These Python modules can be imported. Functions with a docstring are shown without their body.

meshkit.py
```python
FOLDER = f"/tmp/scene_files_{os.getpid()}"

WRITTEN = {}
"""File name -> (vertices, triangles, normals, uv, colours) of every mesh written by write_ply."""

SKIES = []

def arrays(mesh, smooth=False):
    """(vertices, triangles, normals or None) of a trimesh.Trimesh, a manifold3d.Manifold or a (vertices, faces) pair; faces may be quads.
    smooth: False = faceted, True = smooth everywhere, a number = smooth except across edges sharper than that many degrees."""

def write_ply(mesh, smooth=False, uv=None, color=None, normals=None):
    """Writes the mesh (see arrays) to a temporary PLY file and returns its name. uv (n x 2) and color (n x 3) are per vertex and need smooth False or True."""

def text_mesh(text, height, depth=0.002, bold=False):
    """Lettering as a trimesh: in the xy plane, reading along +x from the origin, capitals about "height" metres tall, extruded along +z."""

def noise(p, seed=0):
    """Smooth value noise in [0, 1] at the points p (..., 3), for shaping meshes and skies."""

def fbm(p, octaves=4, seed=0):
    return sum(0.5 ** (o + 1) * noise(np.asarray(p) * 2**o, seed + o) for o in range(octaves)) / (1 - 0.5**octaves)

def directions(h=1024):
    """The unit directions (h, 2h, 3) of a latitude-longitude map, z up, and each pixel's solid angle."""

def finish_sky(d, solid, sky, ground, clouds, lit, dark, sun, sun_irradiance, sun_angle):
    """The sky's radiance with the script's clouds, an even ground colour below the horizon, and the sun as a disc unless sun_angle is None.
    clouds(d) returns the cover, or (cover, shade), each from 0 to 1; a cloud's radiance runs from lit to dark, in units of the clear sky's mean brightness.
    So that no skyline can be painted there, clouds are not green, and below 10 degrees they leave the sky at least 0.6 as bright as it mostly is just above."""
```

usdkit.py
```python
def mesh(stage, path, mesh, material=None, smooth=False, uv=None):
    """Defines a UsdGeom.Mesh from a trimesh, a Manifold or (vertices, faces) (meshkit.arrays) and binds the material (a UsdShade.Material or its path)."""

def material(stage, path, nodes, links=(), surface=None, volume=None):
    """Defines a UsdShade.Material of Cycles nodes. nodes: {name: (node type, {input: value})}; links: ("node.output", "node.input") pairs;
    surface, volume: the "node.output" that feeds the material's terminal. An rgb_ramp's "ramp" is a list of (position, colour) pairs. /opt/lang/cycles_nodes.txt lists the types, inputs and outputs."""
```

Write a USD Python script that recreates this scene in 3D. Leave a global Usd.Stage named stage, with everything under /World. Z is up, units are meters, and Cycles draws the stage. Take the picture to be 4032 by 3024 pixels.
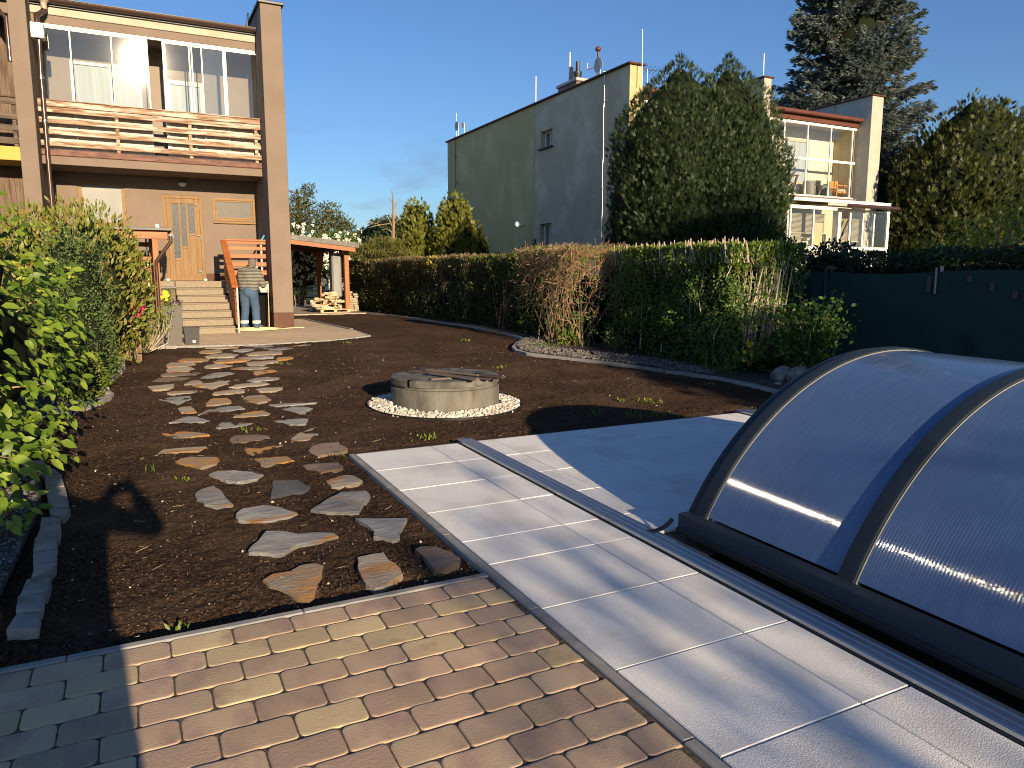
import math, random
import numpy as np, trimesh, manifold3d, usdkit, meshkit
from pxr import Usd, UsdGeom, UsdLux, UsdShade, Gf, Sdf, Vt
from shapely.geometry import Polygon, Point
from shapely import affinity

stage = Usd.Stage.CreateInMemory()
UsdGeom.SetStageUpAxis(stage, UsdGeom.Tokens.z)
UsdGeom.SetStageMetersPerUnit(stage, 1.0)
UsdGeom.Xform.Define(stage, '/World')

# ---------------------------------------------------------------- camera (x: along the house fronts, y: away from the viewer, z: up)
F_PX, PITCH, ROLL, HEAD, CAM_H = 2900.0, 0.1423, 0.0005, 0.472, 1.55
_cp, _sp, _a, _b = math.cos(PITCH), math.sin(PITCH), math.sin(HEAD), math.cos(HEAD)
FW = np.array([_a * _cp, _b * _cp, -_sp]); _u0 = np.array([_a * _sp, _b * _sp, _cp]); _r0 = np.array([_b, -_a, 0.0])
RT = math.cos(ROLL) * _r0 + math.sin(ROLL) * _u0
UP = -math.sin(ROLL) * _r0 + math.cos(ROLL) * _u0
EYE = np.array([0.0, 0.0, CAM_H])
cam = UsdGeom.Camera.Define(stage, '/World/camera')
cam.AddTransformOp().Set(Gf.Matrix4d(*RT, 0, *UP, 0, *(-FW), 0, *EYE, 1))
cam.CreateHorizontalApertureAttr(36.0); cam.CreateVerticalApertureAttr(27.0)
cam.CreateFocalLengthAttr(36.0 * F_PX / 4032)
cam.CreateClippingRangeAttr(Gf.Vec2f(0.05, 3000))
cam.CreateExposureAttr(1.02)

# ---------------------------------------------------------------- sun and sky
SUN_EL, SUN_AZ = math.radians(14.1), math.radians(180 - 1.5)        # azimuth from +y towards +x
SUN = np.array([math.cos(SUN_EL) * math.sin(SUN_AZ), math.cos(SUN_EL) * math.cos(SUN_AZ), math.sin(SUN_EL)])
dome = UsdLux.DomeLight.Define(stage, '/World/sky')
dome.GetPrim().SetCustomDataByKey('kind', 'structure')
sky = usdkit.material(stage, '/World/Looks/sky', {
    'tc': ('texture_coordinate', {}),
    'sky': ('sky_texture', {'sky_type': 'single_scattering', 'sun_disc': False, 'sun_elevation': SUN_EL, 'sun_rotation': SUN_AZ, 'altitude': 250.0, 'air_density': 1.15, 'aerosol_density': 0.55, 'ozone_density': 2.2}),
    'map': ('mapping', {'scale': (5.0, 5.0, 16.0), 'location': (3.1, 1.7, 0.4)}),
    'n': ('noise_texture', {'scale': 1.0, 'detail': 7.0, 'roughness': 0.58, 'distortion': 0.25}),
    'r': ('rgb_ramp', {'ramp': [(0.0, (0, 0, 0)), (0.56, (0, 0, 0)), (0.72, (1, 1, 1)), (1.0, (1, 1, 1))]}),
    'xyz': ('separate_xyz', {}),
    'low': ('map_range', {'from_min': 0.03, 'from_max': 0.24, 'to_min': 0.75, 'to_max': 0.0, 'clamp': True}),
    'm': ('math', {'math_type': 'multiply'}),
    'mix': ('mix', {'mix_type': 'mix', 'color2': (1.9, 2.0, 2.5)}),
    'tint': ('mix', {'mix_type': 'multiply', 'fac': 1.0, 'color2': (0.66, 0.90, 1.30)}), 'bg': ('background_shader', {'strength': 0.055})},
    [('tc.generated', 'map.vector'), ('map.vector', 'n.vector'), ('n.fac', 'r.fac'), ('tc.generated', 'xyz.vector'), ('xyz.z', 'low.value'),
     ('r.color', 'm.value1'), ('low.result', 'm.value2'), ('m.value', 'mix.fac'), ('sky.color', 'tint.color1'), ('tint.color', 'mix.color1'), ('mix.color', 'bg.color')], surface='bg.background')
UsdShade.MaterialBindingAPI.Apply(dome.GetPrim()).Bind(sky)
sun = UsdLux.DistantLight.Define(stage, '/World/sun')
sun.CreateIntensityAttr(1.25); sun.CreateAngleAttr(0.5); sun.CreateNormalizeAttr(True); sun.CreateColorAttr(Gf.Vec3f(1.0, 0.79, 0.53))
_z = SUN; _x = np.cross([0, 0, 1.0], _z); _x /= np.linalg.norm(_x); _y = np.cross(_z, _x)
sun.AddTransformOp().Set(Gf.Matrix4d(*_x, 0, *_y, 0, *_z, 0, 0, -20, 30, 1))

# ---------------------------------------------------------------- where a picture point lies on the real ground, or on a wall at a known distance
def gz(y):
    y = np.asarray(y, float)
    return np.where(y < 7, 0.012 * y, 0.084 + 0.034 * (np.minimum(y, 16.2) - 7))
def ray(px, py): return FW + RT * (px - 2016) / F_PX - UP * (py - 1512) / F_PX
def gnd(px, py, dz=0.0):
    r = ray(px, py); lo, hi = 0.5, 80.0
    f = lambda t: CAM_H + r[2] * t - float(gz(r[1] * t)) - dz
    for _ in range(60):
        m = (lo + hi) / 2
        if f(m) > 0: lo = m
        else: hi = m
    return EYE + r * hi
def atY(px, py, y): r = ray(px, py); return EYE + r * (y / r[1])
def atX(px, py, x): r = ray(px, py); return EYE + r * (x / r[0])

# ---------------------------------------------------------------- materials
ISL = set()                                                          # materials whose colour differs from leaf to leaf
def mat(name, c1, c2=None, scale=5.0, rough=0.8, lo=0.35, hi=0.65, detail=6.0, bump=0.0, bscale=60.0, bdist=0.01, metal=0.0, spec=0.3, rnd=0.0, isl=0.0,
        stretch=(1, 1, 1), obj=False, c3=None, c3scale=2.0, c3lo=0.5, c3hi=0.62, coat=0.0, bstretch=None):
    n = {'g': ('geometry', {}), 'tc': ('texture_coordinate', {}), 'map': ('mapping', {'scale': stretch}),
         'n': ('noise_texture', {'scale': scale, 'detail': detail, 'roughness': 0.6}),
         'r': ('rgb_ramp', {'ramp': [(0.0, c1), (lo, c1), (hi, c2 or c1), (1.0, c2 or c1)]}),
         'p': ('principled_bsdf', {'roughness': rough, 'metallic': metal, 'specular_ior_level': spec, 'coat_weight': coat})}
    src = 'tc.object' if obj else 'g.position'
    l = [(src, 'map.vector'), ('map.vector', 'n.vector'), ('n.fac', 'r.fac')]
    out = 'r.color'
    if c3:
        n['n3'] = ('noise_texture', {'scale': c3scale, 'detail': 5.0, 'roughness': 0.6}); n['r3'] = ('rgb_ramp', {'ramp': [(0.0, (0, 0, 0)), (c3lo, (0, 0, 0)), (c3hi, (1, 1, 1)), (1.0, (1, 1, 1))]})
        n['m3'] = ('mix', {'mix_type': 'mix', 'color2': c3})
        if rnd:
            n['oo'] = ('object_info', {}); n['ov'] = ('vector_math', {'math_type': 'scale', 'vector1': (37.0, 19.0, 53.0)}); n['oa'] = ('vector_math', {'math_type': 'add'})
            l += [('oo.random', 'ov.scale'), ('ov.vector', 'oa.vector1'), ('map.vector', 'oa.vector2'), ('oa.vector', 'n3.vector')]
        else: l += [('map.vector', 'n3.vector')]
        l += [('n3.fac', 'r3.fac'), ('r3.color', 'm3.fac'), (out, 'm3.color1')]; out = 'm3.color'
    if isl: ISL.add('/World/Looks/' + name)
    if rnd or isl:
        n['o'] = ('object_info', {}); n['ia'] = ('attribute', {'attribute': 'isl'}); n['mr'] = ('map_range', {'to_min': 1 - (rnd or isl), 'to_max': 1 + (rnd or isl)}); n['h'] = ('hsv', {})
        l += [('o.random' if rnd else 'ia.fac', 'mr.value'), ('mr.result', 'h.value'), (out, 'h.color')]; out = 'h.color'
    l.append((out, 'p.base_color'))
    if bump:
        n['bn'] = ('noise_texture', {'scale': bscale, 'detail': 6.0, 'roughness': 0.65}); n['bm'] = ('mapping', {'scale': bstretch or stretch}); n['b'] = ('bump', {'strength': bump, 'distance': bdist})
        l += [(src, 'bm.vector'), ('bm.vector', 'bn.vector'), ('bn.fac', 'b.height'), ('b.normal', 'p.normal')]
    return usdkit.material(stage, '/World/Looks/' + name, n, l, surface='p.BSDF')
def leafmat(name, c1, c2, c3=None, tr=0.35, rough=0.45, spec=0.35):
    ISL.add('/World/Looks/' + name)
    st = [(0.0, c1), (0.6, c2), (1.0, c3 or c2)]
    n = {'g': ('attribute', {'attribute': 'isl'}), 'r': ('rgb_ramp', {'ramp': st}), 'p': ('principled_bsdf', {'roughness': rough, 'specular_ior_level': spec}),
         't': ('translucent_bsdf', {}), 'h': ('hsv', {'saturation': 1.1, 'value': 1.5}), 'm': ('mix_closure', {'fac': tr})}
    return usdkit.material(stage, '/World/Looks/' + name, n, [('g.fac', 'r.fac'), ('r.color', 'p.base_color'), ('r.color', 'h.color'), ('h.color', 't.color'), ('p.BSDF', 'm.closure1'), ('t.BSDF', 'm.closure2')], surface='m.closure')
def pane(name, tint=(1, 1, 1), haze=0.0, rough=0.0, dirt=0.03):
    n = {'tr': ('transparent_bsdf', {'color': tint}), 'gl': ('glossy_bsdf', {'roughness': rough, 'color': (1, 1, 1)}), 'gh': ('glossy_bsdf', {'roughness': 0.055, 'color': (1, 1, 1)}),
         'mg': ('mix_closure', {'fac': haze}), 'f': ('fresnel', {'IOR': 1.5}), 'm': ('mix_closure', {}), 'd': ('diffuse_bsdf', {'color': (0.55, 0.53, 0.5)}), 'md': ('mix_closure', {'fac': dirt}),
         'k': ('math', {'math_type': 'multiply', 'value2': 1.7, 'use_clamp': True}), 'ge': ('geometry', {}), 'nb': ('math', {'math_type': 'subtract', 'value1': 1.0}), 'kb': ('math', {'math_type': 'multiply'})}
    return usdkit.material(stage, '/World/Looks/' + name, n, [('gl.BSDF', 'mg.closure1'), ('gh.BSDF', 'mg.closure2'), ('f.fac', 'k.value1'), ('k.value', 'kb.value1'), ('ge.backfacing', 'nb.value2'), ('nb.value', 'kb.value2'), ('kb.value', 'm.fac'), ('tr.BSDF', 'm.closure1'), ('mg.closure', 'm.closure2'),
                           ('m.closure', 'md.closure1'), ('d.BSDF', 'md.closure2')], surface='md.closure')

# ---------------------------------------------------------------- meshes
class MB:
    """collects shapes that become one mesh"""
    def __init__(s): s.v, s.f, s.n = [], [], 0
    def add(s, v, f):
        v = np.asarray(v, float).reshape(-1, 3); f = np.asarray(f, int)
        if f.shape[1] == 4: f = np.vstack([f[:, [0, 1, 2]], f[:, [0, 2, 3]]])
        s.v.append(v); s.f.append(f + s.n); s.n += len(v); return s
    def tm(s, m): return s.add(m.vertices, m.faces)
    def box(s, x0, x1, y0, y1, z0, z1):
        v = [(x, y, z) for x in (x0, x1) for y in (y0, y1) for z in (z0, z1)]
        return s.add(v, [(0, 1, 3, 2), (4, 6, 7, 5), (0, 4, 5, 1), (2, 3, 7, 6), (0, 2, 6, 4), (1, 5, 7, 3)])
    def rbox(s, x0, x1, y0, y1, z0, z1, b=0.01):
        b = min(b, (x1 - x0) * .45, (y1 - y0) * .45, (z1 - z0) * .45); p = []
        for sx, X in ((1, x0), (-1, x1)):
            for sy, Y in ((1, y0), (-1, y1)):
                for sz, Z in ((1, z0), (-1, z1)):
                    p += [(X + sx * b, Y + sy * b, Z), (X + sx * b, Y, Z + sz * b), (X, Y + sy * b, Z + sz * b)]
        h = manifold3d.Manifold.hull_points(np.array(p)); m = h.to_mesh()
        return s.add(m.vert_properties[:, :3], m.tri_verts)
    def tube(s, pts, r, n=8, cap=True):
        p = np.asarray(pts, float); r = np.broadcast_to(r, (len(p),)); t = np.gradient(p, axis=0); t /= np.linalg.norm(t, axis=1, keepdims=True) + 1e-12
        ref = np.array([0, 0, 1.0]) if abs(t[:, 2]).max() < .9 else np.array([1.0, 0.03, 0.02])
        if abs(t @ ref).max() > .97: ref = np.array([0.3, 0.9, 0.1])
        a = np.cross(t, ref); a /= np.linalg.norm(a, axis=1, keepdims=True) + 1e-12; b = np.cross(t, a); ang = np.arange(n) * 2 * np.pi / n
        v = (p[:, None] + r[:, None, None] * (np.cos(ang)[None, :, None] * a[:, None] + np.sin(ang)[None, :, None] * b[:, None])).reshape(-1, 3)
        f = [(i * n + j, i * n + (j + 1) % n, (i + 1) * n + (j + 1) % n, (i + 1) * n + j) for i in range(len(p) - 1) for j in range(n)]
        f = np.array(f); s.add(v, np.vstack([f[:, [2, 1, 0]], f[:, [3, 2, 0]]]))
        if cap:
            for k, q in ((0, 1), (len(p) - 1, -1)):
                v = np.vstack([p[k], p[k] + r[k] * (np.cos(ang)[:, None] * a[k] + np.sin(ang)[:, None] * b[k])])
                s.add(v, [(0, 1 + j, 1 + (j + 1) % n)[::q] for j in range(n)])
        return s
    def prism(s, poly, d0, d1, axis='z', b=0.0):
        """poly: outline points (2D) extruded from d0 to d1 along axis; x: (y,z), y: (x,z), z: (x,y)"""
        P = Polygon(poly)
        m = trimesh.creation.extrude_polygon(P, d1 - d0, engine='earcut'); v = np.array(m.vertices)
        o = {'z': lambda v: np.c_[v[:, 0], v[:, 1], v[:, 2] + d0], 'y': lambda v: np.c_[v[:, 0], v[:, 2] + d0, v[:, 1]], 'x': lambda v: np.c_[v[:, 2] + d0, v[:, 0], v[:, 1]]}[axis](v)
        return s.add(o, m.faces[:, ::-1] if axis == 'y' else m.faces)
    def bar(s, a, b, w, h, up=(0, 0, 1)):
        """square bar from a to b, w across, h along up"""
        a, b, up = map(lambda q: np.asarray(q, float), (a, b, up)); t = b - a; t /= np.linalg.norm(t); x = np.cross(t, up); x /= np.linalg.norm(x); u = np.cross(x, t)
        v = [q + x * i * w / 2 + u * j * h / 2 for q in (a, b) for i, j in ((-1, -1), (1, -1), (1, 1), (-1, 1))]
        return s.add(v, [(0, 1, 2, 3), (7, 6, 5, 4), (0, 4, 5, 1), (1, 5, 6, 2), (2, 6, 7, 3), (3, 7, 4, 0)])
    def lathe(s, prof, c=(0, 0, 0), n=24, slope=0.0):
        m = trimesh.creation.revolve(np.array(prof, float), sections=n); v = np.array(m.vertices); v[:, 2] += slope * v[:, 1]; return s.add(v + c, m.faces)
    def ico(s, c, r, sub=1, jit=0.0, rng=None):
        m = trimesh.creation.icosphere(subdivisions=sub); v = np.array(m.vertices)
        if jit: v = v * (1 + jit * (rng.random((len(v), 1)) - .5) * 2)
        return s.add(v * np.asarray(r) + c, m.faces)
    def grid(s, P):
        """P: (n, m, 3) points"""
        n, m = P.shape[:2]; i = np.arange(n * m).reshape(n, m)
        return s.add(P.reshape(-1, 3), np.stack([i[:-1, :-1], i[1:, :-1], i[1:, 1:], i[:-1, 1:]], -1).reshape(-1, 4))
    def mesh(s): return np.vstack(s.v), np.vstack(s.f)

# ---------------------------------------------------------------- things and parts
used = {}
def numbered(parent, name):
    k = parent + '/' + name; c = used.get(k, 0); used[k] = c + 1
    return k if c == 0 else f'{k}_{c:03d}'
def tag(p, label=None, cat=None, group=None, kind=None):
    for k, v in (('label', label), ('category', cat), ('group', group), ('kind', kind)):
        if v: p.SetCustomDataByKey(k, v)
    return p
origin = {}
_isl = np.random.default_rng(99)
def islands(p, v, f):
    """one random number per loose piece (a leaf, a twig), as a primvar that its colour reads"""
    from scipy.sparse import coo_matrix
    from scipy.sparse.csgraph import connected_components
    f = np.asarray(f); n = len(v); i = np.r_[f[:, 0], f[:, 1]]; j = np.r_[f[:, 1], f[:, 2]]
    k, lab = connected_components(coo_matrix((np.ones(len(i), np.int8), (i, j)), shape=(n, n)), directed=False)
    UsdGeom.PrimvarsAPI(p).CreatePrimvar('isl', Sdf.ValueTypeNames.FloatArray, 'vertex').Set(Vt.FloatArray.FromNumpy(_isl.random(k)[lab].astype(np.float32)))
def thing(name, label=None, cat=None, loc=(0, 0, 0), group=None, kind=None):
    path = numbered('/World', name); x = UsdGeom.Xform.Define(stage, path); x.AddTranslateOp().Set(Gf.Vec3d(*map(float, loc)))
    origin[path] = np.array(loc, float); return tag(x.GetPrim(), label, cat, group, kind)
def part(parent, name, mb, m, smooth=False, label=None, kind=None):
    """mb: MB or (v, f) in world coordinates; parent: a thing or a part"""
    pp = str(parent.GetPath()); v, f = mb.mesh() if isinstance(mb, MB) else mb; o = origin[pp]
    path = numbered(pp, name); origin[path] = o
    p = usdkit.mesh(stage, path, (np.asarray(v) - o, f), m, smooth).GetPrim()
    if str(m.GetPath()) in ISL: islands(p, v, f)
    if not kind and name in ('foliage', 'fresh_tips', 'twig', 'cut_stub', 'crown'): kind = 'stuff'
    return tag(p, label, None, None, kind)
def solo(name, mb, m, label=None, cat=None, group=None, kind=None, smooth=False, loc=None):
    """a thing that is one mesh"""
    v, f = mb.mesh() if isinstance(mb, MB) else mb; path = numbered('/World', name)
    v = np.asarray(v, float); o = np.array(loc if loc is not None else ((v[:, 0].min() + v[:, 0].max()) / 2, (v[:, 1].min() + v[:, 1].max()) / 2, v[:, 2].min()))
    g = usdkit.mesh(stage, path, (v - o, f), m, smooth)
    if str(m.GetPath()) in ISL: islands(g.GetPrim(), v, f)
    g.AddTranslateOp().Set(Gf.Vec3d(*map(float, o))); origin[path] = o
    return tag(g.GetPrim(), label, cat, group, kind)
def compact(v, f):
    u, i = np.unique(f, return_inverse=True); return np.asarray(v)[u], i.reshape(np.asarray(f).shape)
def rng_(k): return np.random.default_rng(k)
# ================================================================ materials used all over
M = {}
M['soil'] = mat('soil', (0.016, 0.0095, 0.0062), (0.17, 0.098, 0.058), scale=46, rough=0.95, lo=0.40, hi=0.72, detail=12, bump=1.0, bscale=42, bdist=0.075, spec=0.1, c3=(0.125, 0.078, 0.049), c3scale=1.3, c3lo=0.46, c3hi=0.74)
M['land'] = mat('land', (0.05, 0.045, 0.025), (0.035, 0.06, 0.02), scale=0.3, rough=0.95, spec=0.1)
M['clod'] = mat('clod', (0.022, 0.015, 0.011), (0.11, 0.072, 0.046), scale=3, rough=0.95, rnd=0.5, spec=0.1)
M['pebble_pale'] = mat('pebble_pale', (0.26, 0.215, 0.165), (0.46, 0.40, 0.33), scale=9, rough=0.75, rnd=0.35, bump=0.3, bscale=120, bdist=0.004)
M['gravel_dark'] = mat('gravel_dark', (0.05, 0.052, 0.055), (0.13, 0.13, 0.13), scale=11, rough=0.85, rnd=0.4)
M['joint'] = mat('joint', (0.045, 0.036, 0.027), (0.13, 0.105, 0.075), scale=45, rough=0.95, bump=0.6, bscale=200, bdist=0.006)
M['paver'] = mat('paver', (0.46, 0.345, 0.225), (0.42, 0.295, 0.20), scale=3.2, rough=0.86, rnd=0.13, bump=0.45, bscale=95, bdist=0.006, c3=(0.31, 0.21, 0.165), c3scale=4.6, c3lo=0.46, c3hi=0.66, stretch=(1.0, .55, 1), bstretch=(1, 1.6, 1))
M['paver_b'] = mat('paver_b', (0.40, 0.275, 0.195), (0.35, 0.25, 0.18), scale=5, rough=0.86, rnd=0.14, bump=0.45, bscale=95, bdist=0.006, c3=(0.36, 0.285, 0.17), c3scale=4.0, c3lo=0.5, c3hi=0.7)
M['paver_c'] = mat('paver_c', (0.49, 0.39, 0.22), (0.45, 0.335, 0.205), scale=4, rough=0.86, rnd=0.12, bump=0.45, bscale=95, bdist=0.006, c3=(0.22, 0.14, 0.11), c3scale=3.6, c3lo=0.55, c3hi=0.75)
M['kerb'] = mat('kerb', (0.20, 0.195, 0.185), (0.29, 0.28, 0.265), scale=7, rough=0.88, bump=0.25, bscale=140, bdist=0.004, c3=(0.11, 0.10, 0.085), c3scale=5, c3lo=0.58, c3hi=0.75)
M['tile'] = mat('tile', (0.67, 0.66, 0.63), (0.78, 0.77, 0.745), scale=130, rough=0.8, rnd=0.035, bump=0.8, bscale=150, bdist=0.006, c3=(0.54, 0.515, 0.47), c3scale=2.6, c3lo=0.47, c3hi=0.80)
M['alu'] = mat('alu', (0.42, 0.44, 0.47), (0.5, 0.52, 0.54), scale=5, rough=0.34, metal=1.0, stretch=(8, .3, 8))
M['alu_dark'] = mat('alu_dark', (0.06, 0.065, 0.07), rough=0.5, metal=0.6)
M['anthracite'] = mat('anthracite', (0.014, 0.022, 0.032), (0.018, 0.027, 0.038), scale=300, rough=0.5, spec=0.3)
M['rubber'] = mat('rubber', (0.012, 0.012, 0.013), rough=0.6)
M['seal'] = mat('seal', (0.26, 0.25, 0.22), rough=0.5)
M['stone_edge'] = mat('stone_edge', (0.20, 0.185, 0.165), (0.32, 0.295, 0.26), scale=6, rough=0.88, rnd=0.12, bump=0.5, bscale=40, bdist=0.012, c3=(0.10, 0.085, 0.07), c3scale=4.5, c3lo=0.56, c3hi=0.74)
# twin-wall polycarbonate: a faint milky blue sheet with fine ribs across
_n = {'g': ('geometry', {}), 'sep': ('separate_xyz', {}), 'k': ('math', {'math_type': 'multiply', 'value2': 2 * math.pi / 0.016}), 's': ('math', {'math_type': 'sine'}), 'b': ('bump', {'strength': 0.2, 'distance': 0.0004}),
      'big': ('noise_texture', {'scale': 2.2, 'detail': 3.0}), 'mp': ('mapping', {'scale': (1.0, 0.12, 1.0)}), 'st': ('noise_texture', {'scale': 26.0, 'detail': 4.0}), 'mp2': ('mapping', {'scale': (.25, 1.6, .25)}),
      'rr': ('map_range', {'from_min': 0.3, 'from_max': 0.7, 'to_min': 0.1, 'to_max': 0.22}),
      'rc': ('rgb_ramp', {'ramp': [(0.0, (0.07, 0.13, 0.27)), (0.4, (0.078, 0.145, 0.29)), (0.75, (0.095, 0.165, 0.32)), (1.0, (0.105, 0.18, 0.34))]}),
      'tl': ('math', {'math_type': 'multiply', 'value2': -2.3}), 'cv': ('combine_xyz', {}), 'ad': ('vector_math', {'math_type': 'add'}), 'nz': ('vector_math', {'math_type': 'normalize'}), 'web': ('glossy_bsdf', {'roughness': 0.04, 'color': (1.0, 1.0, 1.0)}), 'mw': ('mix_closure', {'fac': 0.03}),
      'p': ('principled_bsdf', {'roughness': 0.2, 'specular_ior_level': 0.9}), 't': ('translucent_bsdf', {'color': (0.10, 0.18, 0.34)}), 'm': ('mix_closure', {'fac': 0.18})}
M['polycarbonate'] = usdkit.material(stage, '/World/Looks/polycarbonate', _n, [('g.position', 'sep.vector'), ('sep.y', 'k.value1'), ('k.value', 's.value1'), ('s.value', 'b.height'), ('b.normal', 'p.normal'),
    ('g.position', 'mp2.vector'), ('mp2.vector', 'st.vector'), ('st.fac', 'rc.fac'), ('st.fac', 'rr.value'), ('rr.result', 'p.roughness'), ('rc.color', 'p.base_color'), ('p.BSDF', 'm.closure1'), ('t.BSDF', 'm.closure2'), ('s.value', 'tl.value1'), ('tl.value', 'cv.y'), ('g.normal', 'ad.vector1'), ('cv.vector', 'ad.vector2'), ('ad.vector', 'nz.vector1'), ('nz.vector', 'web.normal'), ('m.closure', 'mw.closure1'), ('web.BSDF', 'mw.closure2')], surface='mw.closure')

# ================================================================ terrain
def tilt(x, y): return 0.012 * y                                     # the tiled and paved area is one gently rising plane
# the land: one sheet out to the horizon, lying just under the soil and the paving
ys = np.r_[-900, -300, -100, -40, -15, -5, 0, 3, 7, 10, 13, 16.2, 20, 30, 45, 70, 120, 250, 600, 1500]; xs = np.r_[-1200, -500, -200, -80, -40, -20, -10, -5, 0, 5, 10, 15, 20, 30, 50, 90, 200, 500, 1200]
X, Y = np.meshgrid(xs, ys, indexing='ij'); Z = gz(np.maximum(Y, 0)) - 0.10
solo('ground', MB().grid(np.stack([X, Y, Z], -1)), M['land'], 'bare garden land under and around the plots, out to the horizon', 'ground', kind='structure', smooth=True, loc=(0, 0, 0))

# the freshly raked soil of the lawn-to-be
def soil_h(X, Y):
    P = np.stack([X, Y, 0 * X], -1)
    h = gz(Y) - 0.022 + 0.04 * (meshkit.fbm(P * 0.55, 3, 3) - .5) + 0.022 * (meshkit.fbm(P * 3.1, 3, 5) - .5) + 0.026 * (meshkit.fbm(P * 17, 3, 9) - .5)
    return h - 0.012 * (Y < 6.3) * ((X > 1.3) | (Y < 3.5))
sm = MB()
for (x0, x1, y0, y1, d) in ((-1.6, 1.552, 3.31, 6.3, 0.02), (-1.6, 8.4, 6.3, 10.5, 0.026), (-1.6, 9.0, 10.5, 16.4, 0.045), (4.2, 9.0, 16.4, 26.0, 0.09)):
    if y0 == 6.3: y0 = 6.096
    nx, ny = int((x1 - x0) / d) + 1, int((y1 - y0) / d) + 1
    X, Y = np.meshgrid(np.linspace(x0, x1, nx), np.linspace(y0, y1, ny), indexing='ij')
    Z = soil_h(X, Y)
    if y1 == 6.3: Z = Z - 0.004 * (Y > 6.09)
    sm.grid(np.stack([X, Y, Z], -1))
solo('soil', sm, M['soil'], 'dark brown raked soil of the garden between house and pool', 'soil', kind='structure', smooth=True, loc=(0, 0, 0))

def scatter(path, protos, pts, scales, rots, idx, kind='stuff', label=None, cat=None):
    """many copies of a few small meshes, as one object"""
    pi = UsdGeom.PointInstancer.Define(stage, path)
    for i, (mesh, m) in enumerate(protos): usdkit.mesh(stage, f'{path}/shape_{i:03d}', mesh, m, True)
    pi.CreatePrototypesRel().SetTargets([Sdf.Path(f'{path}/shape_{i:03d}') for i in range(len(protos))])
    pi.CreatePositionsAttr(Vt.Vec3fArray.FromNumpy(np.asarray(pts, np.float32)))
    pi.CreateScalesAttr(Vt.Vec3fArray.FromNumpy(np.asarray(scales, np.float32)))
    q = np.asarray(rots, float); q /= np.linalg.norm(q, axis=1, keepdims=True)
    pi.CreateOrientationsAttr(Vt.QuathArray([Gf.Quath(float(a), float(b), float(c), float(d)) for a, b, c, d in q]))
    pi.CreateProtoIndicesAttr(Vt.IntArray.FromNumpy(np.asarray(idx, np.int32)))
    return tag(pi.GetPrim(), label, cat, None, kind)
def pebble_mesh(rng, sub=1, flat=0.75):
    b = MB().ico((0, 0, 0), (1, 0.8, flat), sub, 0.22, rng); return b.mesh()
def soil_free(x, y):
    """true where bare soil is in view (not under tiles, terrace, well)"""
    a = ((x < 1.53) & (y > 3.34) & (y < 6.2)) | ((y >= 6.2) & (y < 14.2) & (x < 7.3) & ~((x > 1.5) & (x < 6.2) & (y < 6.2)))
    return a & ((x - 3.1) ** 2 + (y - 8.12) ** 2 > 0.97 ** 2) & (x > -0.9 - 0.02 * y + .25)
rng = rng_(11)
pr = [(pebble_mesh(rng), M['clod']) for _ in range(5)]
N = 17000
y = 3.36 + (14.0 - 3.36) * rng.random(N) ** 2.1; x = rng.random(N) * (1.4 + y * 0.72) - 0.05 - y * 0.1
ok = soil_free(x, y); x, y = x[ok], y[ok]; s = 0.0022 + 0.0062 * rng.random(len(x)) ** 3 + 0.0006 * np.maximum(0, y - 5) * rng.random(len(x))
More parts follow.
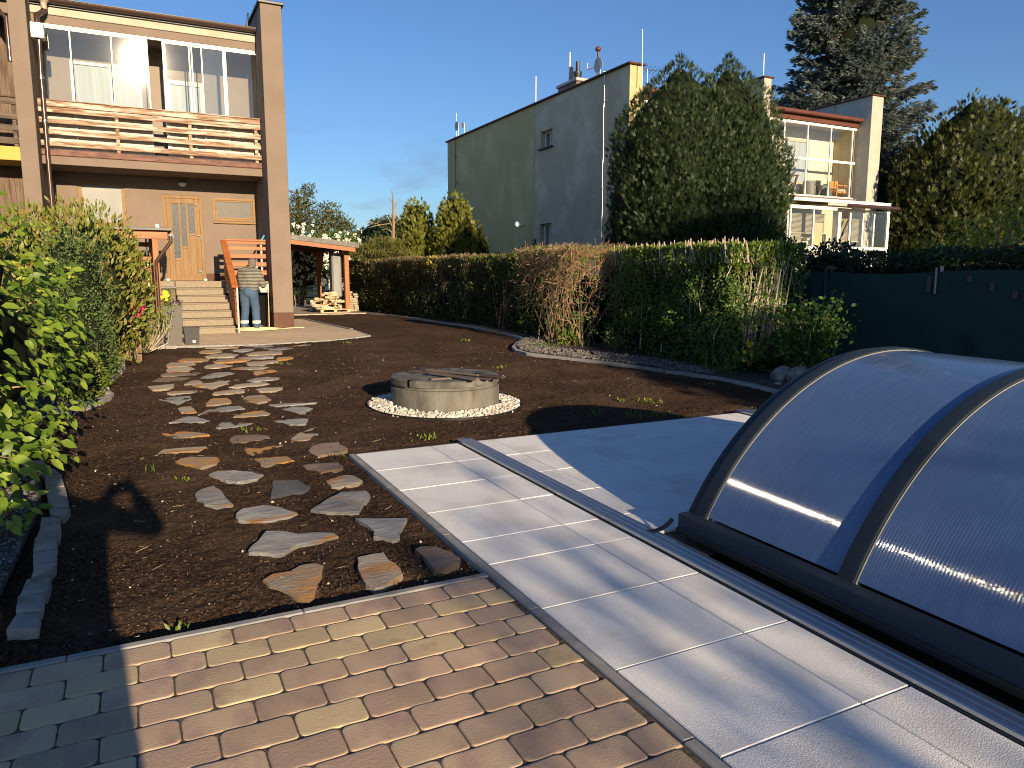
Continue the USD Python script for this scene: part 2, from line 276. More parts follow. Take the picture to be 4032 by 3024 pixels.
scatter('/World/soil_crumbs', pr, np.c_[x, y, soil_h(x, y) + s * .35], np.c_[s, s, s * .8], rng.normal(size=(len(x), 4)), rng.integers(0, 5, len(x)), label='loose crumbs lying on the dark raked soil', cat='soil crumbs')
pr = [(pebble_mesh(rng), M['pebble_pale']) for _ in range(4)]
N = 620; y = 3.36 + (13 - 3.36) * rng.random(N) ** 1.8; x = rng.random(N) * (1.4 + y * 0.72) - 0.05 - y * 0.1
ok = soil_free(x, y); x, y = x[ok], y[ok]; s = 0.0026 + 0.010 * rng.random(len(x)) ** 6 + 0.0004 * np.maximum(0, y - 5)
scatter('/World/soil_pebbles', pr, np.c_[x, y, soil_h(x, y) + s * .4], np.c_[s, s, s * .7], rng.normal(size=(len(x), 4)), rng.integers(0, 4, len(x)), label='small pale pebbles strewn over the dark soil', cat='pebbles')
# straw bits
b = MB()
for _ in range(150):
    y = 3.4 + 9 * rng.random() ** 1.7; x = rng.random() * (1.4 + y * 0.6) - .1 - y * .08
    if not soil_free(x, y): continue
    a, L = rng.random() * 6.3, 0.02 + 0.07 * rng.random() ** 2; z = float(soil_h(np.array(x), np.array(y))) + .008
    b.bar((x, y, z), (x + L * math.cos(a), y + L * math.sin(a), z + rng.random() * .012), .0022, .0022)
solo('straw_bits', b, mat('straw', (0.28, 0.2, 0.11), (0.4, 0.31, 0.18), scale=30, isl=.3), 'thin dry straw bits scattered on the soil', 'straw', kind='stuff')

# ================================================================ paved patio in the foreground
def paver_mesh(cx, cy, lx, ly, rng, gap=0.0006, cut0=False, cut1=False):
    """rounded, slightly wavy paver; top on the tilted plane"""
    hx, hy = lx / 2 - gap, ly / 2 - gap; r = 0.022; p = []
    for sx, sy, a0 in ((1, 1, 0), (-1, 1, 90), (-1, -1, 180), (1, -1, 270)):
        rr = r * (0.75 + .6 * rng.random())
        if (cut1 and sx > 0) or (cut0 and sx < 0): rr = 0.004
        for a in (0, 30, 60, 90):
            t = math.radians(a0 + a); p.append((sx * (hx - rr) + rr * math.cos(t), sy * (hy - rr) + rr * math.sin(t)))
    q = []
    for i in range(len(p)):
        a, c = np.array(p[i]), np.array(p[(i + 1) % len(p)]); q.append(a)
        L = np.linalg.norm(c - a)
        if L > 0.05:
            for k in range(1, 4): q.append(a + (c - a) * k / 4)
    q = np.array(q); w = (rng.random(len(q)) - .5); q = q * (1 - 0.0018 * (1 + w)[:, None] / np.linalg.norm(q, axis=1, keepdims=True))
    n = len(q); dz = rng.normal() * 0.0008; tx, ty = rng.normal(size=2) * 0.004
    rings = [(1.0, -0.06), (1.0, -0.0055), (0.002, -0.0022), (0.006, -0.0007), (0.014, 0.0)]; V = []
    for k, (o, z) in enumerate(rings):
        d = 0 if k < 2 else o
        s = q * (1 - d / np.linalg.norm(q, axis=1, keepdims=True) * np.array([1.0, 1.0]))
        V.append(np.c_[s[:, 0] + cx, s[:, 1] + cy, np.full(n, z) + dz + s @ np.array([tx, ty])])
    V.append(np.array([[cx, cy, dz]])); V = np.vstack(V); V[:, 2] += tilt(V[:, 0], V[:, 1])
    F = []
    for k in range(4):
        for i in range(n):
            j = (i + 1) % n; F += [(k * n + i, k * n + j, (k + 1) * n + j), (k * n + i, (k + 1) * n + j, (k + 1) * n + i)]
    F += [(4 * n + i, 4 * n + (i + 1) % n, 5 * n) for i in range(n)]
    return V, np.array(F)
patio = thing('paved_patio', 'foreground patio of rounded ochre and brown concrete pavers in running bond', 'patio', (0.5, 2.4, 0.03), kind='structure')
b = MB(); X, Y = np.meshgrid(np.linspace(-3, 1.535, 60), np.linspace(-1.0, 3.262, 60), indexing='ij'); b.grid(np.stack([X, Y, tilt(X, Y) - 0.0072 + .004 * meshkit.noise(np.stack([X * 60, Y * 60, 0 * X], -1))], -1))
part(patio, 'joint_sand', b, M['joint'], True)
rng = rng_(5); PL, PW = 0.2442, 0.1518
for r in range(12):
    yc = 3.258 - PW * (r + .5); x0 = 0.046 + (PL * .49 if r % 2 else 0) - 9 * PL + rng.normal() * .003
    for k in range(20):
        a, c = x0 + k * PL, x0 + (k + 1) * PL; cut = False
        if c > 1.528: c = 1.528; cut = True
        if c - a < 0.05 or a > 1.5: continue
        if c < -0.13 - yc * .145: continue                            # left of the picture
        m = M[('paver', 'paver', 'paver_b', 'paver_c', 'paver')[rng.integers(5)]]
        part(patio, 'paver', paver_mesh((a + c) / 2, yc + rng.normal() * .0012, c - a, PW, rng, cut1=cut), m, 40)
# kerbs: along the top of the patio and along the tile strip
def kerb_row(parent, x0, y0, x1, y1, w, step, dz, rng, m):
    L = math.hypot(x1 - x0, y1 - y0); n = max(1, round(L / step))
    for i in range(n):
        t0, t1 = i / n + .0015 / L, (i + 1) / n - .0015 / L
        b = MB(); o = rng.normal() * .0012
        xa, xb = x0 + (x1 - x0) * t0, x0 + (x1 - x0) * t1; ya, yb = y0 + (y1 - y0) * t0, y0 + (y1 - y0) * t1
        if abs(x1 - x0) > abs(y1 - y0): b.rbox(min(xa, xb), max(xa, xb), ya - w / 2 + o, ya + w / 2 + o, -.12, dz, .005)
        else: b.rbox(xa - w / 2 + o, xa + w / 2 + o, min(ya, yb), max(ya, yb), -.12, dz, .005)
        v, f = b.mesh(); v = v.copy(); v[:, 2] += tilt(v[:, 0], v[:, 1]); part(parent, 'kerb_stone', (v, f), m, 30)
kerb = thing('garden_kerb', 'thin grey concrete kerbs between pavers, white tiles and soil', 'kerb', (1.5, 3.3, 0.04), kind='structure')
kerb_row(kerb, -2.2, 3.284, 1.534, 3.284, .044, 1.0, .004, rng, M['kerb'])
kerb_row(kerb, 1.562, -0.4, 1.562, 6.06, .05, 1.0, .003, rng, M['kerb'])

# ================================================================ white tiled pool terrace
terrace = thing('tile_terrace', 'terrace of large pale stone tiles along the pool, on both sides of the sunken rail', 'tile terrace', (2.5, 4.5, 0.05), kind='structure')
b = MB(); X, Y = np.meshgrid([1.59, 2.52], [-.6, 6.05], indexing='ij'); b.grid(np.stack([X, Y, tilt(X, Y) - 0.016], -1)); X, Y = np.meshgrid([2.70, 5.9], [3.0, 6.05], indexing='ij'); b.grid(np.stack([X, Y, tilt(X, Y) - 0.016], -1))
part(terrace, 'bedding', b, M['joint'])
def tile_slab(x0, x1, y0, y1):
    b = MB().rbox(x0 + .0032, x1 - .0032, y0 + .0032, y1 - .0032, -.05, 0, .004); v, f = b.mesh(); v = v.copy(); v[:, 2] += tilt(v[:, 0], v[:, 1]) + rng.normal() * .0007; return v, f
rows = [6.045, 5.45, 4.875, 4.322, 3.752, 3.392, 2.815, 2.223, 1.637, 1.05, .46, -.13]
for i in range(len(rows) - 1):
    for x0, x1 in ((1.594, 2.272), (2.272, 2.538)): part(terrace, 'tile', tile_slab(x0, x1, rows[i + 1], rows[i]), M['tile'], 30)
for i in range(5):
    for x0, x1 in ((2.712, 2.882), (2.882, 3.462), (3.462, 4.05), (4.05, 4.63), (4.63, 5.2), (5.2, 5.78), (5.78, 5.9)): part(terrace, 'tile', tile_slab(x0, x1, rows[i + 1], rows[i]), M['tile'], 30)
for i in range(len(rows) - 1):
    part(terrace, 'tile', tile_slab(6.16, 6.75, rows[i + 1], rows[i]), M['tile'], 30)
# far edge of the slab, seen as a thin pale line
b = MB()
for x0, x1 in ((1.59, 2.538), (2.712, 5.9), (6.16, 6.75)): b.box(x0, x1, 6.048, 6.085, -.02, .064)
part(terrace, 'edge_strip', b, M['kerb'])

# ================================================================ sunken aluminium rails and the arched pool enclosure
def rail(name, x0, x1, y0, y1, label):
    t = thing(name, label, 'guide rail', ((x0 + x1) / 2, (y0 + y1) / 2, 0.04))
    def sl(v): v = np.array(v, float); v[:, 2] += tilt(v[:, 0], v[:, 1]); return v
    b = MB().box(x0, x1, y0, y1, -.03, .004); v, f = b.mesh(); part(t, 'base_plate', (sl(v), f), M['alu_dark'])
    n = 3; w = (x1 - x0)
    for k in range(n):
        a = x0 + w * (k + .04) / n; c = x0 + w * (k + .80) / n
        b = MB().rbox(a, c, y0, y1, .002, .030 - .004 * k, .006); v, f = b.mesh(); part(t, 'rail_track', (sl(v), f), M['alu'], 30)
rail('pool_guide_rail', 2.545, 2.706, -.5, 6.09, 'grey aluminium guide rail with three tracks set into white tiles left of the enclosure')
rail('pool_guide_rail', 5.912, 6.148, -.5, 6.09, 'far guide rail whose end shows behind the enclosure arch')
enc = thing('pool_enclosure', 'low arched blue polycarbonate pool enclosure with dark anthracite ribs', 'pool enclosure', (4.45, 2.2, 0.06))
EXC, ER, EZC = 4.45, 1.796, -0.752
def arc_pts(R, n=48, zmin=.075):
    a0 = math.asin((zmin - EZC) / R); t = np.linspace(math.pi - a0, a0, n); return EXC + R * np.cos(t), EZC + R * np.sin(t)
def arch_band(y0, y1, R0, R1, n=48, zmin=.075):
    """curved bar: from radius R0 to R1, between y0 and y1"""
    xo, zo = arc_pts(R1, n, zmin); xi, zi = arc_pts(R0, n, zmin); b = MB(); bv = .006
    prof = lambda i: [(xi[i], y0, zi[i]), (xi[i], y1, zi[i]), (xo[i], y1 - 0, zo[i] - bv), (xo[i], y1 - bv, zo[i]), (xo[i], y0 + bv, zo[i]), (xo[i], y0, zo[i] - bv)]
    P = np.array([prof(i) for i in range(n)]); m = 6; v = P.reshape(-1, 3); v[:, 2] += .012 * v[:, 1]; F = []
    for i in range(n - 1):
        for k in range(m): F.append((i * m + k, i * m + (k + 1) % m, (i + 1) * m + (k + 1) % m, (i + 1) * m + k))
    b.add(v, np.array(F)); b.add(v[:m], [(0, 1, 2), (0, 2, 3), (0, 3, 4), (0, 4, 5)]); b.add(v[-m:], [(2, 1, 0), (3, 2, 0), (4, 3, 0), (5, 4, 0)]); return b
def arch_sheet(y0, y1, R, n=64, zmin=.14):
    x, z = arc_pts(R, n, zmin); yy = np.linspace(y0, y1, 3); P = np.array([[(x[i], q, z[i] + .012 * q) for q in yy] for i in range(n)]); Q = np.array([[(EXC + (x[i] - EXC) * (R - .008) / R, q, EZC + (z[i] - EZC) * (R - .008) / R + .012 * q) for q in yy] for i in range(n)])
    return MB().grid(P[:, ::-1]).grid(Q)
ribs = [(3.255, 3.318), (3.165, 3.252), (2.165, 2.255), (1.085, 1.175), (0.005, 0.095), (-1.06, -.97)]
for i, (y0, y1) in enumerate(ribs):
    part(enc, 'rib', arch_band(y0, y1, ER - .045, ER + (.016 if i else .004)), M['anthracite'], 35)
    if i > 0: part(enc, 'seal_strip', arch_band(y0 - .010, y0 - .001, ER - .03, ER + .0035), M['seal'], 35)
for (ya, yb) in ((2.255, 3.154), (1.175, 2.154), (.095, 1.074), (-.97, -.006)): part(enc, 'panel', arch_sheet(ya, yb, ER), M['polycarbonate'], True)
# end wall that closes the arch at the far side
x, z = arc_pts(ER - .05, 40, .08); b = MB(); v = [(x[i], 3.29, z[i] + .04) for i in range(40)] + [(EXC, 3.29, .1)]; b.add(v, [(i, i + 1, 40) for i in range(39)]); part(enc, 'end_panel', b, M['polycarbonate'])
b = MB(); v = [(x[i], -1.03, z[i] - .012) for i in range(40)] + [(EXC, -1.03, .06)]; b.add(v, [(i + 1, i, 40) for i in range(39)]); part(enc, 'end_panel', b, M['polycarbonate'])
for sx in (-1, 1):
    xe = EXC + sx * (ER ** 2 - (.06 - EZC) ** 2) ** .5
    b = MB().rbox(min(xe - sx * .03, xe + sx * .055), max(xe - sx * .03, xe + sx * .055), -1.1, 3.31, .03, .135, .008); v, f = b.mesh(); v = v.copy(); v[:, 2] += .012 * v[:, 1]; part(enc, 'base_rail', (v, f), M['anthracite'], 30)
    b = MB().rbox(min(xe + sx * .058, xe + sx * .075), max(xe + sx * .058, xe + sx * .075), -1.1, 3.30, .022, .055, .004); v, f = b.mesh(); v = v.copy(); v[:, 2] += .012 * v[:, 1]; part(enc, 'brush_seal', (v, f), M['rubber'], 30)
# curled rubber flap at the corner
b = MB(); t = np.linspace(0, 1, 9); c = np.c_[2.79 - .16 * t ** 1.5, 3.335 + .02 * t, .085 - .07 * np.sin(t * 1.57) + .012 * t ** 3 + .04]
b.grid(np.stack([c, c + [0, .035, 0.004]], 1)); b.grid(np.stack([c + [0, .035, 0.001], c + [0, 0, -.003]], 1)); part(enc, 'corner_flap', b, M['rubber'], True)
# water below the enclosure
solo('pool_water', MB().box(2.95, 5.85, -1.0, 2.95, -1.3, -.1), mat('pool_water', (0.05, 0.16, 0.22), rough=.05, spec=.5), 'still blue water of the pool under the arched enclosure', 'water', kind='structure')
# ================================================================ stepping stones: slate slabs, outlines as they lie on the soil
_S = []
def _c(ox, oy, k, s):
    for ln in s.strip().split('\n'):
        q = [float(t) for t in ln.replace(',', ' ').split()]; _S.append([(ox + k * q[i], oy + k * q[i + 1]) for i in range(0, len(q), 2)])
_c(600, 1900, .6776, '''245 60 285 35 355 15 395 40 420 75 470 125 380 130 300 122 290 100 260 90
485 175 520 150 640 127 740 140 845 170 800 190 690 215 600 222 500 210 483 195
920 155 1000 105 1095 55 1240 48 1265 70 1230 115 1200 170 1100 175 960 165
555 390 610 340 660 280 760 280 850 295 960 285 1060 290 1080 305 940 335 830 360 770 400 700 408 560 402
1178 203 1320 200 1480 200 1450 255 1425 325 1395 335 1285 310 1288 280 1240 240
640 560 700 525 800 510 860 475 940 462 993 475 985 530 955 600 910 675 860 660 740 605 680 590
1190 430 1270 412 1345 402 1375 450 1410 465 1440 490 1455 525 1410 555 1340 600 1290 608 1240 585 1215 540 1192 480
1525 385 1560 368 1650 370 1740 400 1790 440 1780 470 1700 500 1640 508 1600 460 1570 420''')
_c(500, 1300, .4521, '''1270 1300 1480 1298 1600 1360 1545 1400 1480 1410 1250 1450 1262 1380
660 145 720 133 900 128 985 140 970 152 800 158 690 158
1000 135 1100 125 1260 130 1280 142 1150 145 1040 140
1180 155 1300 145 1450 140 1445 155 1380 168 1240 170
1380 130 1500 120 1615 115 1600 128 1480 138 1400 138
622 185 660 170 780 165 830 178 825 190 720 200 640 200
905 170 1000 160 1110 160 1090 172 1000 185 930 180
1030 205 1100 188 1200 180 1355 185 1350 205 1200 212 1060 215
670 225 750 205 880 197 970 210 930 232 800 237 690 235
960 235 1080 225 1280 225 1275 238 1150 245 1000 243
1295 245 1340 230 1430 227 1450 240 1400 255 1310 258
437 262 480 245 560 238 720 247 700 265 600 275 460 275
745 268 800 250 950 245 1085 248 1040 265 900 277 760 280
1030 275 1100 268 1325 260 1320 275 1240 285 1180 310 1050 310
340 300 380 280 580 276 600 292 500 310 345 314
668 315 700 295 780 285 860 295 920 308 820 325 720 330 680 328
900 335 980 318 1200 316 1235 322 1130 340 960 345
340 340 370 322 560 317 583 335 540 350 350 360
1098 355 1150 350 1270 340 1310 355 1250 365 1130 393 1105 385
290 385 360 364 620 361 660 370 600 385 440 396 300 397
643 415 700 385 780 365 900 362 940 378 850 400 740 415
215 440 280 408 440 403 545 412 480 430 330 443
565 478 740 460 800 425 900 410 1003 410 960 430 860 450 885 465 800 490 740 513 690 500 600 488
1045 440 1120 410 1240 402 1330 410 1320 428 1220 440 1100 447
498 470 560 438 620 430 660 450 640 465 560 472
885 498 950 470 1100 450 1210 447 1240 465 1130 482 960 497
175 483 240 478 410 465 405 490 350 510 220 520
343 540 420 525 655 515 658 530 560 545 400 555 350 552
738 560 760 535 900 512 1025 510 1023 530 900 550 780 558
1120 510 1180 495 1345 492 1355 502 1300 525 1260 535 1150 530
270 600 400 575 550 563 565 595 520 610 460 640 330 615
680 640 720 600 760 587 870 583 905 610 912 630 800 650 690 660
1010 590 1060 565 1180 548 1255 600 1220 620 1140 632 1060 618
1240 645 1400 635 1655 625 1640 632 1480 645 1290 662
1350 680 1450 662 1550 662 1620 678 1570 700 1550 730 1480 715
440 680 480 665 560 653 600 700 610 715 540 722 470 722
618 735 660 705 780 668 980 658 1028 680 900 700 740 715
925 755 980 725 1080 700 1200 693 1250 725 1240 737 1060 752
365 805 440 775 540 745 610 748 720 785 680 798 540 808
1280 790 1400 775 1540 762 1578 772 1560 820 1420 825 1340 800
770 850 800 815 850 790 960 795 1100 805 1050 825 930 845 800 858
1425 945 1500 890 1640 835 1680 830 1685 880 1640 935 1560 958 1450 965
300 900 360 872 450 868 590 885 660 895 720 915 560 935 450 945 380 930
890 960 910 925 960 908 1150 902 1215 908 1245 930 1180 950 1050 970 910 982
250 1080 310 1035 500 1018 690 1007 705 1020 620 1045 450 1055 300 1060
1020 1035 1060 1025 1160 1030 1230 1010 1360 992 1355 1015 1220 1050 1090 1085 1040 1070
1578 1045 1620 1005 1700 980 1830 975 1925 1030 1920 1050 1850 1070 1680 1087 1600 1070
422 1140 470 1110 560 1098 780 1103 805 1130 780 1165 640 1195 560 1170 460 1150
1100 1115 1250 1100 1400 1095 1460 1135 1330 1160 1210 1188 1170 1180 1150 1140
1528 1180 1590 1165 1840 1152 1885 1185 1880 1200 1690 1240 1640 1220 1560 1210
712 1250 790 1220 920 1215 1090 1225 1188 1250 1130 1295 960 1322 860 1305
1730 1310 1780 1290 1900 1262 1960 1265 2050 1305 1990 1330 1850 1365 1780 1360''')
def slate(name, g1, g2, rust, lo, hi):
    return mat(name, g1, g2, scale=9, rough=0.62, lo=.3, hi=.7, rnd=.16, spec=.45, bump=1.0, bscale=26, bdist=.03, c3=rust, c3scale=3.0, c3lo=lo, c3hi=hi, stretch=(.55, 1.9, 6), bstretch=(.7, 2.4, 8))
SL = [slate('slate_grey', (.17, .17, .175), (.38, .37, .35), (.32, .165, .055), .58, .66), slate('slate_rust', (.27, .24, .20), (.34, .25, .155), (.50, .24, .055), .44, .56),
      slate('slate_dark', (.07, .075, .085), (.145, .145, .15), (.26, .14, .06), .60, .74), slate('slate_buff', (.28, .25, .205), (.46, .395, .30), (.36, .19, .07), .50, .62), slate('slate_brown', (.17, .125, .10), (.27, .20, .15), (.22, .13, .075), .5, .66)]
pathway = thing('stepping_stone_path', 'irregular slate stepping stones leading over the soil to the house steps', 'stepping stones', (1.0, 8.0, 0.1), kind='structure')
rng = rng_(21)
near_kind = [0, 0, 0, 0, 0, 1, 3, 4, 2]
for si, poly in enumerate(_S):
    P = np.array([gnd(x, y, -0.006)[:2] for x, y in poly])
    if Polygon(P).exterior.is_ccw is False: P = P[::-1]
    c = P.mean(0); Q = []
    for i in range(len(P)):
        a, d = P[i], P[(i + 1) % len(P)]; k = max(1, int(np.linalg.norm(d - a) / .05)); nrm = np.array([(d - a)[1], -(d - a)[0]]); nrm /= np.linalg.norm(nrm) + 1e-9
        for t in range(k): Q.append(a + (d - a) * t / k + nrm * rng.normal() * .0045 * (t > 0))
    Q = np.array(Q); n = len(Q); z0 = float(gz(c[1])) - .021; tlx, tly = rng.normal(size=2) * .012
    V = []
    hz = lambda q: 0.007 * (meshkit.fbm(np.c_[q * [3, 11], np.full(len(q), si * 7.3)], 3) - .5) + 0.006 * np.round(2.2 * meshkit.noise(np.c_[q * [1.5, 6], np.full(len(q), si * 3.1)])) / 2
    top = 0.006 + .006 * rng.random()
    for s, dz, h in ((1.015, -.06, 0), (1.008, -.02, 0), (1.0, top - .004, 1), (.985, top, 1), (.72, top + .001, 1), (.4, top + .001, 1)):
        q = c + (Q - c) * s; V.append(np.c_[q, z0 + dz + h * hz(q) + (q - c) @ np.array([tlx, tly + .012])])
    V.append(np.c_[c[None], [z0 + top + .002 + hz(c[None])[0]]]); V = np.vstack(V); Fc = []
    for k in range(5):
        for i in range(n):
            j = (i + 1) % n; Fc += [(k * n + i, k * n + j, (k + 1) * n + j), (k * n + i, (k + 1) * n + j, (k + 1) * n + i)]
    Fc += [(5 * n + i, 5 * n + (i + 1) % n, 6 * n) for i in range(n)]
    k = near_kind[si] if si < 9 else (rng.choice([3, 3, 1, 3, 0, 4]) if c[1] > 9 else rng.choice([0, 3, 1, 3, 4, 0]))
    part(pathway, 'stone', (V, np.array(Fc)), SL[k], 18)

# ================================================================ left bed: stone edging and dark gravel
edge = thing('left_bed_edging', 'rough grey concrete edging stones curving along the left flower bed', 'edging', (-.5, 6.0, 0.05), kind='structure')
E_px = [[(20, 2500), (155, 2490), (165, 2420), (60, 2430)], [(60, 2425), (170, 2415), (178, 2352), (68, 2365)], [(75, 2358), (190, 2345), (208, 2290), (105, 2292)], [(118, 2290), (205, 2255), (228, 2228), (140, 2236)],
        [(128, 2236), (225, 2222), (226, 2176), (128, 2182)], [(128, 2178), (226, 2170), (229, 2128), (136, 2130)], [(142, 2128), (238, 2118), (243, 2080), (158, 2086)], [(156, 2082), (242, 2076), (242, 2046), (162, 2046)],
        [(195, 2030), (252, 2046), (281, 2008), (205, 2004)], [(190, 2004), (276, 2002), (270, 1962), (186, 1968)], [(184, 1966), (268, 1958), (262, 1926), (180, 1930)], [(178, 1928), (258, 1920), (250, 1894), (175, 1896)], [(174, 1894), (246, 1888), (246, 1872), (176, 1876)],
        [(160, 1872), (240, 1872), (215, 1852), (140, 1850)], [(125, 1846), (200, 1850), (170, 1826), (95, 1826)],
        [(195, 1640), (238, 1636), (240, 1612), (205, 1614)], [(238, 1634), (285, 1626), (285, 1604), (242, 1610)], [(288, 1624), (335, 1612), (330, 1590), (286, 1602)], [(336, 1610), (385, 1594), (372, 1576), (330, 1588)],
        [(388, 1592), (440, 1566), (448, 1548), (375, 1574)], [(412, 1552), (450, 1552), (432, 1540), (405, 1540)], [(380, 1536), (432, 1532), (405, 1512), (378, 1516)], [(378, 1512), (420, 1512), (440, 1494), (400, 1490)], [(405, 1490), (450, 1490), (470, 1470), (432, 1466)],
        [(436, 1464), (480, 1466), (492, 1446), (455, 1442)], [(452, 1440), (494, 1444), (492, 1422), (455, 1420)], [(448, 1416), (492, 1420), (484, 1402), (445, 1400)], [(430, 1398), (484, 1400), (500, 1384), (452, 1380)], [(455, 1380), (512, 1382), (560, 1372), (500, 1368)],
        [(505, 1368), (580, 1370), (640, 1366), (570, 1360)], [(575, 1360), (650, 1366), (700, 1366), (650, 1358)]]
rng = rng_(8)
for q in E_px:
    P = np.array([gnd(x, y, .01)[:2] for x, y in q]); P = P if Polygon(P).exterior.is_ccw else P[::-1]; z = float(gz(P[:, 1].mean()))
    pg = Polygon(P).buffer(-.012).buffer(.009, quad_segs=3).simplify(.002)
    if pg.is_empty or pg.geom_type != 'Polygon': continue
    t = np.array(pg.exterior.coords)[:-1]; c = t.mean(0); n = len(t); V = []; th = .045 + .012 * rng.random(); tx, ty = rng.normal(size=2) * .03
    for s, d in ((1.0, -.08), (1.0, th - .012), (.975, th - .003), (.93, th)):
        w = c + (t - c) * s; V.append(np.c_[w, z + d - .02 + (w - c) @ np.array([tx, ty + .012])])
    V.append(np.array([[*c, z + th - .018]])); V = np.vstack(V)
    Fc = [x for k in range(3) for i in range(n) for x in ((k * n + i, k * n + (i + 1) % n, (k + 1) * n + (i + 1) % n), (k * n + i, (k + 1) * n + (i + 1) % n, (k + 1) * n + i))] + [(3 * n + i, 3 * n + (i + 1) % n, 4 * n) for i in range(n)]
    part(edge, 'edging_stone', (V, np.array(Fc)), M['stone_edge'], 35)
# bed soil/gravel
bl = MB(); X, Y = np.meshgrid(np.linspace(-6, -.42, 40), np.linspace(2.5, 15, 120), indexing='ij')
def bed_edge(y): return np.interp(y, [2.5, 3.5, 5.5, 6.2, 6.9, 7.6, 8.6, 9.6, 10.2, 11.2, 12.5, 13.4, 14.2, 14.6], [-.62, -.62, -.58, -.64, -.8, -.95, -.85, -.5, -.42, -.5, -.36, -.25, .05, .35]) - .04
XX = np.minimum(X, 1e9); XX = -6 + (XX + 6) / 5.58 * (bed_edge(Y) + 6)
bl.grid(np.stack([XX, Y, gz(Y) + .006 + .02 * meshkit.fbm(np.stack([XX * 4, Y * 4, 0 * X], -1), 3)], -1))
solo('left_flower_bed', bl, mat('bed_soil', (.02, .018, .017), (.06, .055, .05), scale=30, rough=.95, bump=.8, bscale=70, bdist=.03), 'shaded flower bed of dark gravel left of the soil', 'flower bed', kind='structure', smooth=True, loc=(-1, 7, 0))
N = 9000; y = 3.0 + 9 * rng.random(N) ** 1.4; x = bed_edge(y) - .02 - 1.3 * rng.random(N) ** 1.5
s = .006 + .011 * rng.random(N) ** 1.5
scatter('/World/left_bed_gravel', [(pebble_mesh(rng), M['gravel_dark']) for _ in range(5)], np.c_[x, y, gz(y) + .012 + s * .3], np.c_[s, s, s * .75], rng.normal(size=(N, 4)), rng.integers(0, 5, N), label='dark crushed gravel in the left flower bed', cat='gravel')

# ================================================================ right bed: narrow kerb, gravel
R_px = [(1436, 1232), (1520, 1240), (1590, 1249), (1700, 1264), (1800, 1280), (1900, 1297), (1990, 1314), (2050, 1330), (2065, 1338), (2040, 1352), (2024, 1370), (2040, 1384), (2080, 1394), (2200, 1408), (2300, 1420), (2420, 1434), (2500, 1444), (2620, 1462), (2700, 1472), (2780, 1484), (2860, 1496), (2950, 1515), (3030, 1535), (3075, 1548), (3110, 1562), (3160, 1600)]
RK = np.array([gnd(x, y)[:2] for x, y in R_px])
rk = thing('right_bed_kerb', 'pale narrow concrete kerb winding along the hedge bed on the right', 'kerb', (7.0, 12.0, .2), kind='structure')
for i in range(len(RK) - 1):
    a, c = RK[i], RK[i + 1]; L = np.linalg.norm(c - a); n = max(1, round(L / .5)); d = (c - a) / L
    for k in range(n):
        p, q = a + d * (L * k / n + .004), a + d * (L * (k + 1) / n - .004); z = float(gz((p[1] + q[1]) / 2)); slope = (float(gz(q[1])) - float(gz(p[1])))
        b = MB().bar((*p, z - .05 - slope / 2 + .0), (*q, z - .05 + slope / 2), .085, .15)
        part(rk, 'kerb_stone', b, M['kerb'])
bd = MB(); pts = np.vstack([RK, [[9.7, 5.0], [9.7, 30], [7.3, 30]]]); 
X, Y = np.meshgrid(np.linspace(0, 1, 16), np.linspace(2.0, 30, 120), indexing='ij')
kx = np.interp(Y, RK[::-1, 1][np.argsort(RK[::-1, 1])], RK[::-1, 0][np.argsort(RK[::-1, 1])]); kx = np.where(Y < 6.1, 6.76, kx); XX = kx + .03 + X * (9.75 - kx)
bd.grid(np.stack([XX, Y, gz(Y) + .002 + .05 * meshkit.fbm(np.stack([XX * 1.5, Y * 1.5, 0 * X], -1), 3)], -1))
solo('right_hedge_bed', bd, mat('bed_mulch', (.03, .026, .022), (.085, .075, .065), scale=24, rough=.95, bump=.8, bscale=60, bdist=.03), 'hedge bed of bark and gravel behind the narrow kerb', 'flower bed', kind='structure', smooth=True, loc=(8, 12, 0))
N = 3600; t = rng.random(N) ** 1.4; i = (t * 11).astype(int) + 8; f = rng.random(N)[:, None]; bse = RK[i] + (RK[np.minimum(i + 1, len(RK) - 1)] - RK[i]) * f; off = .09 + .95 * rng.random(N) ** 1.3
x, y = bse[:, 0] + off * .8, bse[:, 1] + off * .35; s = .012 + .018 * rng.random(N) ** 2
scatter('/World/right_bed_gravel', [(pebble_mesh(rng), mat('gravel_grey', (.07, .064, .058), (.17, .155, .14), scale=8, rough=.85, rnd=.4)) for _ in range(4)], np.c_[x, y, gz(y) + .03 + s * .3], np.c_[s, s, s * .7], rng.normal(size=(N, 4)), rng.integers(0, 4, N), label='grey gravel between kerb and hedge on the right', cat='gravel')

# ================================================================ the well
WX, WY = 3.19, 7.97; WZ = float(gz(WY)) - .01
M['concrete_old'] = mat('concrete_old', (.078, .073, .064), (.155, .145, .125), scale=4.5, rough=.9, bump=.5, bscale=50, bdist=.012, c3=(.045, .038, .028), c3scale=3.0, c3lo=.52, c3hi=.7, stretch=(1, 1, .35))
M['concrete_lid'] = mat('concrete_lid', (.075, .071, .064), (.16, .152, .138), scale=6, rough=.9, bump=.6, bscale=60, bdist=.01, c3=(.045, .042, .037), c3scale=4.0, c3lo=.5, c3hi=.66)
well = thing('garden_well', 'round well of old concrete rings with a two-part lid amid the soil', 'well', (WX, WY, WZ))
RO = .63
part(well, 'lower_ring', MB().lathe([(RO - .1, -.1), (RO, -.1), (RO, .205), (RO - .012, .218), (RO - .05, .222), (RO - .1, .222), (RO - .1, -.1)], (WX, WY, WZ), 72), M['concrete_old'], 30)
part(well, 'upper_ring', MB().lathe([(RO - .12, .2225), (RO - .03, .2225), (RO - .028, .252), (RO - .12, .254), (RO - .12, .2225)], (WX, WY, WZ), 72), M['concrete_old'], 30)
rng = rng_(4)
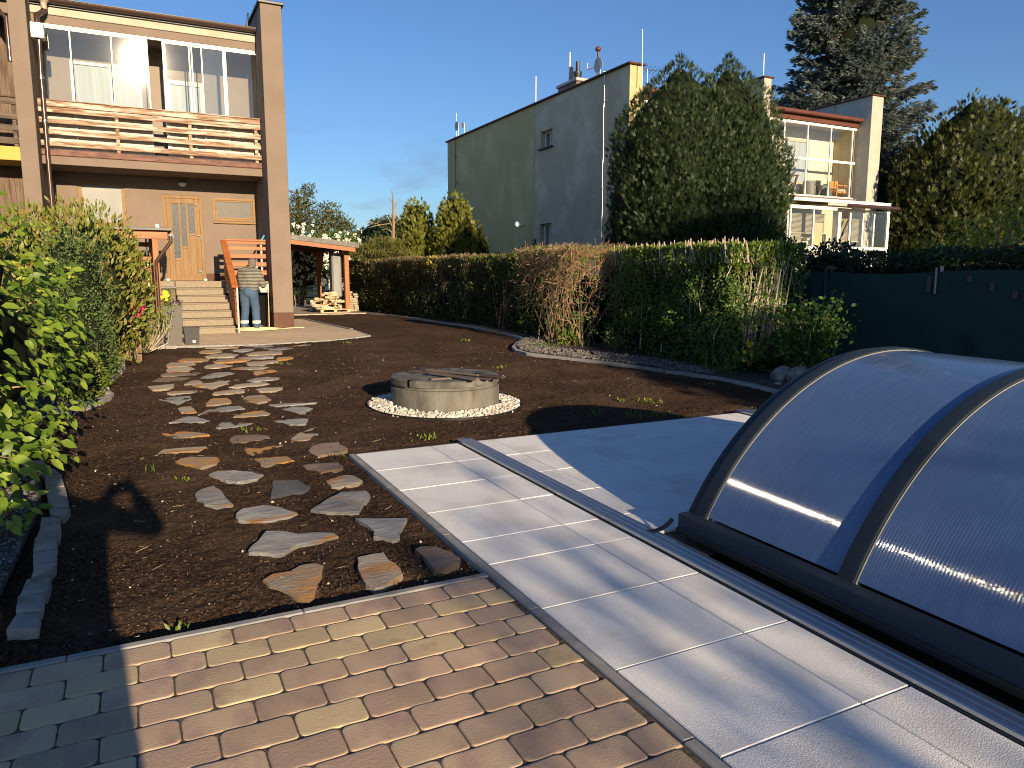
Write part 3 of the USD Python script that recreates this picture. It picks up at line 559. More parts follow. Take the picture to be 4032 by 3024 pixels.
for k, (r0, shift, rot, dz) in enumerate(((RO - .014, .0, 0, .256), (RO - .014, .012, 180, .2545))):
    a = np.radians(np.linspace(-88.5, 88.5, 36) + rot - 62); rr = (r0 + .012) * (1 + .0012 * rng.normal(size=36)); p = np.c_[np.cos(a) * rr, np.sin(a) * rr]
    b = MB(); n = 36; V = []
    for s, z in ((1.0, dz), (1.0, dz + .066), (.985, dz + .074), (.90, dz + .077), (.5, dz + .079)): V.append(np.c_[p * s + [WX, WY], np.full(n, WZ + z) + .003 * rng.normal(size=n) * (s < 1)])
    V.append(np.array([[WX, WY, WZ + dz + .08]])); b.add(np.vstack(V), [x for m in range(4) for i in range(n - 1) for x in ((m * n + i, m * n + i + 1, (m + 1) * n + i + 1), (m * n + i, (m + 1) * n + i + 1, (m + 1) * n + i))] + [(4 * n + i, 4 * n + i + 1, 5 * n) for i in range(n - 1)])
    part(well, 'lid_half', b, M['concrete_lid'], 30)
zt = WZ + .338
M['plank_dark'] = mat('plank_dark', (.045, .03, .03), (.085, .06, .055), scale=6, rough=.6, stretch=(1, 10, 10), bump=.3, bscale=30, bdist=.004)
M['plank_grey'] = mat('plank_grey', (.085, .07, .056), (.15, .125, .10), scale=6, rough=.8, stretch=(1, 10, 10), bump=.3, bscale=30, bdist=.004)
def lidpt(px, py, z): r = ray(px, py); return EYE + r * ((z - CAM_H) / r[2])
W_px = [((1615, 1457), (1795, 1472), .018, M['plank_dark'], .06, 'dark brown board lying at the left on the well lid'), ((1660, 1447), (1960, 1484), .022, M['plank_dark'], .075, 'long dark brown board running across the well lid to its right edge'),
        ((1690, 1463), (1880, 1490), .042, M['plank_grey'], .055, 'short weathered grey board lying across the dark boards on the well lid'), ((1685, 1452), (1890, 1473), .046, M['plank_grey'], .075, 'pale grey board nearest the house on the well lid'),
        ((1780, 1478), (1930, 1489), .02, M['plank_dark'], .06, 'dark board at the front right of the well lid'), ((1870, 1470), (1984, 1482), .046, M['plank_dark'], .07, 'dark board overhanging the right rim of the well lid'), ((1695, 1491), (1795, 1484), .012, M['plank_grey'], .05, 'small grey offcut at the front of the well lid')]
for a, c, h, m, w, lab in W_px:
    p, q = lidpt(*a, zt + h), lidpt(*c, zt + h); p[2] = q[2] = zt + h - .0095
    b = MB().bar(p, q, w, .021); solo('board', b, m, lab, 'board')
# gravel ring in a black plastic edging
GR = .90
gc = thing('gravel_ring_edging', 'black plastic strip holding the white gravel ring around the well', 'edging strip', (WX, WY, WZ))
part(gc, 'strip', MB().lathe([(GR, -.1), (GR + .008, -.1), (GR + .008, .012), (GR, .012), (GR, -.1)], (WX, WY, WZ), 80, .034), mat('black_plastic', (.012, .012, .013), rough=.4), 40)
N = 2600; a = rng.random(N) * 6.2832; rr = np.sqrt((RO + .01) ** 2 + rng.random(N) * ((GR - .012) ** 2 - (RO + .01) ** 2)); s = .014 + .017 * rng.random(N)
M['pebble_white'] = mat('pebble_white', (.38, .335, .28), (.58, .54, .48), scale=5, rough=.8, rnd=.3, c3=(.36, .27, .19), c3scale=6, c3lo=.55, c3hi=.75)
scatter('/World/gravel_ring', [(pebble_mesh(rng), M['pebble_white']) for _ in range(6)], np.c_[WX + np.cos(a) * rr, WY + np.sin(a) * rr, WZ + .034 * (np.sin(a) * rr) - .028 + s * .5 + .045 * rng.random(N) * (1 - (rr - RO) / (GR - RO))], np.c_[s, s, s * .8], rng.normal(size=(N, 4)), rng.integers(0, 6, N), label='white and buff gravel filling the ring around the well', cat='gravel')
solo('gravel_ring_bed', MB().lathe([(RO - .05, -.03), (RO - .05, -.008), (GR, -.018), (GR, -.03)], (WX, WY, WZ), 60, .034), M['pebble_pale'], 'flat bed of pale gravel under the well gravel ring', 'gravel', kind='stuff', smooth=True)

# ================================================================ terrace paving in front of the house
TZ = .40
M['small_pavers'] = usdkit.material(stage, '/World/Looks/small_pavers', {'g': ('geometry', {}), 'mp': ('mapping', {'rotation': (0, 0, 0.0)}), 'bk': ('brick_texture', {'scale': 1.0, 'brick_width': .2, 'row_height': .1, 'mortar_size': .005, 'mortar_smooth': .2, 'color1': (.60, .45, .29), 'color2': (.52, .385, .245), 'mortar': (.34, .26, .17), 'bias': -.1}),
    'n': ('noise_texture', {'scale': 1.4, 'detail': 6.0}), 'r': ('rgb_ramp', {'ramp': [(0, (.75, .75, .75)), (1, (1.2, 1.2, 1.2))]}), 'mx': ('mix', {'mix_type': 'multiply', 'fac': 1.0}), 'b': ('bump', {'strength': .5, 'distance': .006, 'invert': True}), 'p': ('principled_bsdf', {'roughness': .85, 'specular_ior_level': .25})},
    [('g.position', 'mp.vector'), ('mp.vector', 'bk.vector'), ('g.position', 'n.vector'), ('n.fac', 'r.fac'), ('bk.color', 'mx.color1'), ('r.color', 'mx.color2'), ('mx.color', 'p.base_color'), ('bk.fac', 'b.height'), ('b.normal', 'p.normal')], surface='p.BSDF')
tip, bk = gnd(1455, 1322), gnd(1155, 1249)
T_poly = [tuple(gnd(520, 1372)[:2]), tuple(gnd(700, 1364)[:2]), tuple(gnd(1000, 1358)[:2]), tuple(gnd(1300, 1341)[:2]), tuple(tip[:2]), (4.35, 16.5), (4.3, 18.3), (4.25, 21.6), (3.3, 21.6), (3.3, 20.0), (-1.5, 20.0), (-1.5, 15.4)]
pg = Polygon(T_poly).buffer(0); tm = trimesh.creation.extrude_polygon(pg, .2, engine='earcut'); tm = tm.subdivide().subdivide().subdivide(); v = np.array(tm.vertices); v[:, 2] = np.where(v[:, 2] > .1, gz(v[:, 1]) + .006, gz(v[:, 1]) - .15)
solo('terrace_paving', (v, tm.faces), M['small_pavers'], 'terrace of small sandy brown pavers before the house steps', 'paving', kind='structure', loc=(2, 16, 0))
tk = thing('terrace_kerb', 'pale concrete kerb around the paved terrace', 'kerb', (3, 15, .35), kind='structure')
ring = [p for p in T_poly[1:8]]
for i in range(len(ring) - 1):
    a, c = np.array(ring[i]), np.array(ring[i + 1]); L = np.linalg.norm(c - a); n = max(1, round(L)); d = (c - a) / L
    for k in range(n):
        p, q = a + d * (L * k / n + .003), a + d * (L * (k + 1) / n - .003); hi = .03 if i >= 4 else .012
        part(tk, 'kerb_stone', MB().bar((*p, float(gz(p[1])) - .08 + hi), (*q, float(gz(q[1])) - .08 + hi), .06, .16), M['kerb'])
solo('carport_floor', MB().box(2.9, 7.2, 24.3, 34, .2, .408), mat('carport_floor', (.27, .23, .18), (.34, .29, .23), scale=2, rough=.9), 'sandy paved floor under the carport', 'paving', kind='structure')
# ================================================================ the brown terraced house on the left
M['stucco'] = mat('stucco', (.165, .126, .099), (.188, .145, .115), scale=1.6, rough=.92, bump=.35, bscale=220, bdist=.006, spec=.15)
M['stucco_plinth'] = mat('stucco_plinth', (.085, .044, .032), (.115, .062, .046), scale=12, rough=.92, bump=.5, bscale=160, bdist=.008, spec=.15)
M['brown_metal'] = mat('brown_metal', (.045, .024, .018), rough=.28, spec=.6, coat=.3)
M['black_metal'] = mat('black_metal', (.018, .018, .02), rough=.45, spec=.5)
M['cream_metal'] = mat('cream_metal', (.25, .21, .15), (.34, .29, .215), scale=3, rough=.5, metal=.0, spec=.3, bump=.25, bscale=6, bdist=.02)
M['white_frame'] = mat('white_frame', (.66, .64, .59), rough=.4)
M['cream_panel'] = mat('cream_panel', (.40, .365, .28), (.48, .44, .35), scale=2, rough=.5)
M['wood_worn'] = mat('wood_worn', (.17, .085, .045), (.30, .21, .14), scale=4.5, rough=.75, lo=.42, hi=.58, stretch=(.55, 5, 5), bump=.5, bscale=14, bdist=.008, bstretch=(.5, 6, 6), c3=(.46, .39, .31), c3scale=2.6, c3lo=.48, c3hi=.58)
M['wood_orange'] = mat('wood_orange', (.24, .072, .02), (.33, .11, .032), scale=3, rough=.5, stretch=(.6, 6, 6), bump=.2, bscale=12, bdist=.004, bstretch=(.5, 6, 6), rnd=.12)
M['wood_post'] = mat('wood_post', (.23, .078, .022), (.32, .115, .036), scale=3, rough=.55, stretch=(6, 6, .5), bump=.2, bscale=12, bdist=.004, bstretch=(6, 6, .5), rnd=.1)
M['wood_dark'] = mat('wood_dark', (.085, .04, .025), (.14, .075, .05), scale=3, rough=.6, stretch=(.6, 6, 6))
M['oak_frame'] = mat('oak_frame', (.185, .112, .055), (.235, .15, .078), scale=2.5, rough=.65, stretch=(7, 7, .5), spec=.12)
M['oak_frame_x'] = mat('oak_frame_x', (.20, .125, .062), (.25, .16, .085), scale=2.5, rough=.65, stretch=(.5, 7, 7), spec=.12)
M['figured_glass'] = mat('figured_glass', (.022, .026, .032), (.075, .085, .095), scale=38, rough=.34, lo=.38, hi=.66, detail=2, spec=.12, bump=.35, bscale=55, bdist=.006)
M['figured_glass_b'] = mat('figured_glass_b', (.075, .07, .066), (.125, .118, .11), scale=42, rough=.36, lo=.38, hi=.66, detail=2, spec=.12, bump=.3, bscale=60, bdist=.006)
M['step_stone'] = mat('step_stone', (.19, .152, .108), (.25, .205, .15), scale=26, rough=.85, detail=5, bump=.4, bscale=60, bdist=.006)
M['steel'] = mat('steel', (.5, .5, .5), rough=.3, metal=1)
M['grey_paint'] = mat('grey_paint', (.34, .33, .31), rough=.6)
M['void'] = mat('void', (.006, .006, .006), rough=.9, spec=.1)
M['curtain'] = mat('curtain', (.26, .30, .33), (.33, .37, .40), scale=2, rough=.5, stretch=(9, 1, .2), spec=.15)
M['glass_loggia'] = pane('glass_loggia', (.95, .96, .95), haze=.03, rough=.02, dirt=.012)
M['glass_clear'] = pane('glass_clear', (.97, .98, .97), haze=.02, rough=.02, dirt=.012)
H1 = thing('terraced_house', 'brown rendered terraced house with glazed upper balcony and entrance steps', 'house', (.7, 19, .4))
XL0, XL1, XR0, XR1, YF, YB = -1.80, -1.50, 2.86, 3.31, 17.71, 31.0
part(H1, 'fin_wall', MB().rbox(XR0, XR1, YF, YB, .76, 7.5, .006), M['stucco'], 30)
part(H1, 'plinth', MB().rbox(XR0 - .004, XR1 + .004, YF - .004, YB, .3, .757, .006), M['stucco_plinth'], 30)
part(H1, 'fin_cap', MB().rbox(XR0 - .05, XR1 + .055, YF - .05, YB, 7.503, 7.56, .01), M['black_metal'], 30)
part(H1, 'fin_wall', MB().rbox(XL0, XL1, YF, YB, .3, 7.5, .006), M['stucco'], 30)
part(H1, 'fin_cap', MB().rbox(XL0 - .05, XL1 + .05, YF - .05, YB, 7.503, 7.56, .01), M['black_metal'], 30)
YW = 19.51
# ground floor wall with holes for door and windows
DX0, DX1, DZ0, DZ1 = .745, 1.61, 1.49, 3.50
WX0, WX1, WZ0, WZ1 = 1.84, 2.815, 2.93, 3.48
LX0, LX1, LZ0, LZ1 = -.96, -.02, 2.75, 3.715
pg = Polygon([(XL1, .3), (XR0, .3), (XR0, 3.885), (XL1, 3.885)], [[(DX0, DZ0), (DX1, DZ0), (DX1, DZ1), (DX0, DZ1)], [(WX0, WZ0), (WX1, WZ0), (WX1, WZ1), (WX0, WZ1)], [(LX0, LZ0), (LX1, LZ0), (LX1, LZ1), (LX0, LZ1)]])
def wall_from(poly, y0, y1):
    m = trimesh.creation.extrude_polygon(poly, y1 - y0, engine='earcut'); v = np.array(m.vertices); return MB().add(np.c_[v[:, 0], v[:, 2] + y0, v[:, 1]], m.faces[:, ::-1])
gw = part(H1, 'ground_floor_wall', wall_from(pg, YW, YW + .3), M['stucco'])
part(H1, 'plinth', MB().box(DX1 + .003, XR0 - .003, YW - .012, YW - .001, 1.492, 1.665), M['stucco_plinth'])
# balcony slab
part(H1, 'balcony_slab', MB().rbox(XL1 + .004, XR0 - .004, 18.33, YW + .3, 3.89, 4.06, .006), M['stucco'], 30)
part(H1, 'slab_edge', MB().rbox(XL1 + .005, XR0 - .002, 18.30, 18.6, 4.063, 4.19, .012), mat('slab_edge', (.085, .05, .04), (.20, .10, .075), scale=5, rough=.8, stretch=(.8, 4, 3)), 30)
# upper storey behind the balcony
U = [[(-.93, 4.85), (.47, 4.85), (.47, 6.3), (-.93, 6.3)], [(.99, 4.1), (1.80, 4.1), (1.80, 6.12), (.99, 6.12)]]
part(H1, 'upper_wall', wall_from(Polygon([(XL1, 4.063), (XR0, 4.063), (XR0, 6.95), (XL1, 6.95)], U), YW + .1, YW + .4), mat('stucco_upper', (.21, .175, .145), (.235, .195, .16), scale=2, rough=.9))
part(H1, 'balcony_ceiling', MB().box(XL1 + .003, XR0 - .003, 18.6, YW + .098, 6.75, 6.85), M['stucco'])
part(H1, 'lintel', MB().rbox(XL1 + .003, XR0 - .003, 18.50, 18.62, 6.70, 6.87, .006), M['stucco'], 30)
part(H1, 'fascia', MB().rbox(XL1 + .003, XR0 - .003, 18.475, 18.62, 6.873, 7.025, .006), M['cream_metal'], 30)
part(H1, 'roof', MB().box(XL1 + .003, XR0 - .003, 18.42, YB, 7.028, 7.07), M['black_metal'])
part(H1, 'party_wall', MB().box(XL1 + .003, XR0 - .003, 30.6, YB, .3, 7.02), M['stucco'])
# gutter: half round, with joint beads
g = MB(); t = np.linspace(0, math.pi, 11); n = 2; P = np.array([[(x, 18.36 - .075 * math.cos(a), 7.14 - .085 * math.sin(a)) for a in t] for x in (XL1 + .01, XR0 - .01)]); g.grid(P); Q = np.array([[(x, 18.36 - .07 * math.cos(a), 7.142 - .08 * math.sin(a)) for a in t] for x in (XL1 + .01, XR0 - .01)]); g.grid(Q[::-1])
g.tube([(XL1 + .01, 18.283, 7.143), (XR0 - .01, 18.283, 7.143)], .011, 8)
gu = part(H1, 'gutter', g, M['brown_metal'], True)
for px in (360, 580, 798, 1000):
    x = atY(px, 100, 18.3)[0]; b = MB(); b.grid(np.array([[(x + d, 18.36 - .081 * math.cos(a), 7.14 - .091 * math.sin(a)) for a in t] for d in (-.012, .012)])); part(gu, 'bracket', b, M['black_metal'], True)
# downpipe with hopper
xh = float(atY(145, 120, 18.15)[0]); x1 = float(atY(172, 20, 18.3)[0])
dp = part(H1, 'downpipe', MB().tube([(xh + .02, 18.15, 6.28), (xh + .015, 18.15, 5.9), (xh, 18.2, 5.7), (xh, 18.2, 2.4)], .045, 12), M['brown_metal'], True)
part(dp, 'elbow', MB().tube([(x1, 18.32, 7.10), (x1, 18.32, 6.98), (x1 - .01, 18.3, 6.88), (x1 - .07, 18.25, 6.80), (x1 - .14, 18.2, 6.75), (xh + .02, 18.16, 6.70), (xh + .015, 18.15, 6.58)], .052, 12), M['brown_metal'], True)
b = MB().lathe([(.055, -.14), (.06, -.02), (.11, .05), (.115, .09)], (x1, 18.31, 7.05), 14); part(dp, 'funnel', b, M['cream_metal'], 30)
part(dp, 'hopper', MB().rbox(xh - .11, xh + .13, 18.05, 18.28, 6.28, 6.58, .015), mat('hopper', (.38, .34, .28), (.46, .42, .35), scale=6, rough=.4, metal=.5), 30)
for z in (5.55, 4.72): part(dp, 'pipe_clamp', MB().tube([(xh, 18.2, z - .02), (xh, 18.2, z + .02)], .054, 12), M['steel'], True)
# balcony railing: worn boards on posts
br = part(H1, 'balcony_railing', MB().rbox(XL1 + .012, XR0 + .0 - .004, 18.30, 18.40, 5.158, 5.178, .006), M['wood_worn'], 30)
rng = rng_(31)
for z in (5.10, 4.978, 4.765, 4.54, 4.31): part(br, 'slat', MB().rbox(XL1 + .01, XR0 - .004, 18.318 + rng.random() * .006, 18.348, z - .053, z + .053, .006), M['wood_worn'], 30)
for px in (150, 465, 750, 1008): x = float(atY(px, 550, 18.38)[0]); part(br, 'post', MB().rbox(x - .035, x + .035, 18.352, 18.40, 4.19, 5.155, .006), M['wood_worn'], 30)
# glazing of the balcony
YG = 18.52
gl = part(H1, 'balcony_glazing', MB().rbox(XL1 + .02, 2.83, YG - .02, YG + .03, 6.655, 6.698, .004), M['white_frame'], 30); part(gl, 'bottom_rail', MB().rbox(XL1 + .02, 2.83, YG - .02, YG + .03, 4.192, 4.235, .004), M['white_frame'], 30)
def gx(px): return float(atY(px, 350, YG)[0])
sash = [(168, 290, 0), (290, 450, .006), (450, 589, 0), (650, 762, 0), (752, 884, .012), (800, 893, -.012), (888, 1017, .004)]
for i, (a, c, dy) in enumerate(sash):
    x0, x1, y = gx(a), gx(c), YG + dy; fw = .028
    f = MB()
    for xa, xb in ((x0 - fw / 2, x0 + fw / 2), (x1 - fw / 2, x1 + fw / 2)): f.rbox(xa, xb, y - .012, y + .012, 4.24, 6.65, .004)
    f.box(x0 + fw / 2, x1 - fw / 2, y - .011, y + .011, 6.615, 6.648).box(x0 + fw / 2, x1 - fw / 2, y - .011, y + .011, 5.03, 5.08)
    s = part(gl, 'sash', f, M['white_frame'])
    part(H1, 'glass_pane', MB().box(x0 + fw / 2, x1 - fw / 2, y - .003, y + .003, 5.081, 6.614), M['glass_loggia'])
    part(H1, 'lower_panel', MB().box(x0 + fw / 2, x1 - fw / 2, y - .004, y + .004, 4.24, 5.029), M['cream_panel'])
part(gl, 'centre_post', MB().rbox(gx(655) - .03, gx(655) + .03, YG - .02, YG + .03, 4.24, 6.65, .004), M['white_frame'], 30)
# upper window and balcony door
def frame(x0, x1, z0, z1, y0, y1, w, m, b=.005):
    return MB().rbox(x0, x0 + w, y0, y1, z0, z1, b).rbox(x1 - w, x1, y0, y1, z0, z1, b).rbox(x0 + w, x1 - w, y0, y1, z1 - w, z1, b).rbox(x0 + w, x1 - w, y0, y1, z0, z0 + w, b)
M['pvc_cream'] = mat('pvc_cream', (.42, .36, .27), rough=.35)
yu = YW + .1
uw = part(H1, 'upper_window', frame(-.93, .47, 4.85, 6.3, yu - .02, yu + .06, .07, 0), M['pvc_cream'], 30)
part(uw, 'mullion', MB().rbox(-.16, -.08, yu - .025, yu + .05, 4.92, 6.23, .004), M['pvc_cream'], 30)
for x0, x1 in ((-.86, -.16), (-.08, .40)): part(uw, 'pane', MB().box(x0, x1, yu + .015, yu + .02, 4.92, 6.23), M['curtain'])
bd2 = part(H1, 'balcony_door', frame(.99, 1.80, 4.1, 6.12, yu - .02, yu + .06, .10, 0), M['pvc_cream'], 30)
part(bd2, 'pane', MB().box(1.09, 1.70, yu + .015, yu + .02, 4.2, 6.02), M['curtain'])
part(bd2, 'mullion', MB().rbox(1.40, 1.44, yu - .01, yu + .014, 4.2, 6.02, .003), M['grey_paint'], 30)
# ground floor: left window
lw = part(H1, 'window', frame(LX0, LX1, LZ0, LZ1, YW + .03, YW + .10, .075, 0), M['oak_frame_x'], 30)
part(lw, 'pane', MB().box(LX0 + .075, LX1 - .075, YW + .06, YW + .066, LZ0 + .075, LZ1 - .075), mat('window_grey', (.13, .135, .13), (.18, .185, .18), scale=3, rough=.3, spec=.15))
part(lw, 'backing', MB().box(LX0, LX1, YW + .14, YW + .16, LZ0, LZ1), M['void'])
# right window
rw = part(H1, 'window', frame(WX0, WX1, WZ0, WZ1, YW - .015, YW + .07, .055, 0), M['oak_frame_x'], 30)
part(rw, 'inner_frame', frame(WX0 + .058, WX1 - .058, WZ0 + .058, WZ1 - .058, YW + .0, YW + .05, .035, 0), M['oak_frame_x'], 30)
part(rw, 'pane', MB().box(WX0 + .093, WX1 - .093, YW + .02, YW + .028, WZ0 + .093, WZ1 - .093), M['figured_glass_b'])
part(rw, 'sill', MB().rbox(WX0 + .0, WX1 + .02, YW - .06, YW - .017, WZ0 - .06, WZ0 - .015, .006), M['oak_frame_x'], 30)
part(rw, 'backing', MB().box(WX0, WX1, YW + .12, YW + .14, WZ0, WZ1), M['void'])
# front door
yd = YW + .02
dr = part(H1, 'front_door', frame(DX0, DX1, DZ0 + .005, DZ1, yd - .01, yd + .06, .075, 0), M['oak_frame'], 30)
part(dr, 'leaf_frame', frame(DX0 + .078, DX1 - .078, DZ0 + .01, DZ1 - .078, yd + .0, yd + .05, .115, 0), M['oak_frame'], 30)
ix0, ix1 = DX0 + .193, DX1 - .193; cw = (ix1 - ix0) / 3; iz0, iz1 = DZ0 + .125, DZ1 - .193
for k in range(3):
    a, c = ix0 + k * cw, ix0 + (k + 1) * cw; zb = (iz0 + .36, iz0 + .64, iz0 + .95)[k]
    if k: part(dr, 'mullion', MB().rbox(a - .024, a + .024, yd + .002, yd + .05, iz0, iz1, .005), M['oak_frame'], 30)
    l, r = a + (.024 if k else 0), c - (.024 if k < 2 else 0)
    part(dr, 'pane', MB().box(l, r, yd + .02, yd + .03, zb + .055, iz1), M['figured_glass'])
    part(dr, 'rail', MB().rbox(l + .001, r - .001, yd + .002, yd + .05, zb, zb + .055, .005), M['oak_frame_x'], 30)
    part(dr, 'panel', MB().rbox(l + .001, r - .001, yd + .018, yd + .03, iz0, zb - .001, .003), M['oak_frame'], 30)
for z in (3.27, 2.55, 1.70): part(dr, 'hinge', MB().rbox(DX1 - .165, DX1 - .075, yd - .035, yd - .012, z, z + .035, .006).rbox(DX1 - .09, DX1 - .068, yd - .035, yd - .012, z - .08, z + .0, .005), mat('hinge_grey', (.20, .19, .18), rough=.6) if 'hinge_grey' not in M else M['hinge_grey'], 30); M.setdefault('hinge_grey', UsdShade.Material.Get(stage, '/World/Looks/hinge_grey'))
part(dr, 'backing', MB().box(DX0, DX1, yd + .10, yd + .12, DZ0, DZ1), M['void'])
for x in (DX0 + .02, DX1 - .02): part(dr, 'corner_cap', MB().ico((x, yd - .02, DZ0 + .025), (.045, .02, .03), 2), M['white_frame'], True)
# lamp above the door, socket
lx, lz = float(atY(717, 722, YW)[0]), float(atY(717, 722, YW)[2])
wl = part(H1, 'wall_lamp', MB().lathe([(0, -.085), (.05, -.075), (.085, -.045), (.10, .0), (0, .0)], (lx, YW - .08, lz), 24), mat('opal', (.78, .77, .74), rough=.35), True)
part(wl, 'lamp_plate', MB().rbox(lx - .11, lx + .11, YW - .09, YW - .001, lz + .002, lz + .03, .008), M['black_metal'], 30)
part(H1, 'socket', MB().rbox(.565, .64, YW - .03, YW - .001, 2.72, 2.81, .008), M['white_frame'], 30)
# landing and steps
part(H1, 'landing', MB().rbox(.85, XR0 - .005, 18.2, YW - .002, 1.34, 1.488, .008), M['step_stone'], 30)
st = part(H1, 'steps', MB().box(.87, 1.85, 16.50, 18.195, .3, .42), M['stucco'])
for i in range(7):
    z1 = .4 + .1557 * (i + 1); y0 = 16.46 + .29 * i
    if i < 6: part(st, 'step', MB().rbox(.845 if i > 2 else .87, 1.868, y0, y0 + .32, z1 - .1557 + .004, z1 - .028, .006).rbox(.845 if i > 2 else .87, 1.872, y0 - .016, y0 + .32, z1 - .026, z1, .010), M['step_stone'], 30)
part(st, 'side_wall', MB().prism([(16.62, .3), (18.19, .3), (18.19, 1.2), (16.62, .38)], .875, 1.84, 'x'), M['stucco'])
part(H1, 'landing_edge', MB().rbox(1.90, XR0 - .006, 18.16, 18.198, 1.22, 1.43, .006), M['grey_paint'], 30)
part(H1, 'landing_coping', MB().rbox(1.90, XR0 - .006, 18.12, 18.30, 1.435, 1.452, .004), M['black_metal'], 30)
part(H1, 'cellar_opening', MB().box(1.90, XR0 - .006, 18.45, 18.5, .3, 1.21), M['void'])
part(H1, 'landing_side_wall', MB().rbox(-.2, .84, 18.18, YW - .003, .3, 1.32, .006), M['stucco'], 30)
part(H1, 'side_coping', MB().rbox(-.25, .86, 18.10, 18.26, 1.323, 1.375, .006), M['brown_metal'], 30)
part(H1, 'side_landing', MB().rbox(-.2, .84, 18.262, YW - .003, 1.325, 1.488, .006), M['step_stone'], 30)
# orange railing of the landing and the stair flight
rz = lambda px, py, y=18.22: float(atY(px, py, y)[2])
xa, xb = float(atY(889, 960, 18.22)[0]), float(atY(1045, 960, 18.22)[0])
rr = part(H1, 'landing_railing', MB().rbox(xa - .03, xb, 18.18, 18.27, rz(960, 949), rz(960, 942), .006), M['wood_orange'], 30)
for ya, yb in ((950, 962), (971, 985), (999, 1017), (1031, 1049), (1064, 1083)): part(rr, 'slat', MB().rbox(xa, xb, 18.195, 18.22, rz(960, yb), rz(960, ya), .006), M['wood_orange'], 30)
xp = float(atY(1029, 1000, 18.24)[0])
part(rr, 'post', MB().rbox(xp - .022, xp + .022, 18.223, 18.265, 1.45, rz(960, 950), .004), M['grey_paint'], 30)
for ya in (956, 978, 1008, 1040, 1073): part(rr, 'bolt', MB().ico((xp, 18.193, rz(1020, ya)), (.012, .006, .012), 1), M['steel'], True)
top, bot = np.array([1.90, 18.2, rz(890, 948, 18.2)]), np.array([1.91, 16.52, float(atY(932, 1130, 16.5)[2])])
sr = part(H1, 'stair_railing', MB().bar(top, bot, .13, .035), M['wood_orange'])
for k in range(5):
    d = np.array([.0, 0, -.16 - .15 * k]); part(sr, 'slat', MB().bar(top + d, bot + d + [0, .03, 0], .028, .085), M['wood_orange'])
for t in (.02, .98):
    p = bot + (top - bot) * t; part(sr, 'post', MB().rbox(p[0] + .018, p[0] + .058, p[1] - .02, p[1] + .02, .4 if t < .5 else 1.45, p[2] - .02, .004), M['grey_paint'], 30)
# small left landing rail
lr = part(H1, 'side_railing', MB().rbox(.30, .34, 18.2, 18.24, 1.375, 2.5, .004), M['steel'], 30)
for z in (1.72, 2.0, 2.28): part(lr, 'slat', MB().rbox(-.2, .42, 18.17, 18.195, z - .05, z + .05, .006), M['wood_orange'], 30)
# steel flues on the roof
for px, r in ((212, .06), (245, .07), (268, .05)):
    p = atY(px, 5, 22.0); part(H1, 'flue', MB().tube([(p[0], 22.0, 7.07), (p[0], 22.0, 9.1)], r, 14), M['steel'], True)
part(H1, 'roof_pipe', MB().tube([(2.70, 18.7, 7.07), (2.74, 18.7, 7.5), (2.78, 18.9, 7.62)], .02, 8), M['steel'], True)

# neighbour's balcony at the far left
H2 = thing('neighbour_house', 'dark brown neighbouring house with weathered balcony boards and yellow slab edge', 'house', (-4.2, 19, .4))
M['wood_old'] = mat('wood_old', (.055, .04, .03), (.14, .105, .08), scale=4, rough=.85, stretch=(.6, 5, 5), bump=.4, bscale=14, bdist=.006, bstretch=(.5, 6, 6))
part(H2, 'wall', MB().box(-7.0, XL0 - .005, 19.4, 19.7, .3, 7.3), mat('boards_old', (.07, .045, .032), (.16, .115, .085), scale=4, rough=.9, stretch=(7, 7, .4)))
part(H2, 'balcony_slab', MB().rbox(-7.0, XL0 - .005, 18.4, 19.4, 3.93, 4.20, .006), mat('yellow_render', (.42, .27, .06), (.48, .33, .09), scale=4, rough=.9), 30)
part(H2, 'roof', MB().box(-7.0, XL0 - .005, 18.35, 31, 7.0, 7.1), M['black_metal']); part(H2, 'fascia', MB().rbox(-7.0, XL0 - .005, 18.45, 18.6, 6.78, 6.998, .006), M['stucco'], 30)
rl = part(H2, 'balcony_railing', MB().rbox(-7.0, XL0 - .006, 18.42, 18.5, 5.17, 5.20, .005), M['wood_old'], 30)
for z in (5.09, 4.80, 4.58, 4.33): part(rl, 'slat', MB().rbox(-7.0, XL0 - .006, 18.44, 18.47, z - .055, z + .055, .006), M['wood_old'], 30)
for x in (-1.93, -2.9): part(rl, 'post', MB().rbox(x - .035, x + .035, 18.475, 18.53, 4.2, 5.16, .005), M['wood_old'], 30)
part(H2, 'downpipe', MB().tube([(-2.06, 18.3, 7.0), (-2.06, 18.3, 6.85), (-1.98, 18.27, 6.72), (-1.88, 18.2, 6.62), (-1.87, 18.2, 5.8)], .05, 10), M['brown_metal'], True)

# timber lean-to roof left of the steps
LT = thing('lean_to', 'small orange timber lean-to with black roof and brown downpipe beside the steps', 'lean-to', (.1, 17.2, .4))
q = lambda px, py, y: atY(px, py, y)
part(LT, 'roof', MB().rbox(-1.3, float(q(678, 905, 16.8)[0]), 16.75, 18.05, float(q(640, 908, 16.8)[2]), float(q(640, 897, 16.8)[2]), .006), M['black_metal'], 30)
zb = float(q(640, 908, 16.8)[2]) - .004
part(LT, 'beam', MB().rbox(-1.25, float(q(659, 920, 16.9)[0]), 16.86, 16.95, zb - .16, zb, .005), M['wood_orange'], 30)
for px, y in ((613, 16.9), (599, 17.9)): x = float(q(px, 1000, y)[0]); part(LT, 'post', MB().rbox(x - .055, x + .055, y - .05, y + .05, .4, zb - .005 if y > 17 else zb - .163, .006), M['wood_post'], 30)
a, c, d = q(672, 935, 16.7), q(615, 1030, 16.7), q(616, 1185, 16.7)
part(LT, 'gutter', MB().tube([(a[0] + .01, 16.70, a[2] + .03), (a[0] + .01, 18.0, a[2] + .05)], .05, 10), M['brown_metal'], True)
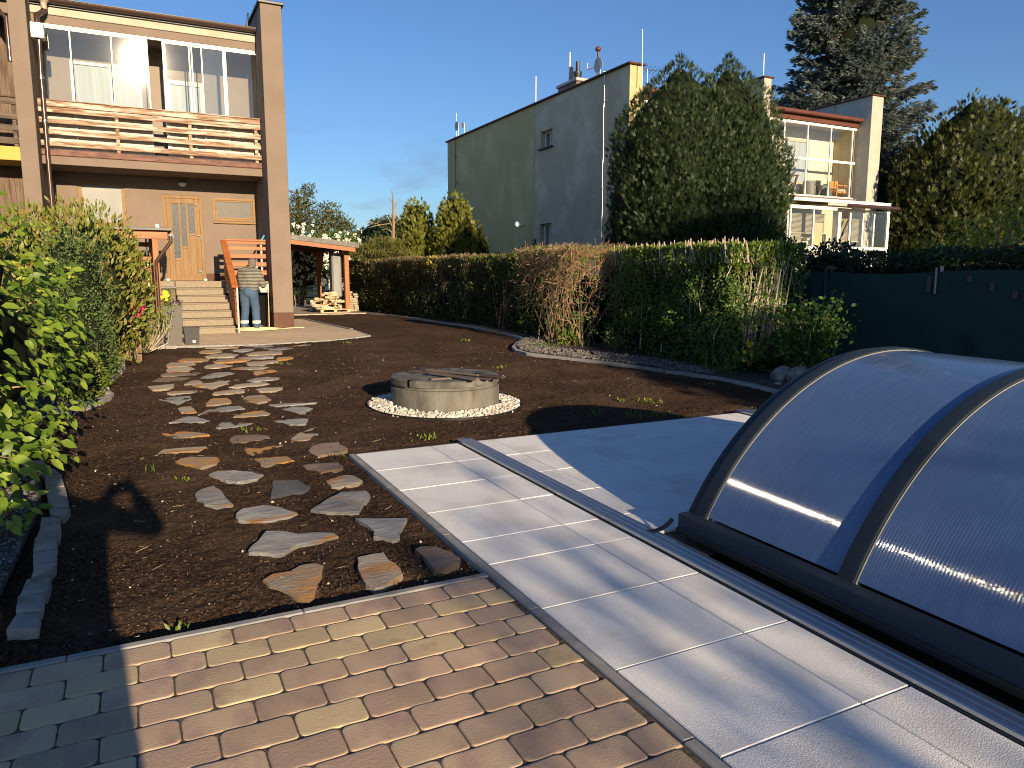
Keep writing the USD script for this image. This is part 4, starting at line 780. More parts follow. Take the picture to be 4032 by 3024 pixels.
part(LT, 'downpipe', MB().tube([(a[0], 16.7, a[2] + .03), (a[0], 16.7, a[2] - .08), (c[0], 16.74, c[2]), (c[0], 16.76, c[2] - .1), (c[0], 16.76, .42)], .036, 10), M['brown_metal'], True)
# ================================================================ the grey house on the right and its row
GX, GY0, GY1 = 12.70, 17.70, 31.1
M['render_olive'] = mat('render_olive', (.42, .31, .135), (.48, .36, .165), scale=.8, rough=.92, bump=.2, bscale=180, bdist=.005, c3=(.55, .43, .225), c3scale=.8, c3lo=.5, c3hi=.75)
M['render_grey'] = mat('render_grey', (.41, .32, .205), (.47, .37, .24), scale=.9, rough=.92, bump=.2, bscale=180, bdist=.005, c3=(.58, .48, .335), c3scale=.9, c3lo=.5, c3hi=.74)
M['render_yellow'] = mat('render_yellow', (.38, .30, .15), (.43, .35, .19), scale=3, rough=.9)
M['render_pale'] = mat('render_pale', (.33, .305, .255), (.385, .355, .30), scale=2, rough=.9, bump=.2, bscale=150, bdist=.004, c3=(.42, .37, .29), c3scale=2.5, c3lo=.55, c3hi=.8)
M['red_metal'] = mat('red_metal', (.085, .024, .018), rough=.5)
M['red_brown'] = mat('red_brown', (.105, .036, .022), (.085, .028, .02), scale=3, rough=.45)
G = thing('grey_house', 'long grey and olive house with blank gable wall, flat roof and glazed loggias', 'house', (17.5, 24, .4))
zt0, zt1 = 7.45, 7.62
YS = float(atX(2104, 700, GX)[1])
hole = []
def wx(px, py): p = atX(px, py, GX); return float(p[1]), float(p[2])
w1 = (wx(2129.5, 520)[0], wx(2175.3, 506)[0], wx(2150, 580)[1], wx(2150, 513)[1]); w2 = (wx(2127, 882)[0], wx(2171, 877)[0], 1.9, wx(2150, 880)[1])
def gable(y0, y1, holes):
    P = Polygon([(y0, .2), (y1, .2), (y1, zt0), (y0, zt0)], [[(a, z0), (c, z0), (c, z1), (a, z1)] for c, a, z0, z1 in holes]); m = trimesh.creation.extrude_polygon(P, .3, engine='earcut'); v = np.array(m.vertices); return MB().add(np.c_[v[:, 2] + GX, v[:, 0], v[:, 1]], m.faces)
part(G, 'gable_wall', gable(GY0 + .002, YS - .006, [w1, w2]), M['render_grey'], label='grey half of the gable wall with two small windows')
part(G, 'gable_wall', MB().box(GX - .006, GX + .3, YS + .006, GY1, .2, zt0), M['render_olive'], label='olive half of the gable wall')
part(G, 'gable_end', MB().box(GX + .001, GX + .44, GY0 - .03, GY0 - .0, .2, zt0), M['render_yellow'])
part(G, 'gable_end', MB().box(GX + .301, GX + .44, GY0 + .001, GY1, .2, zt0 - .002), M['render_pale'])
part(G, 'parapet_cap', MB().rbox(GX - .09, GX + .50, GY0 - .12, GY1 + .1, zt0 + .002, zt0 + .05, .01), M['red_metal'], 30)
part(G, 'roof', MB().box(GX + .442, 24.4, GY0 + 1.0, GY1, 6.95, 7.0), M['black_metal'])
part(G, 'rear_wall', MB().box(GX + .442, 24.4, GY1 - .3, GY1, .2, 6.94), M['render_pale'])
for (y1, y0, z0, z1) in (w1, w2):
    f = part(G, 'window', MB().rbox(GX + .16, GX + .22, y0, y0 + .06, z0, z1, .004).rbox(GX + .16, GX + .22, y1 - .06, y1, z0, z1, .004).rbox(GX + .16, GX + .22, y0 + .06, y1 - .06, z1 - .06, z1, .004).rbox(GX + .16, GX + .22, y0 + .06, y1 - .06, z0, z0 + .06, .004).rbox(GX + .16, GX + .22, (y0 + y1) / 2 - .03, (y0 + y1) / 2 + .03, z0 + .06, z1 - .06, .004), M['white_frame'], 30)
    part(f, 'pane', MB().box(GX + .185, GX + .19, y0 + .06, y1 - .06, z0 + .06, z1 - .06), pane('glass_window_%d' % int(z0), (.9, .92, .9), .1, 0., .03) if z0 > 4 else M['glass_clear'])
    part(f, 'curtain', MB().box(GX + .27, GX + .28, y0, (y0 + y1) / 2 + .2 if z0 > 4 else (y0 + y1) / 2, z0, z1), M['cream_panel'] if z0 > 4 else mat('wood_warm', (.40, .20, .06), rough=.6))
    part(f, 'sill', MB().rbox(GX - .09, GX + .155, y0 - .06, y1 + .1, z0 - .05, z0 - .004, .006), M['black_metal'], 30)
p = atX(2059, 884, GX); gl_ = part(G, 'wall_lamp', MB().ico((GX - .17, p[1] + .1, p[2]), .105, 3), mat('globe', (.72, .74, .76), rough=.25), True); part(gl_, 'lamp_base', MB().tube([(GX - .08, p[1] + .06, p[2]), (GX, p[1] + .06, p[2])], .07, 14), M['white_frame'], 30)
# lightning conductors down the wall
for px, y0, y1, m in ((2380, 262, 940, M['steel']), (1797, 520, 770, M['black_metal'])):
    a = atX(px, 600, GX); yy = float(a[1]); b = MB().tube([(GX - .05, yy, 1.0), (GX - .05, yy, zt0 + .02), (GX - .1, yy, zt0 + .07), (GX + .1, yy, zt0 + .1)], .012, 6)
    lc = part(G, 'lightning_conductor', b, m, True)
    for z in (2.6, 4.2, 5.6, 6.7): part(lc, 'clamp', MB().box(GX - .06, GX, yy - .06, yy + .03, z - .012, z + .012), m)
def roofpt(px, py, x): return atX(px, py, x)
def rod(px, y0, y1, x, r=.012):
    a, c = roofpt(px, y0, x), roofpt(px, y1, x); part(G, 'lightning_rod', MB().tube([(x, c[1], min(c[2], 6.9)), (x, a[1], a[2])], r, 6), M['white_frame'], True)
rod(2244, 205, 300, 14.2, .02); rod(2110, 300, 385, 14.0, .018); rod(1797, 445, 520, 13.0, .012); rod(2530, 115, 232, 12.95, .014); rod(3008, 210, 330, 18.0, .016)
# chimney with flues
c0, c1 = roofpt(2216, 330, 14.2), roofpt(2290, 315, 14.2); ymid = (c0[1] + c1[1]) / 2
ch = part(G, 'chimney', MB().rbox(14.0, 14.5, min(c0[1], c1[1]), max(c0[1], c1[1]), 6.9, float(c0[2]) - .2, .02), mat('chimney_brick', (.16, .07, .045), (.22, .16, .12), scale=8, rough=.9), 30)
part(ch, 'cap', MB().rbox(13.95, 14.55, min(c0[1], c1[1]) - .06, max(c0[1], c1[1]) + .06, float(c0[2]) - .197, float(c0[2]) - .09, .02), M['grey_paint'], 30)
p = roofpt(2249, 300, 14.2); part(ch, 'flue', MB().tube([(14.2, p[1], float(c0[2]) - .12), (14.2, p[1], roofpt(2249, 265, 14.2)[2])], .085, 12), M['grey_paint'], True)
p = roofpt(2274, 300, 14.2); zc = float(c0[2]) - .09; part(ch, 'cowl', MB().lathe([(.12, 0), (.12, .1), (.15, .18), (.15, .26), (.07, .30), (.065, .60), (0, .60)], (14.2, p[1], zc), 16), M['black_metal'], 30)
p = roofpt(2119, 370, 14.0); fl = part(G, 'red_flue', MB().lathe([(.09, 0), (.09, .62), (.05, .64), (.05, .78), (.0, .78)], (14.0, p[1], 6.95 + .2), 14), M['red_metal'], 30); part(fl, 'flue_hat', MB().lathe([(0, .84), (.1, .80), (.1, .78), (0, .78)], (14.0, p[1], 7.17), 14), M['red_metal'], 30)
# dishes on the parapet
def dish(px, py, x, r, lab=None):
    p = roofpt(px, py, x); m = MB().lathe([(0, 0), (r * .6, .03), (r, .09), (r, .10), (r * .6, .045), (0, .02)], (0, 0, 0), 18); v, f = m.mesh(); v = v[:, [2, 0, 1]] * [-1, 1, 1]; d = part(G, 'satellite_dish', (v + p, f), M['white_frame'], True); part(d, 'mount', MB().tube([p, p - [0, 0, .25], (p[0], p[1], 7.3)], .02, 6), M['steel'], True)
dish(1806, 497, 13.05, .2); dish(1830, 493, 13.2, .13); dish(2365, 258, 13.0, .22)
p = roofpt(2355, 200, 13.1); part(G, 'mast', MB().tube([(13.1, p[1], 7.3), (13.1, p[1], p[2] + .02)], .03, 8).ico((13.1, p[1], p[2] + .05), (.09, .09, .08), 2), M['red_brown'], True)
p = roofpt(2330, 250, 13.05); part(G, 'receiver_arm', MB().tube([(13.05, p[1] + .25, p[2] + .06), (13.05, p[1] + .25, p[2] - .12), (13.05, p[1] - .3, p[2] - .15)], .02, 6), M['white_frame'], True)
# television aerial behind the gable
p = atY(2560, 275, 18.8); b = MB().tube([(p[0] - .1, 18.8, 6.95), (p[0] - .1, 18.8, p[2])], .015, 6).tube([p - [.45, 0, .02], p + [.6, 0, .02]], .012, 6)
for k in range(7): x = p[0] - .4 + k * .15; b.tube([(x, 18.6, p[2] + .06), (x, 19.0, p[2] - .08)], .007, 5)
part(G, 'aerial', b, M['steel'], True)
# loggia fronts: fins, roof edge, floors
X1a, X1b, X2a, X2b = 17.78, 18.09, 22.78, 23.34
for a, c in ((X1a, X1b), (X2a, X2b)):
    part(G, 'fin_wall', MB().rbox(a, c, GY0, GY1, .2, 7.70, .006), M['render_pale'], 30); part(G, 'fin_cap', MB().rbox(a - .06, c + .07, GY0 - .06, GY1, 7.703, 7.745, .01), M['red_brown'], 30)
b = MB().box(X2a - .03, X2a - .003, 19.2, 24.5, 6.99, 7.66); part(G, 'parapet_lining', b, mat('roof_felt', (.07, .085, .10), (.32, .29, .27), scale=1.1, rough=.85, lo=.5, hi=.56))
YGl = 18.24; YBK = 19.15
for k, (a, c) in enumerate(((GX + .443, X1a - .004), (X1b + .004, X2a - .032))):
    part(G, 'roof_gutter', MB().rbox(a, c, 17.94, 18.12, 6.88, 6.995, .02), M['red_brown'], 30)
    for i in range(5): x = a + (c - a) * (i + .5) / 5; part(G, 'gutter_joint', MB().rbox(x - .015, x + .015, 17.935, 18.122, 6.875, 7.0, .004), M['red_brown'], 30)
    part(G, 'roof_edge', MB().box(a, c, 18.14, 18.32, 6.72, 6.95), M['red_brown'])
    part(G, 'loggia_ceiling', MB().box(a, c, 18.325, YBK, 6.72, 6.8), M['render_pale'])
    part(G, 'upper_floor', MB().box(a, c, 18.1, YBK, 4.05, 4.2), M['grey_paint'])
    part(G, 'floor_edge', MB().rbox(a, c + .02, 18.02, 18.2, 4.203, 4.29, .01), mat('brick_edge_%d' % k, (.10, .06, .05), (.20, .14, .12), scale=14, rough=.9), 30)
    part(G, 'back_wall', MB().box(a, c, YBK, YBK + .2, .2, 6.94), M['render_yellow'] if k == 9 else mat('loggia_wall_%d' % k, (.58, .54, .40), (.62, .58, .45), scale=2, rough=.9))
    gf = part(G, 'glazing', MB().rbox(a, c, YGl - .03, YGl + .03, 6.62, 6.70, .005).rbox(a, c, YGl - .035, YGl + .035, 5.485, 5.565, .005).rbox(a, c, YGl - .03, YGl + .03, 4.30, 4.36, .005), M['white_frame'], 30)
    gxs = [float(atY(px, 480, YGl)[0]) for px in ((3090, 3183, 3275, 3360) if k else (2700, 2780, 2860))]
    if k: gxs = [X1b + .05] + gxs
    for x in gxs: part(gf, 'mullion', MB().rbox(x - .02, x + .02, YGl - .025, YGl + .025, 4.36, 6.62, .004), M['white_frame'], 30)
    for i in range(len(gxs) - 1):
        for z0, z1 in ((4.36, 5.465), (5.585, 6.615)): part(gf, 'pane', MB().box(gxs[i] + .021, gxs[i + 1] - .021, YGl - .003, YGl + .003, z0, z1), M['glass_clear'])
# loggia interior: door, window frames, side wall, furniture
Yb = YBK - .005
d0, d1, d2 = (float(atY(px, 600, Yb)[0]) for px in (3083, 3128, 3178))
ld = part(G, 'loggia_door', MB().rbox(d0 - .04, d0 + .04, Yb - .06, Yb - .002, 4.2, 6.25, .004), M['pvc_cream'], 30)
for x in (d1, d2): part(ld, 'jamb', MB().rbox(x - .04, x + .04, Yb - .06, Yb - .002, 4.2, 6.25, .004), M['pvc_cream'], 30)
part(ld, 'head', MB().rbox(d0 - .04, d2 + .04, Yb - .06, Yb - .002, 6.252, 6.33, .004), M['pvc_cream'], 30)
for x0, x1 in ((d0 + .041, d1 - .041), (d1 + .041, d2 - .041)): part(ld, 'pane', MB().box(x0, x1, Yb - .03, Yb - .02, 4.9, 6.25), M['curtain']); part(ld, 'panel', MB().box(x0, x1, Yb - .05, Yb - .02, 4.2, 4.9), M['pvc_cream'])
part(G, 'side_lining', MB().box(X2a - .03, X2a - .004, 18.3, YBK - .004, 4.2, 6.71), M['render_yellow'])
def fp(px, py, y): return atY(px, py, y)
def zf(px, y): return 4.21
# armchair
x = float(fp(3300, 750, 18.72)[0]); c = thing('armchair', 'orange wooden armchair behind the glass of the pale loggia', 'armchair', (x, 18.7, 4.205))
wo = mat('chair_wood', (.42, .17, .04), (.5, .23, .06), scale=3, rough=.5)
b = MB().prism([(x - .34, 4.62), (x - .36, 4.80), (x - .25, 4.98), (x + .25, 5.0), (x + .40, 4.92), (x + .36, 4.66)], 18.86, 18.92, 'y'); part(c, 'backrest', b, wo, 30)
part(c, 'seat', MB().rbox(x - .28, x + .28, 18.5, 18.9, 4.53, 4.6, .02), wo, 30); part(c, 'armrest', MB().bar((x - .36, 18.5, 4.80), (x + .36, 18.5, 4.79), .05, .035), wo); part(c, 'cover', MB().ico((x - .02, 18.62, 4.62), (.2, .15, .09), 2, .2, rng_(3)), M['cream_panel'], True)
for dx, dy in ((-.30, 18.52), (.30, 18.52), (-.27, 18.88), (.27, 18.88)): part(c, 'leg', MB().tube([(x + dx * 1.08, dy, 4.205), (x + dx, dy, 4.78)], (.02, .026), 8), wo, True)
# barrel, pet carrier, table, crate, wire plant stand
x = float(fp(3186, 745, 18.7)[0]); t = thing('barrel', 'grey plastic barrel with dark sack over its rim behind the loggia glass', 'barrel', (x, 18.7, 4.205)); part(t, 'body', MB().lathe([(0, 0), (.20, 0), (.21, .3), (.225, .68), (.2, .69), (0, .64)], (x, 18.7, 4.205), 20), mat('grey_plastic', (.16, .16, .155), rough=.5), 30); part(t, 'sack', MB().prism([(x + .03, 4.75), (x + .1, 4.905), (x + .3, 4.91), (x + .31, 4.6), (x + .24, 4.5), (x + .16, 4.7)], 18.48, 18.6, 'y'), M['rubber'], 30)
x = float(fp(3240, 752, 18.6)[0]); t = thing('pet_carrier', 'dark grey rounded pet carrier on the loggia floor between barrel and armchair', 'pet carrier', (x, 18.7, 4.205)); prof = [(x - .33, 4.21), (x - .32, 4.5), (x - .2, 4.72), (x, 4.79), (x + .2, 4.74), (x + .34, 4.52), (x + .36, 4.21)]
part(t, 'shell', MB().prism(prof, 18.5, 18.95, 'y'), mat('carrier_grey', (.10, .11, .115), rough=.5), 30); part(t, 'door', MB().prism([(x - .25, 4.25), (x - .25, 4.48), (x - .14, 4.63), (x + .02, 4.68), (x + .1, 4.64), (x + .1, 4.25)], 18.485, 18.498, 'y'), M['void'])
x = float(fp(3105, 720, 18.8)[0]); t = thing('side_table', 'small folding table with dark red frame at the left of the loggia glass', 'table', (x, 18.8, 4.205)); part(t, 'tabletop', MB().rbox(x - .45, x + .28, 18.6, 19.0, 5.03, 5.06, .006), M['wood_dark'], 30)
for a, c_ in ((-.35, .05), (.2, -.1), (.26, -.04)): part(t, 'leg', MB().bar((x + a, 18.65, 5.03), (x + c_, 18.65, 4.21), .03, .03), M['red_brown'])
x = float(fp(3097, 757, 18.5)[0]); t = thing('crate', 'green plastic crate under the folding table on the loggia floor', 'crate', (x, 18.5, 4.205)); b = MB()
for z in (4.21, 4.32, 4.43): b.rbox(x - .2, x + .2, 18.38, 18.65, z, z + .07, .008)
for xx in (x - .19, x + .17): b.box(xx, xx + .02, 18.39, 18.64, 4.21, 4.5)
part(t, 'body', b, mat('crate_green', (.04, .19, .06), rough=.5), 30); part(t, 'rim', MB().rbox(x - .215, x + .215, 18.37, 18.66, 4.502, 4.54, .008), mat('crate_rim', (.05, .23, .08), rough=.5), 30)
x = float(fp(3316, 650, 18.85)[0]); t = thing('plant_stand', 'rusty pole with curled wire arms standing behind the loggia glass', 'plant stand', (x, 18.9, 4.205)); part(t, 'pole', MB().tube([(x - .06, 18.9, 4.205), (x - .02, 18.9, 5.0), (x + .02, 18.9, 5.98)], .028, 8), M['red_brown'], True)
for k in range(8):
    a = k * .8; s = np.linspace(0, 1, 9); L = .35 + .12 * (k % 3); z0 = 5.95 - .08 * k; part(t, 'wire_arm', MB().tube(np.c_[x + math.cos(a) * L * np.sin(s * 2.0), 18.9 + .5 * math.sin(a) * L * np.sin(s * 2), z0 + .12 * np.sin(s * 3.1) - .5 * s ** 2], .008, 5), M['black_metal'], True)
# conservatory on the ground floor
YC = 15.95
C = part(G, 'conservatory', MB().box(17.3, 21.9, 18.3, 18.35, .2, 4.0), mat('conserv_wall', (.40, .34, .22), (.46, .40, .28), scale=2, rough=.9))
cx = lambda px: float(atY(px, 900, YC)[0])
a = atY(3101, 801, YC - .3); c = atY(3500, 823, YC - .3)
P = np.array([[(a[0], YC - .3, 3.86), (c[0], YC - .3, 3.86)], [(a[0] - .2, 18.32, 4.2), (c[0] + .2, 18.32, 4.2)]]); rf = MB().grid(P[:, ::-1]).grid(P - [0, 0, .03]); part(C, 'roof', rf, mat('tin_roof', (.34, .27, .12), (.42, .35, .19), scale=1.5, rough=.5))
part(C, 'roof_edge', MB().rbox(a[0], c[0] + .02, YC - .36, YC - .303, 3.78, 3.875, .01), M['white_frame'], 30)
part(C, 'gutter', MB().tube([(cx(3290), YC - .42, 3.72), (float(atY(3535, 835, YC - .4)[0]), YC - .42, 3.72)], .06, 10), M['brown_metal'], True)
fr = part(C, 'frame', MB().rbox(cx(3098), cx(3345), YC - .03, YC + .03, 3.60, 3.70, .005).rbox(cx(3345), cx(3498), YC - .03, YC + .03, 3.60, 3.66, .005), M['white_frame'], 30)
for px, w in ((3098, .06), (3109, .05), (3200, .05), (3302, .12), (3344, .07), (3395, .06), (3438, .05), (3493, .12)):
    x = cx(px); part(fr, 'post', MB().rbox(x - w / 2, x + w / 2, YC - .028, YC + .028, .3, 3.598, .005), M['white_frame'], 30)
part(fr, 'rail', MB().rbox(cx(3111), cx(3299), YC - .03, YC + .03, 2.37, 2.52, .005), M['white_frame'], 30); part(fr, 'rail', MB().rbox(cx(3346), cx(3490), YC - .03, YC + .03, 2.44, 2.53, .005), M['white_frame'], 30)
for p0, p1 in ((3111, 3198), (3202, 3298), (3347, 3393), (3397, 3436), (3440, 3489)):
    for z0, z1 in ((.5, 2.36), (2.535, 3.59)): part(fr, 'pane', MB().box(cx(p0) + .03, cx(p1) - .03, YC - .003, YC + .003, z0, z1), M['glass_clear'])
M['blind'] = mat('blind', (.42, .38, .28), (.50, .46, .36), scale=3, rough=.6)
for p0, p1, zb, zt, y in ((3112, 3197, 2.4, 3.5, 16.3), (3204, 3288, 2.95, 3.5, 16.3), (3350, 3392, 2.75, 3.5, 16.4), (3398, 3434, 2.75, 3.5, 16.4)):
    b = MB(); z = zb
    while z < zt: b.add([(cx(p0) + .05, y, z), (cx(p1) - .03, y, z), (cx(p1) - .03, y + .035, z + .022), (cx(p0) + .05, y + .035, z + .022)], [(0, 1, 2, 3)]); z += .036
    bl = part(C, 'blind', b, M['blind'], kind=None); part(bl, 'blind_rail', MB().rbox(cx(p0) + .05, cx(p1) - .03, y - .01, y + .04, zb - .04, zb - .012, .005), M['cream_panel'], 30)
part(C, 'inner_wall', MB().box(cx(3302), cx(3343), 16.9, 17.0, .3, 3.6), M['render_yellow'])
p0, p1 = atY(3345, 860, 16.2), atY(3306, 945, 16.2); solo('garden_pole', MB().tube([p0, p1, p1 + [0, 0, -.6]], .03, 8), M['black_metal'], 'dark leaning pole standing in the open gap of the conservatory', 'pole', smooth=True)
x = cx(3240); cb = thing('cabinet', 'pale wooden cabinet standing inside the conservatory behind the left glass', 'cabinet', (x + .3, 17.2, .4)); part(cb, 'body', MB().rbox(x - .1, x + .95, 17.0, 17.5, .4, 2.75, .01), M['cream_panel'], 30); part(cb, 'top', MB().rbox(x - .16, x + 1.0, 16.95, 17.5, 2.755, 2.82, .01), M['cream_panel'], 30); part(cb, 'door', MB().rbox(x + .0, x + .85, 16.975, 16.998, 1.2, 2.65, .005), M['pvc_cream'], 30)

# the far house at the right, with aerial
F2 = thing('far_house', 'grey flat-roofed house far back at the right, mostly behind trees', 'house', (48, 34, 0))
a = atY(3515, 612, 30.0); c = atY(4100, 470, 24.0)
P = np.array([a, c]); b = MB(); n = np.array([.6, .8, 0]) * 6
v = [(*a[:2], 0), (*c[:2], 0), (*c[:2], c[2]), (*a[:2], a[2])]; v2 = [tuple(np.array(q) + n) for q in v]; b.add(v + v2, [(0, 1, 2, 3), (5, 4, 7, 6), (4, 0, 3, 7), (1, 5, 6, 2), (3, 2, 6, 7)]); part(F2, 'wall', b, mat('far_render', (.20, .19, .18), (.24, .23, .215), scale=.7, rough=.9))
b = MB().bar(a + [0, 0, .06], c + [0, 0, .06], .5, .1); part(F2, 'roof_edge', b, M['black_metal'])
for px, py, y, h in ((3592, 590, 30.5, 1.0),): p = atY(px, py, y); ch = part(F2, 'chimney', MB().tube([p - [0, 0, .8], p + [0, 0, .25]], .14, 12), mat('terracotta', (.25, .09, .05), rough=.8), True); part(ch, 'chimney_pot', MB().tube([p + [0, 0, .25], p + [0, 0, .62]], .10, 12), M['steel'], True)
p = atY(3650, 420, 29.0); b = MB().tube([(p[0] + .05, p[1], p[2] - 2.6), (p[0] + .05, p[1], p[2] + .3)], .03, 6).tube([p + [-1.0, 0, .05], p + [.75, 0, -.12]], .02, 6).tube([p + [-1.0, 0, -.9], p + [.1, 0, -.95]], .015, 6)
for k in range(14): x = p[0] - 1.0 + k * .12; b.tube([(x, p[1] - .3, p[2] + .2), (x, p[1] + .3, p[2] - .15)], .009, 4)
for k in range(4): b.tube([(p[0] + .55 + .06 * k, p[1], p[2] + .35), (p[0] + .55 + .06 * k, p[1], p[2] - .45)], .012, 4)
part(F2, 'aerial', b, mat('aerial_metal', (.10, .10, .11), rough=.5), True)
# ================================================================ carport, firewood, stacked stones
CP = thing('carport', 'open timber carport with orange posts and grey metal roof edge beside the brown house', 'carport', (5.4, 27.5, .4))
PX = 6.5
ytop = lambda px, y: float(atY(px, y, 1)[2])
rl_, rr_ = atY(1130, 924, 24.6), atY(1409, 959, 24.6)
def roof_quad(x0, z0, x1, z1, y0, y1, th):
    v = [(x0, y0, z0), (x1, y0, z1), (x1, y1, z1), (x0, y1, z0)]; v += [(x, y, z - th) for x, y, z in v]
    return MB().add(v, [(0, 1, 2, 3), (7, 6, 5, 4), (0, 4, 5, 1), (1, 5, 6, 2), (2, 6, 7, 3), (3, 7, 4, 0)])
sl = (rr_[2] - rl_[2]) / (rr_[0] - rl_[0]); x0 = 3.4; z0 = rr_[2] + sl * (x0 - rr_[0]); x1, z1 = float(rr_[0]), float(rr_[2])
part(CP, 'roof', roof_quad(x0, z0, x1, z1, 24.58, 31.5, .05), M['black_metal'])
part(CP, 'roof_edge', roof_quad(x0, z0 + .02, x1 + .02, z1 + .02, 24.54, 24.577, .16), mat('zinc', (.05, .047, .044), (.085, .08, .075), scale=6, rough=.45, metal=.4))
part(CP, 'fascia_board', roof_quad(x0, z0 - .143, x1 - .1, z1 - .143, 24.56, 24.6, .13), M['wood_orange'])
for k in range(9): y = 25.2 + k * .72; part(CP, 'rafter', roof_quad(x0, z0 - .052, x1 - .12, z1 - .052, y, y + .07, .14), M['wood_dark'])
zb = float(atX(1386, 974, PX)[2]); 
part(CP, 'beam', MB().rbox(PX - .07, PX + .07, 24.75, 31.2, zb - .04, zb + .16, .008), M['wood_post'], 30)
ypost = [float(atX(px, 1100, PX)[1]) for px in (1365, 1308, 1256)]
for y in ypost: part(CP, 'post', MB().rbox(PX - .075, PX + .075, y - .075, y + .075, .4, zb - .042, .01), M['wood_post'], 30)
for y, s in ((ypost[0], 1), (ypost[2], -1)): part(CP, 'brace', MB().bar((PX, y + s * .1, zb - .85), (PX, y + s * .75, zb - .05), .09, .11), M['wood_post'])
y0 = ypost[0] - .1; p = atY(1340, 1000, y0 + .5); b = MB().rbox(PX - .45, PX - .12, y0 + .25, y0 + .6, zb - 1.65, zb - .16, .05); part(CP, 'hanging_box', b, mat('hang_grey', (.15, .15, .145), (.20, .20, .195), scale=3, rough=.5), 30)
# pallet with split logs
px0, px1 = gnd(1263, 1232), gnd(1361, 1230); pc = np.array([(px0[0] + px1[0]) / 2 + .02, 25.3]); W = .5
pl = thing('pallet', 'pale wooden pallet under the firewood beside the carport post', 'pallet', (*pc, .41))
M['wood_raw'] = mat('wood_raw', (.46, .33, .19), (.60, .46, .29), scale=4, rough=.8, stretch=(1, 6, 6)); M['log'] = mat('log', (.36, .25, .15), (.56, .43, .28), scale=5, rough=.85, rnd=.22, stretch=(.7, 5, 5), bump=.5, bscale=20, bdist=.01)
for k in range(5): y = pc[1] - .4 + k * .19; part(pl, 'deck_board', MB().rbox(pc[0] - W, pc[0] + W, y, y + .12, .50, .522, .004), M['wood_raw'], 30)
for k in range(3):
    x = pc[0] - W + k * (W - .05)
    for y in (-.4, .0, .38): part(pl, 'block', MB().rbox(x, x + .1, pc[1] + y, pc[1] + y + .1, .432, .498, .004), M['wood_raw'], 30)
for y in (-.4, .0, .38): part(pl, 'bottom_board', MB().rbox(pc[0] - W, pc[0] + W, pc[1] + y, pc[1] + y + .1, .41, .43, .004), M['wood_raw'], 30)
rng = rng_(17); fw_ = thing('firewood_pile', 'untidy pile of split pale logs stacked on the pallet', 'firewood', (*pc, .525))
lay = [(.53, 8, .5), (.60, 8, .46), (.67, 7, .42), (.74, 6, .36), (.81, 5, .30), (.88, 5, .22), (.95, 4, .16), (1.01, 3, .1)]
for z, n, hw in lay:
    for k in range(n):
        L = .3 + .16 * rng.random(); a = rng.normal() * .3 + (0 if rng.random() < .72 else 1.2); cx_, cy_ = pc[0] - .12 + rng.uniform(-hw, hw), pc[1] - .34 + .75 * (k / max(1, n - 1)) * (1 - (z - .5) * .5); tl = rng.normal() * .05
        r = .042 + .018 * rng.random(); t = np.array([math.cos(a), math.sin(a), tl]); u = np.array([-math.sin(a), math.cos(a), 0]); w = np.cross(t, u); pr = [(0, r), (-r * .95, -.5 * r), (-.2 * r, -.8 * r), (r * .9, -.45 * r), (r * .6, .5 * r)]
        V = [];
        for s in (-L / 2, L / 2): V += [np.array([cx_, cy_, z + .03]) + t * s + u * q[0] * (1 + .2 * rng.normal() * .4) + w * q[1] for q in pr]
        b = MB().add(V, [x for i in range(5) for x in ((i, (i + 1) % 5, 5 + (i + 1) % 5), (i, 5 + (i + 1) % 5, 5 + i))] + [(0, 2, 1), (0, 3, 2), (0, 4, 3), (5, 6, 7), (5, 7, 8), (5, 8, 9)]); part(fw_, 'log', b, M['log'])
q = gnd(1389, 1226); sk = thing('stone_stack', 'narrow stack of flat pale stones beside the carport post', 'stone stack', (q[0], q[1], .4))
for k in range(9):
    for s in (-1, 1):
        z = .41 + k * .078; x = q[0] + s * .085 + rng.normal() * .014 - (.05 if k > 6 else 0); 
        if k == 8 and s > 0: continue
        part(sk, 'stone', MB().rbox(x - .08, x + .078, q[1] - .2 + rng.normal() * .02, q[1] + .2, z, z + .072, .012), mat('stack_stone', (.27, .215, .15), (.38, .31, .22), scale=6, rough=.9, rnd=.15) if 'stack_stone' not in M else M['stack_stone'], 30); M.setdefault('stack_stone', UsdShade.Material.Get(stage, '/World/Looks/stack_stone'))
# picket fence and lamp post far behind the carport
pf = thing('picket_fence', 'low white and dark picket fence far behind the corner of the brown house', 'fence', (5.8, 33, .4))
for k in range(6): p = atY(1142 + k * 9, 1165, 33.0); part(pf, 'picket', MB().rbox(p[0] - .035, p[0] + .035, 32.98, 33.0, .45, 1.45 + .12 * (k % 2), .006), M['white_frame'] if k % 2 == 0 else M['black_metal'], 30)
part(pf, 'rail', MB().box(5.2, 7.2, 33.005, 33.04, .7, .76), M['black_metal'])
p = atY(1423, 905, 75.0); lp = thing('street_lamp', 'slim white street lamp far beyond the hedge', 'street lamp', (p[0], p[1], 0)); part(lp, 'pole', MB().tube([(p[0], p[1], 0), (p[0], p[1], p[2])], (.09, .06), 8), M['white_frame'], True); part(lp, 'lamp_head', MB().rbox(p[0] - .45, p[0] + .1, p[1] - .1, p[1] + .1, p[2] - .02, p[2] + .1, .03), M['white_frame'], 30)
p = atY(1462, 950, 82.0); dh = thing('distant_house', 'distant house with a dark tiled roof beyond the carport', 'house', (p[0], p[1] + 3, 0)); part(dh, 'wall', MB().box(p[0] - 5, p[0] + 3.2, p[1], p[1] + 8, 0, 4.2), M['render_pale'])
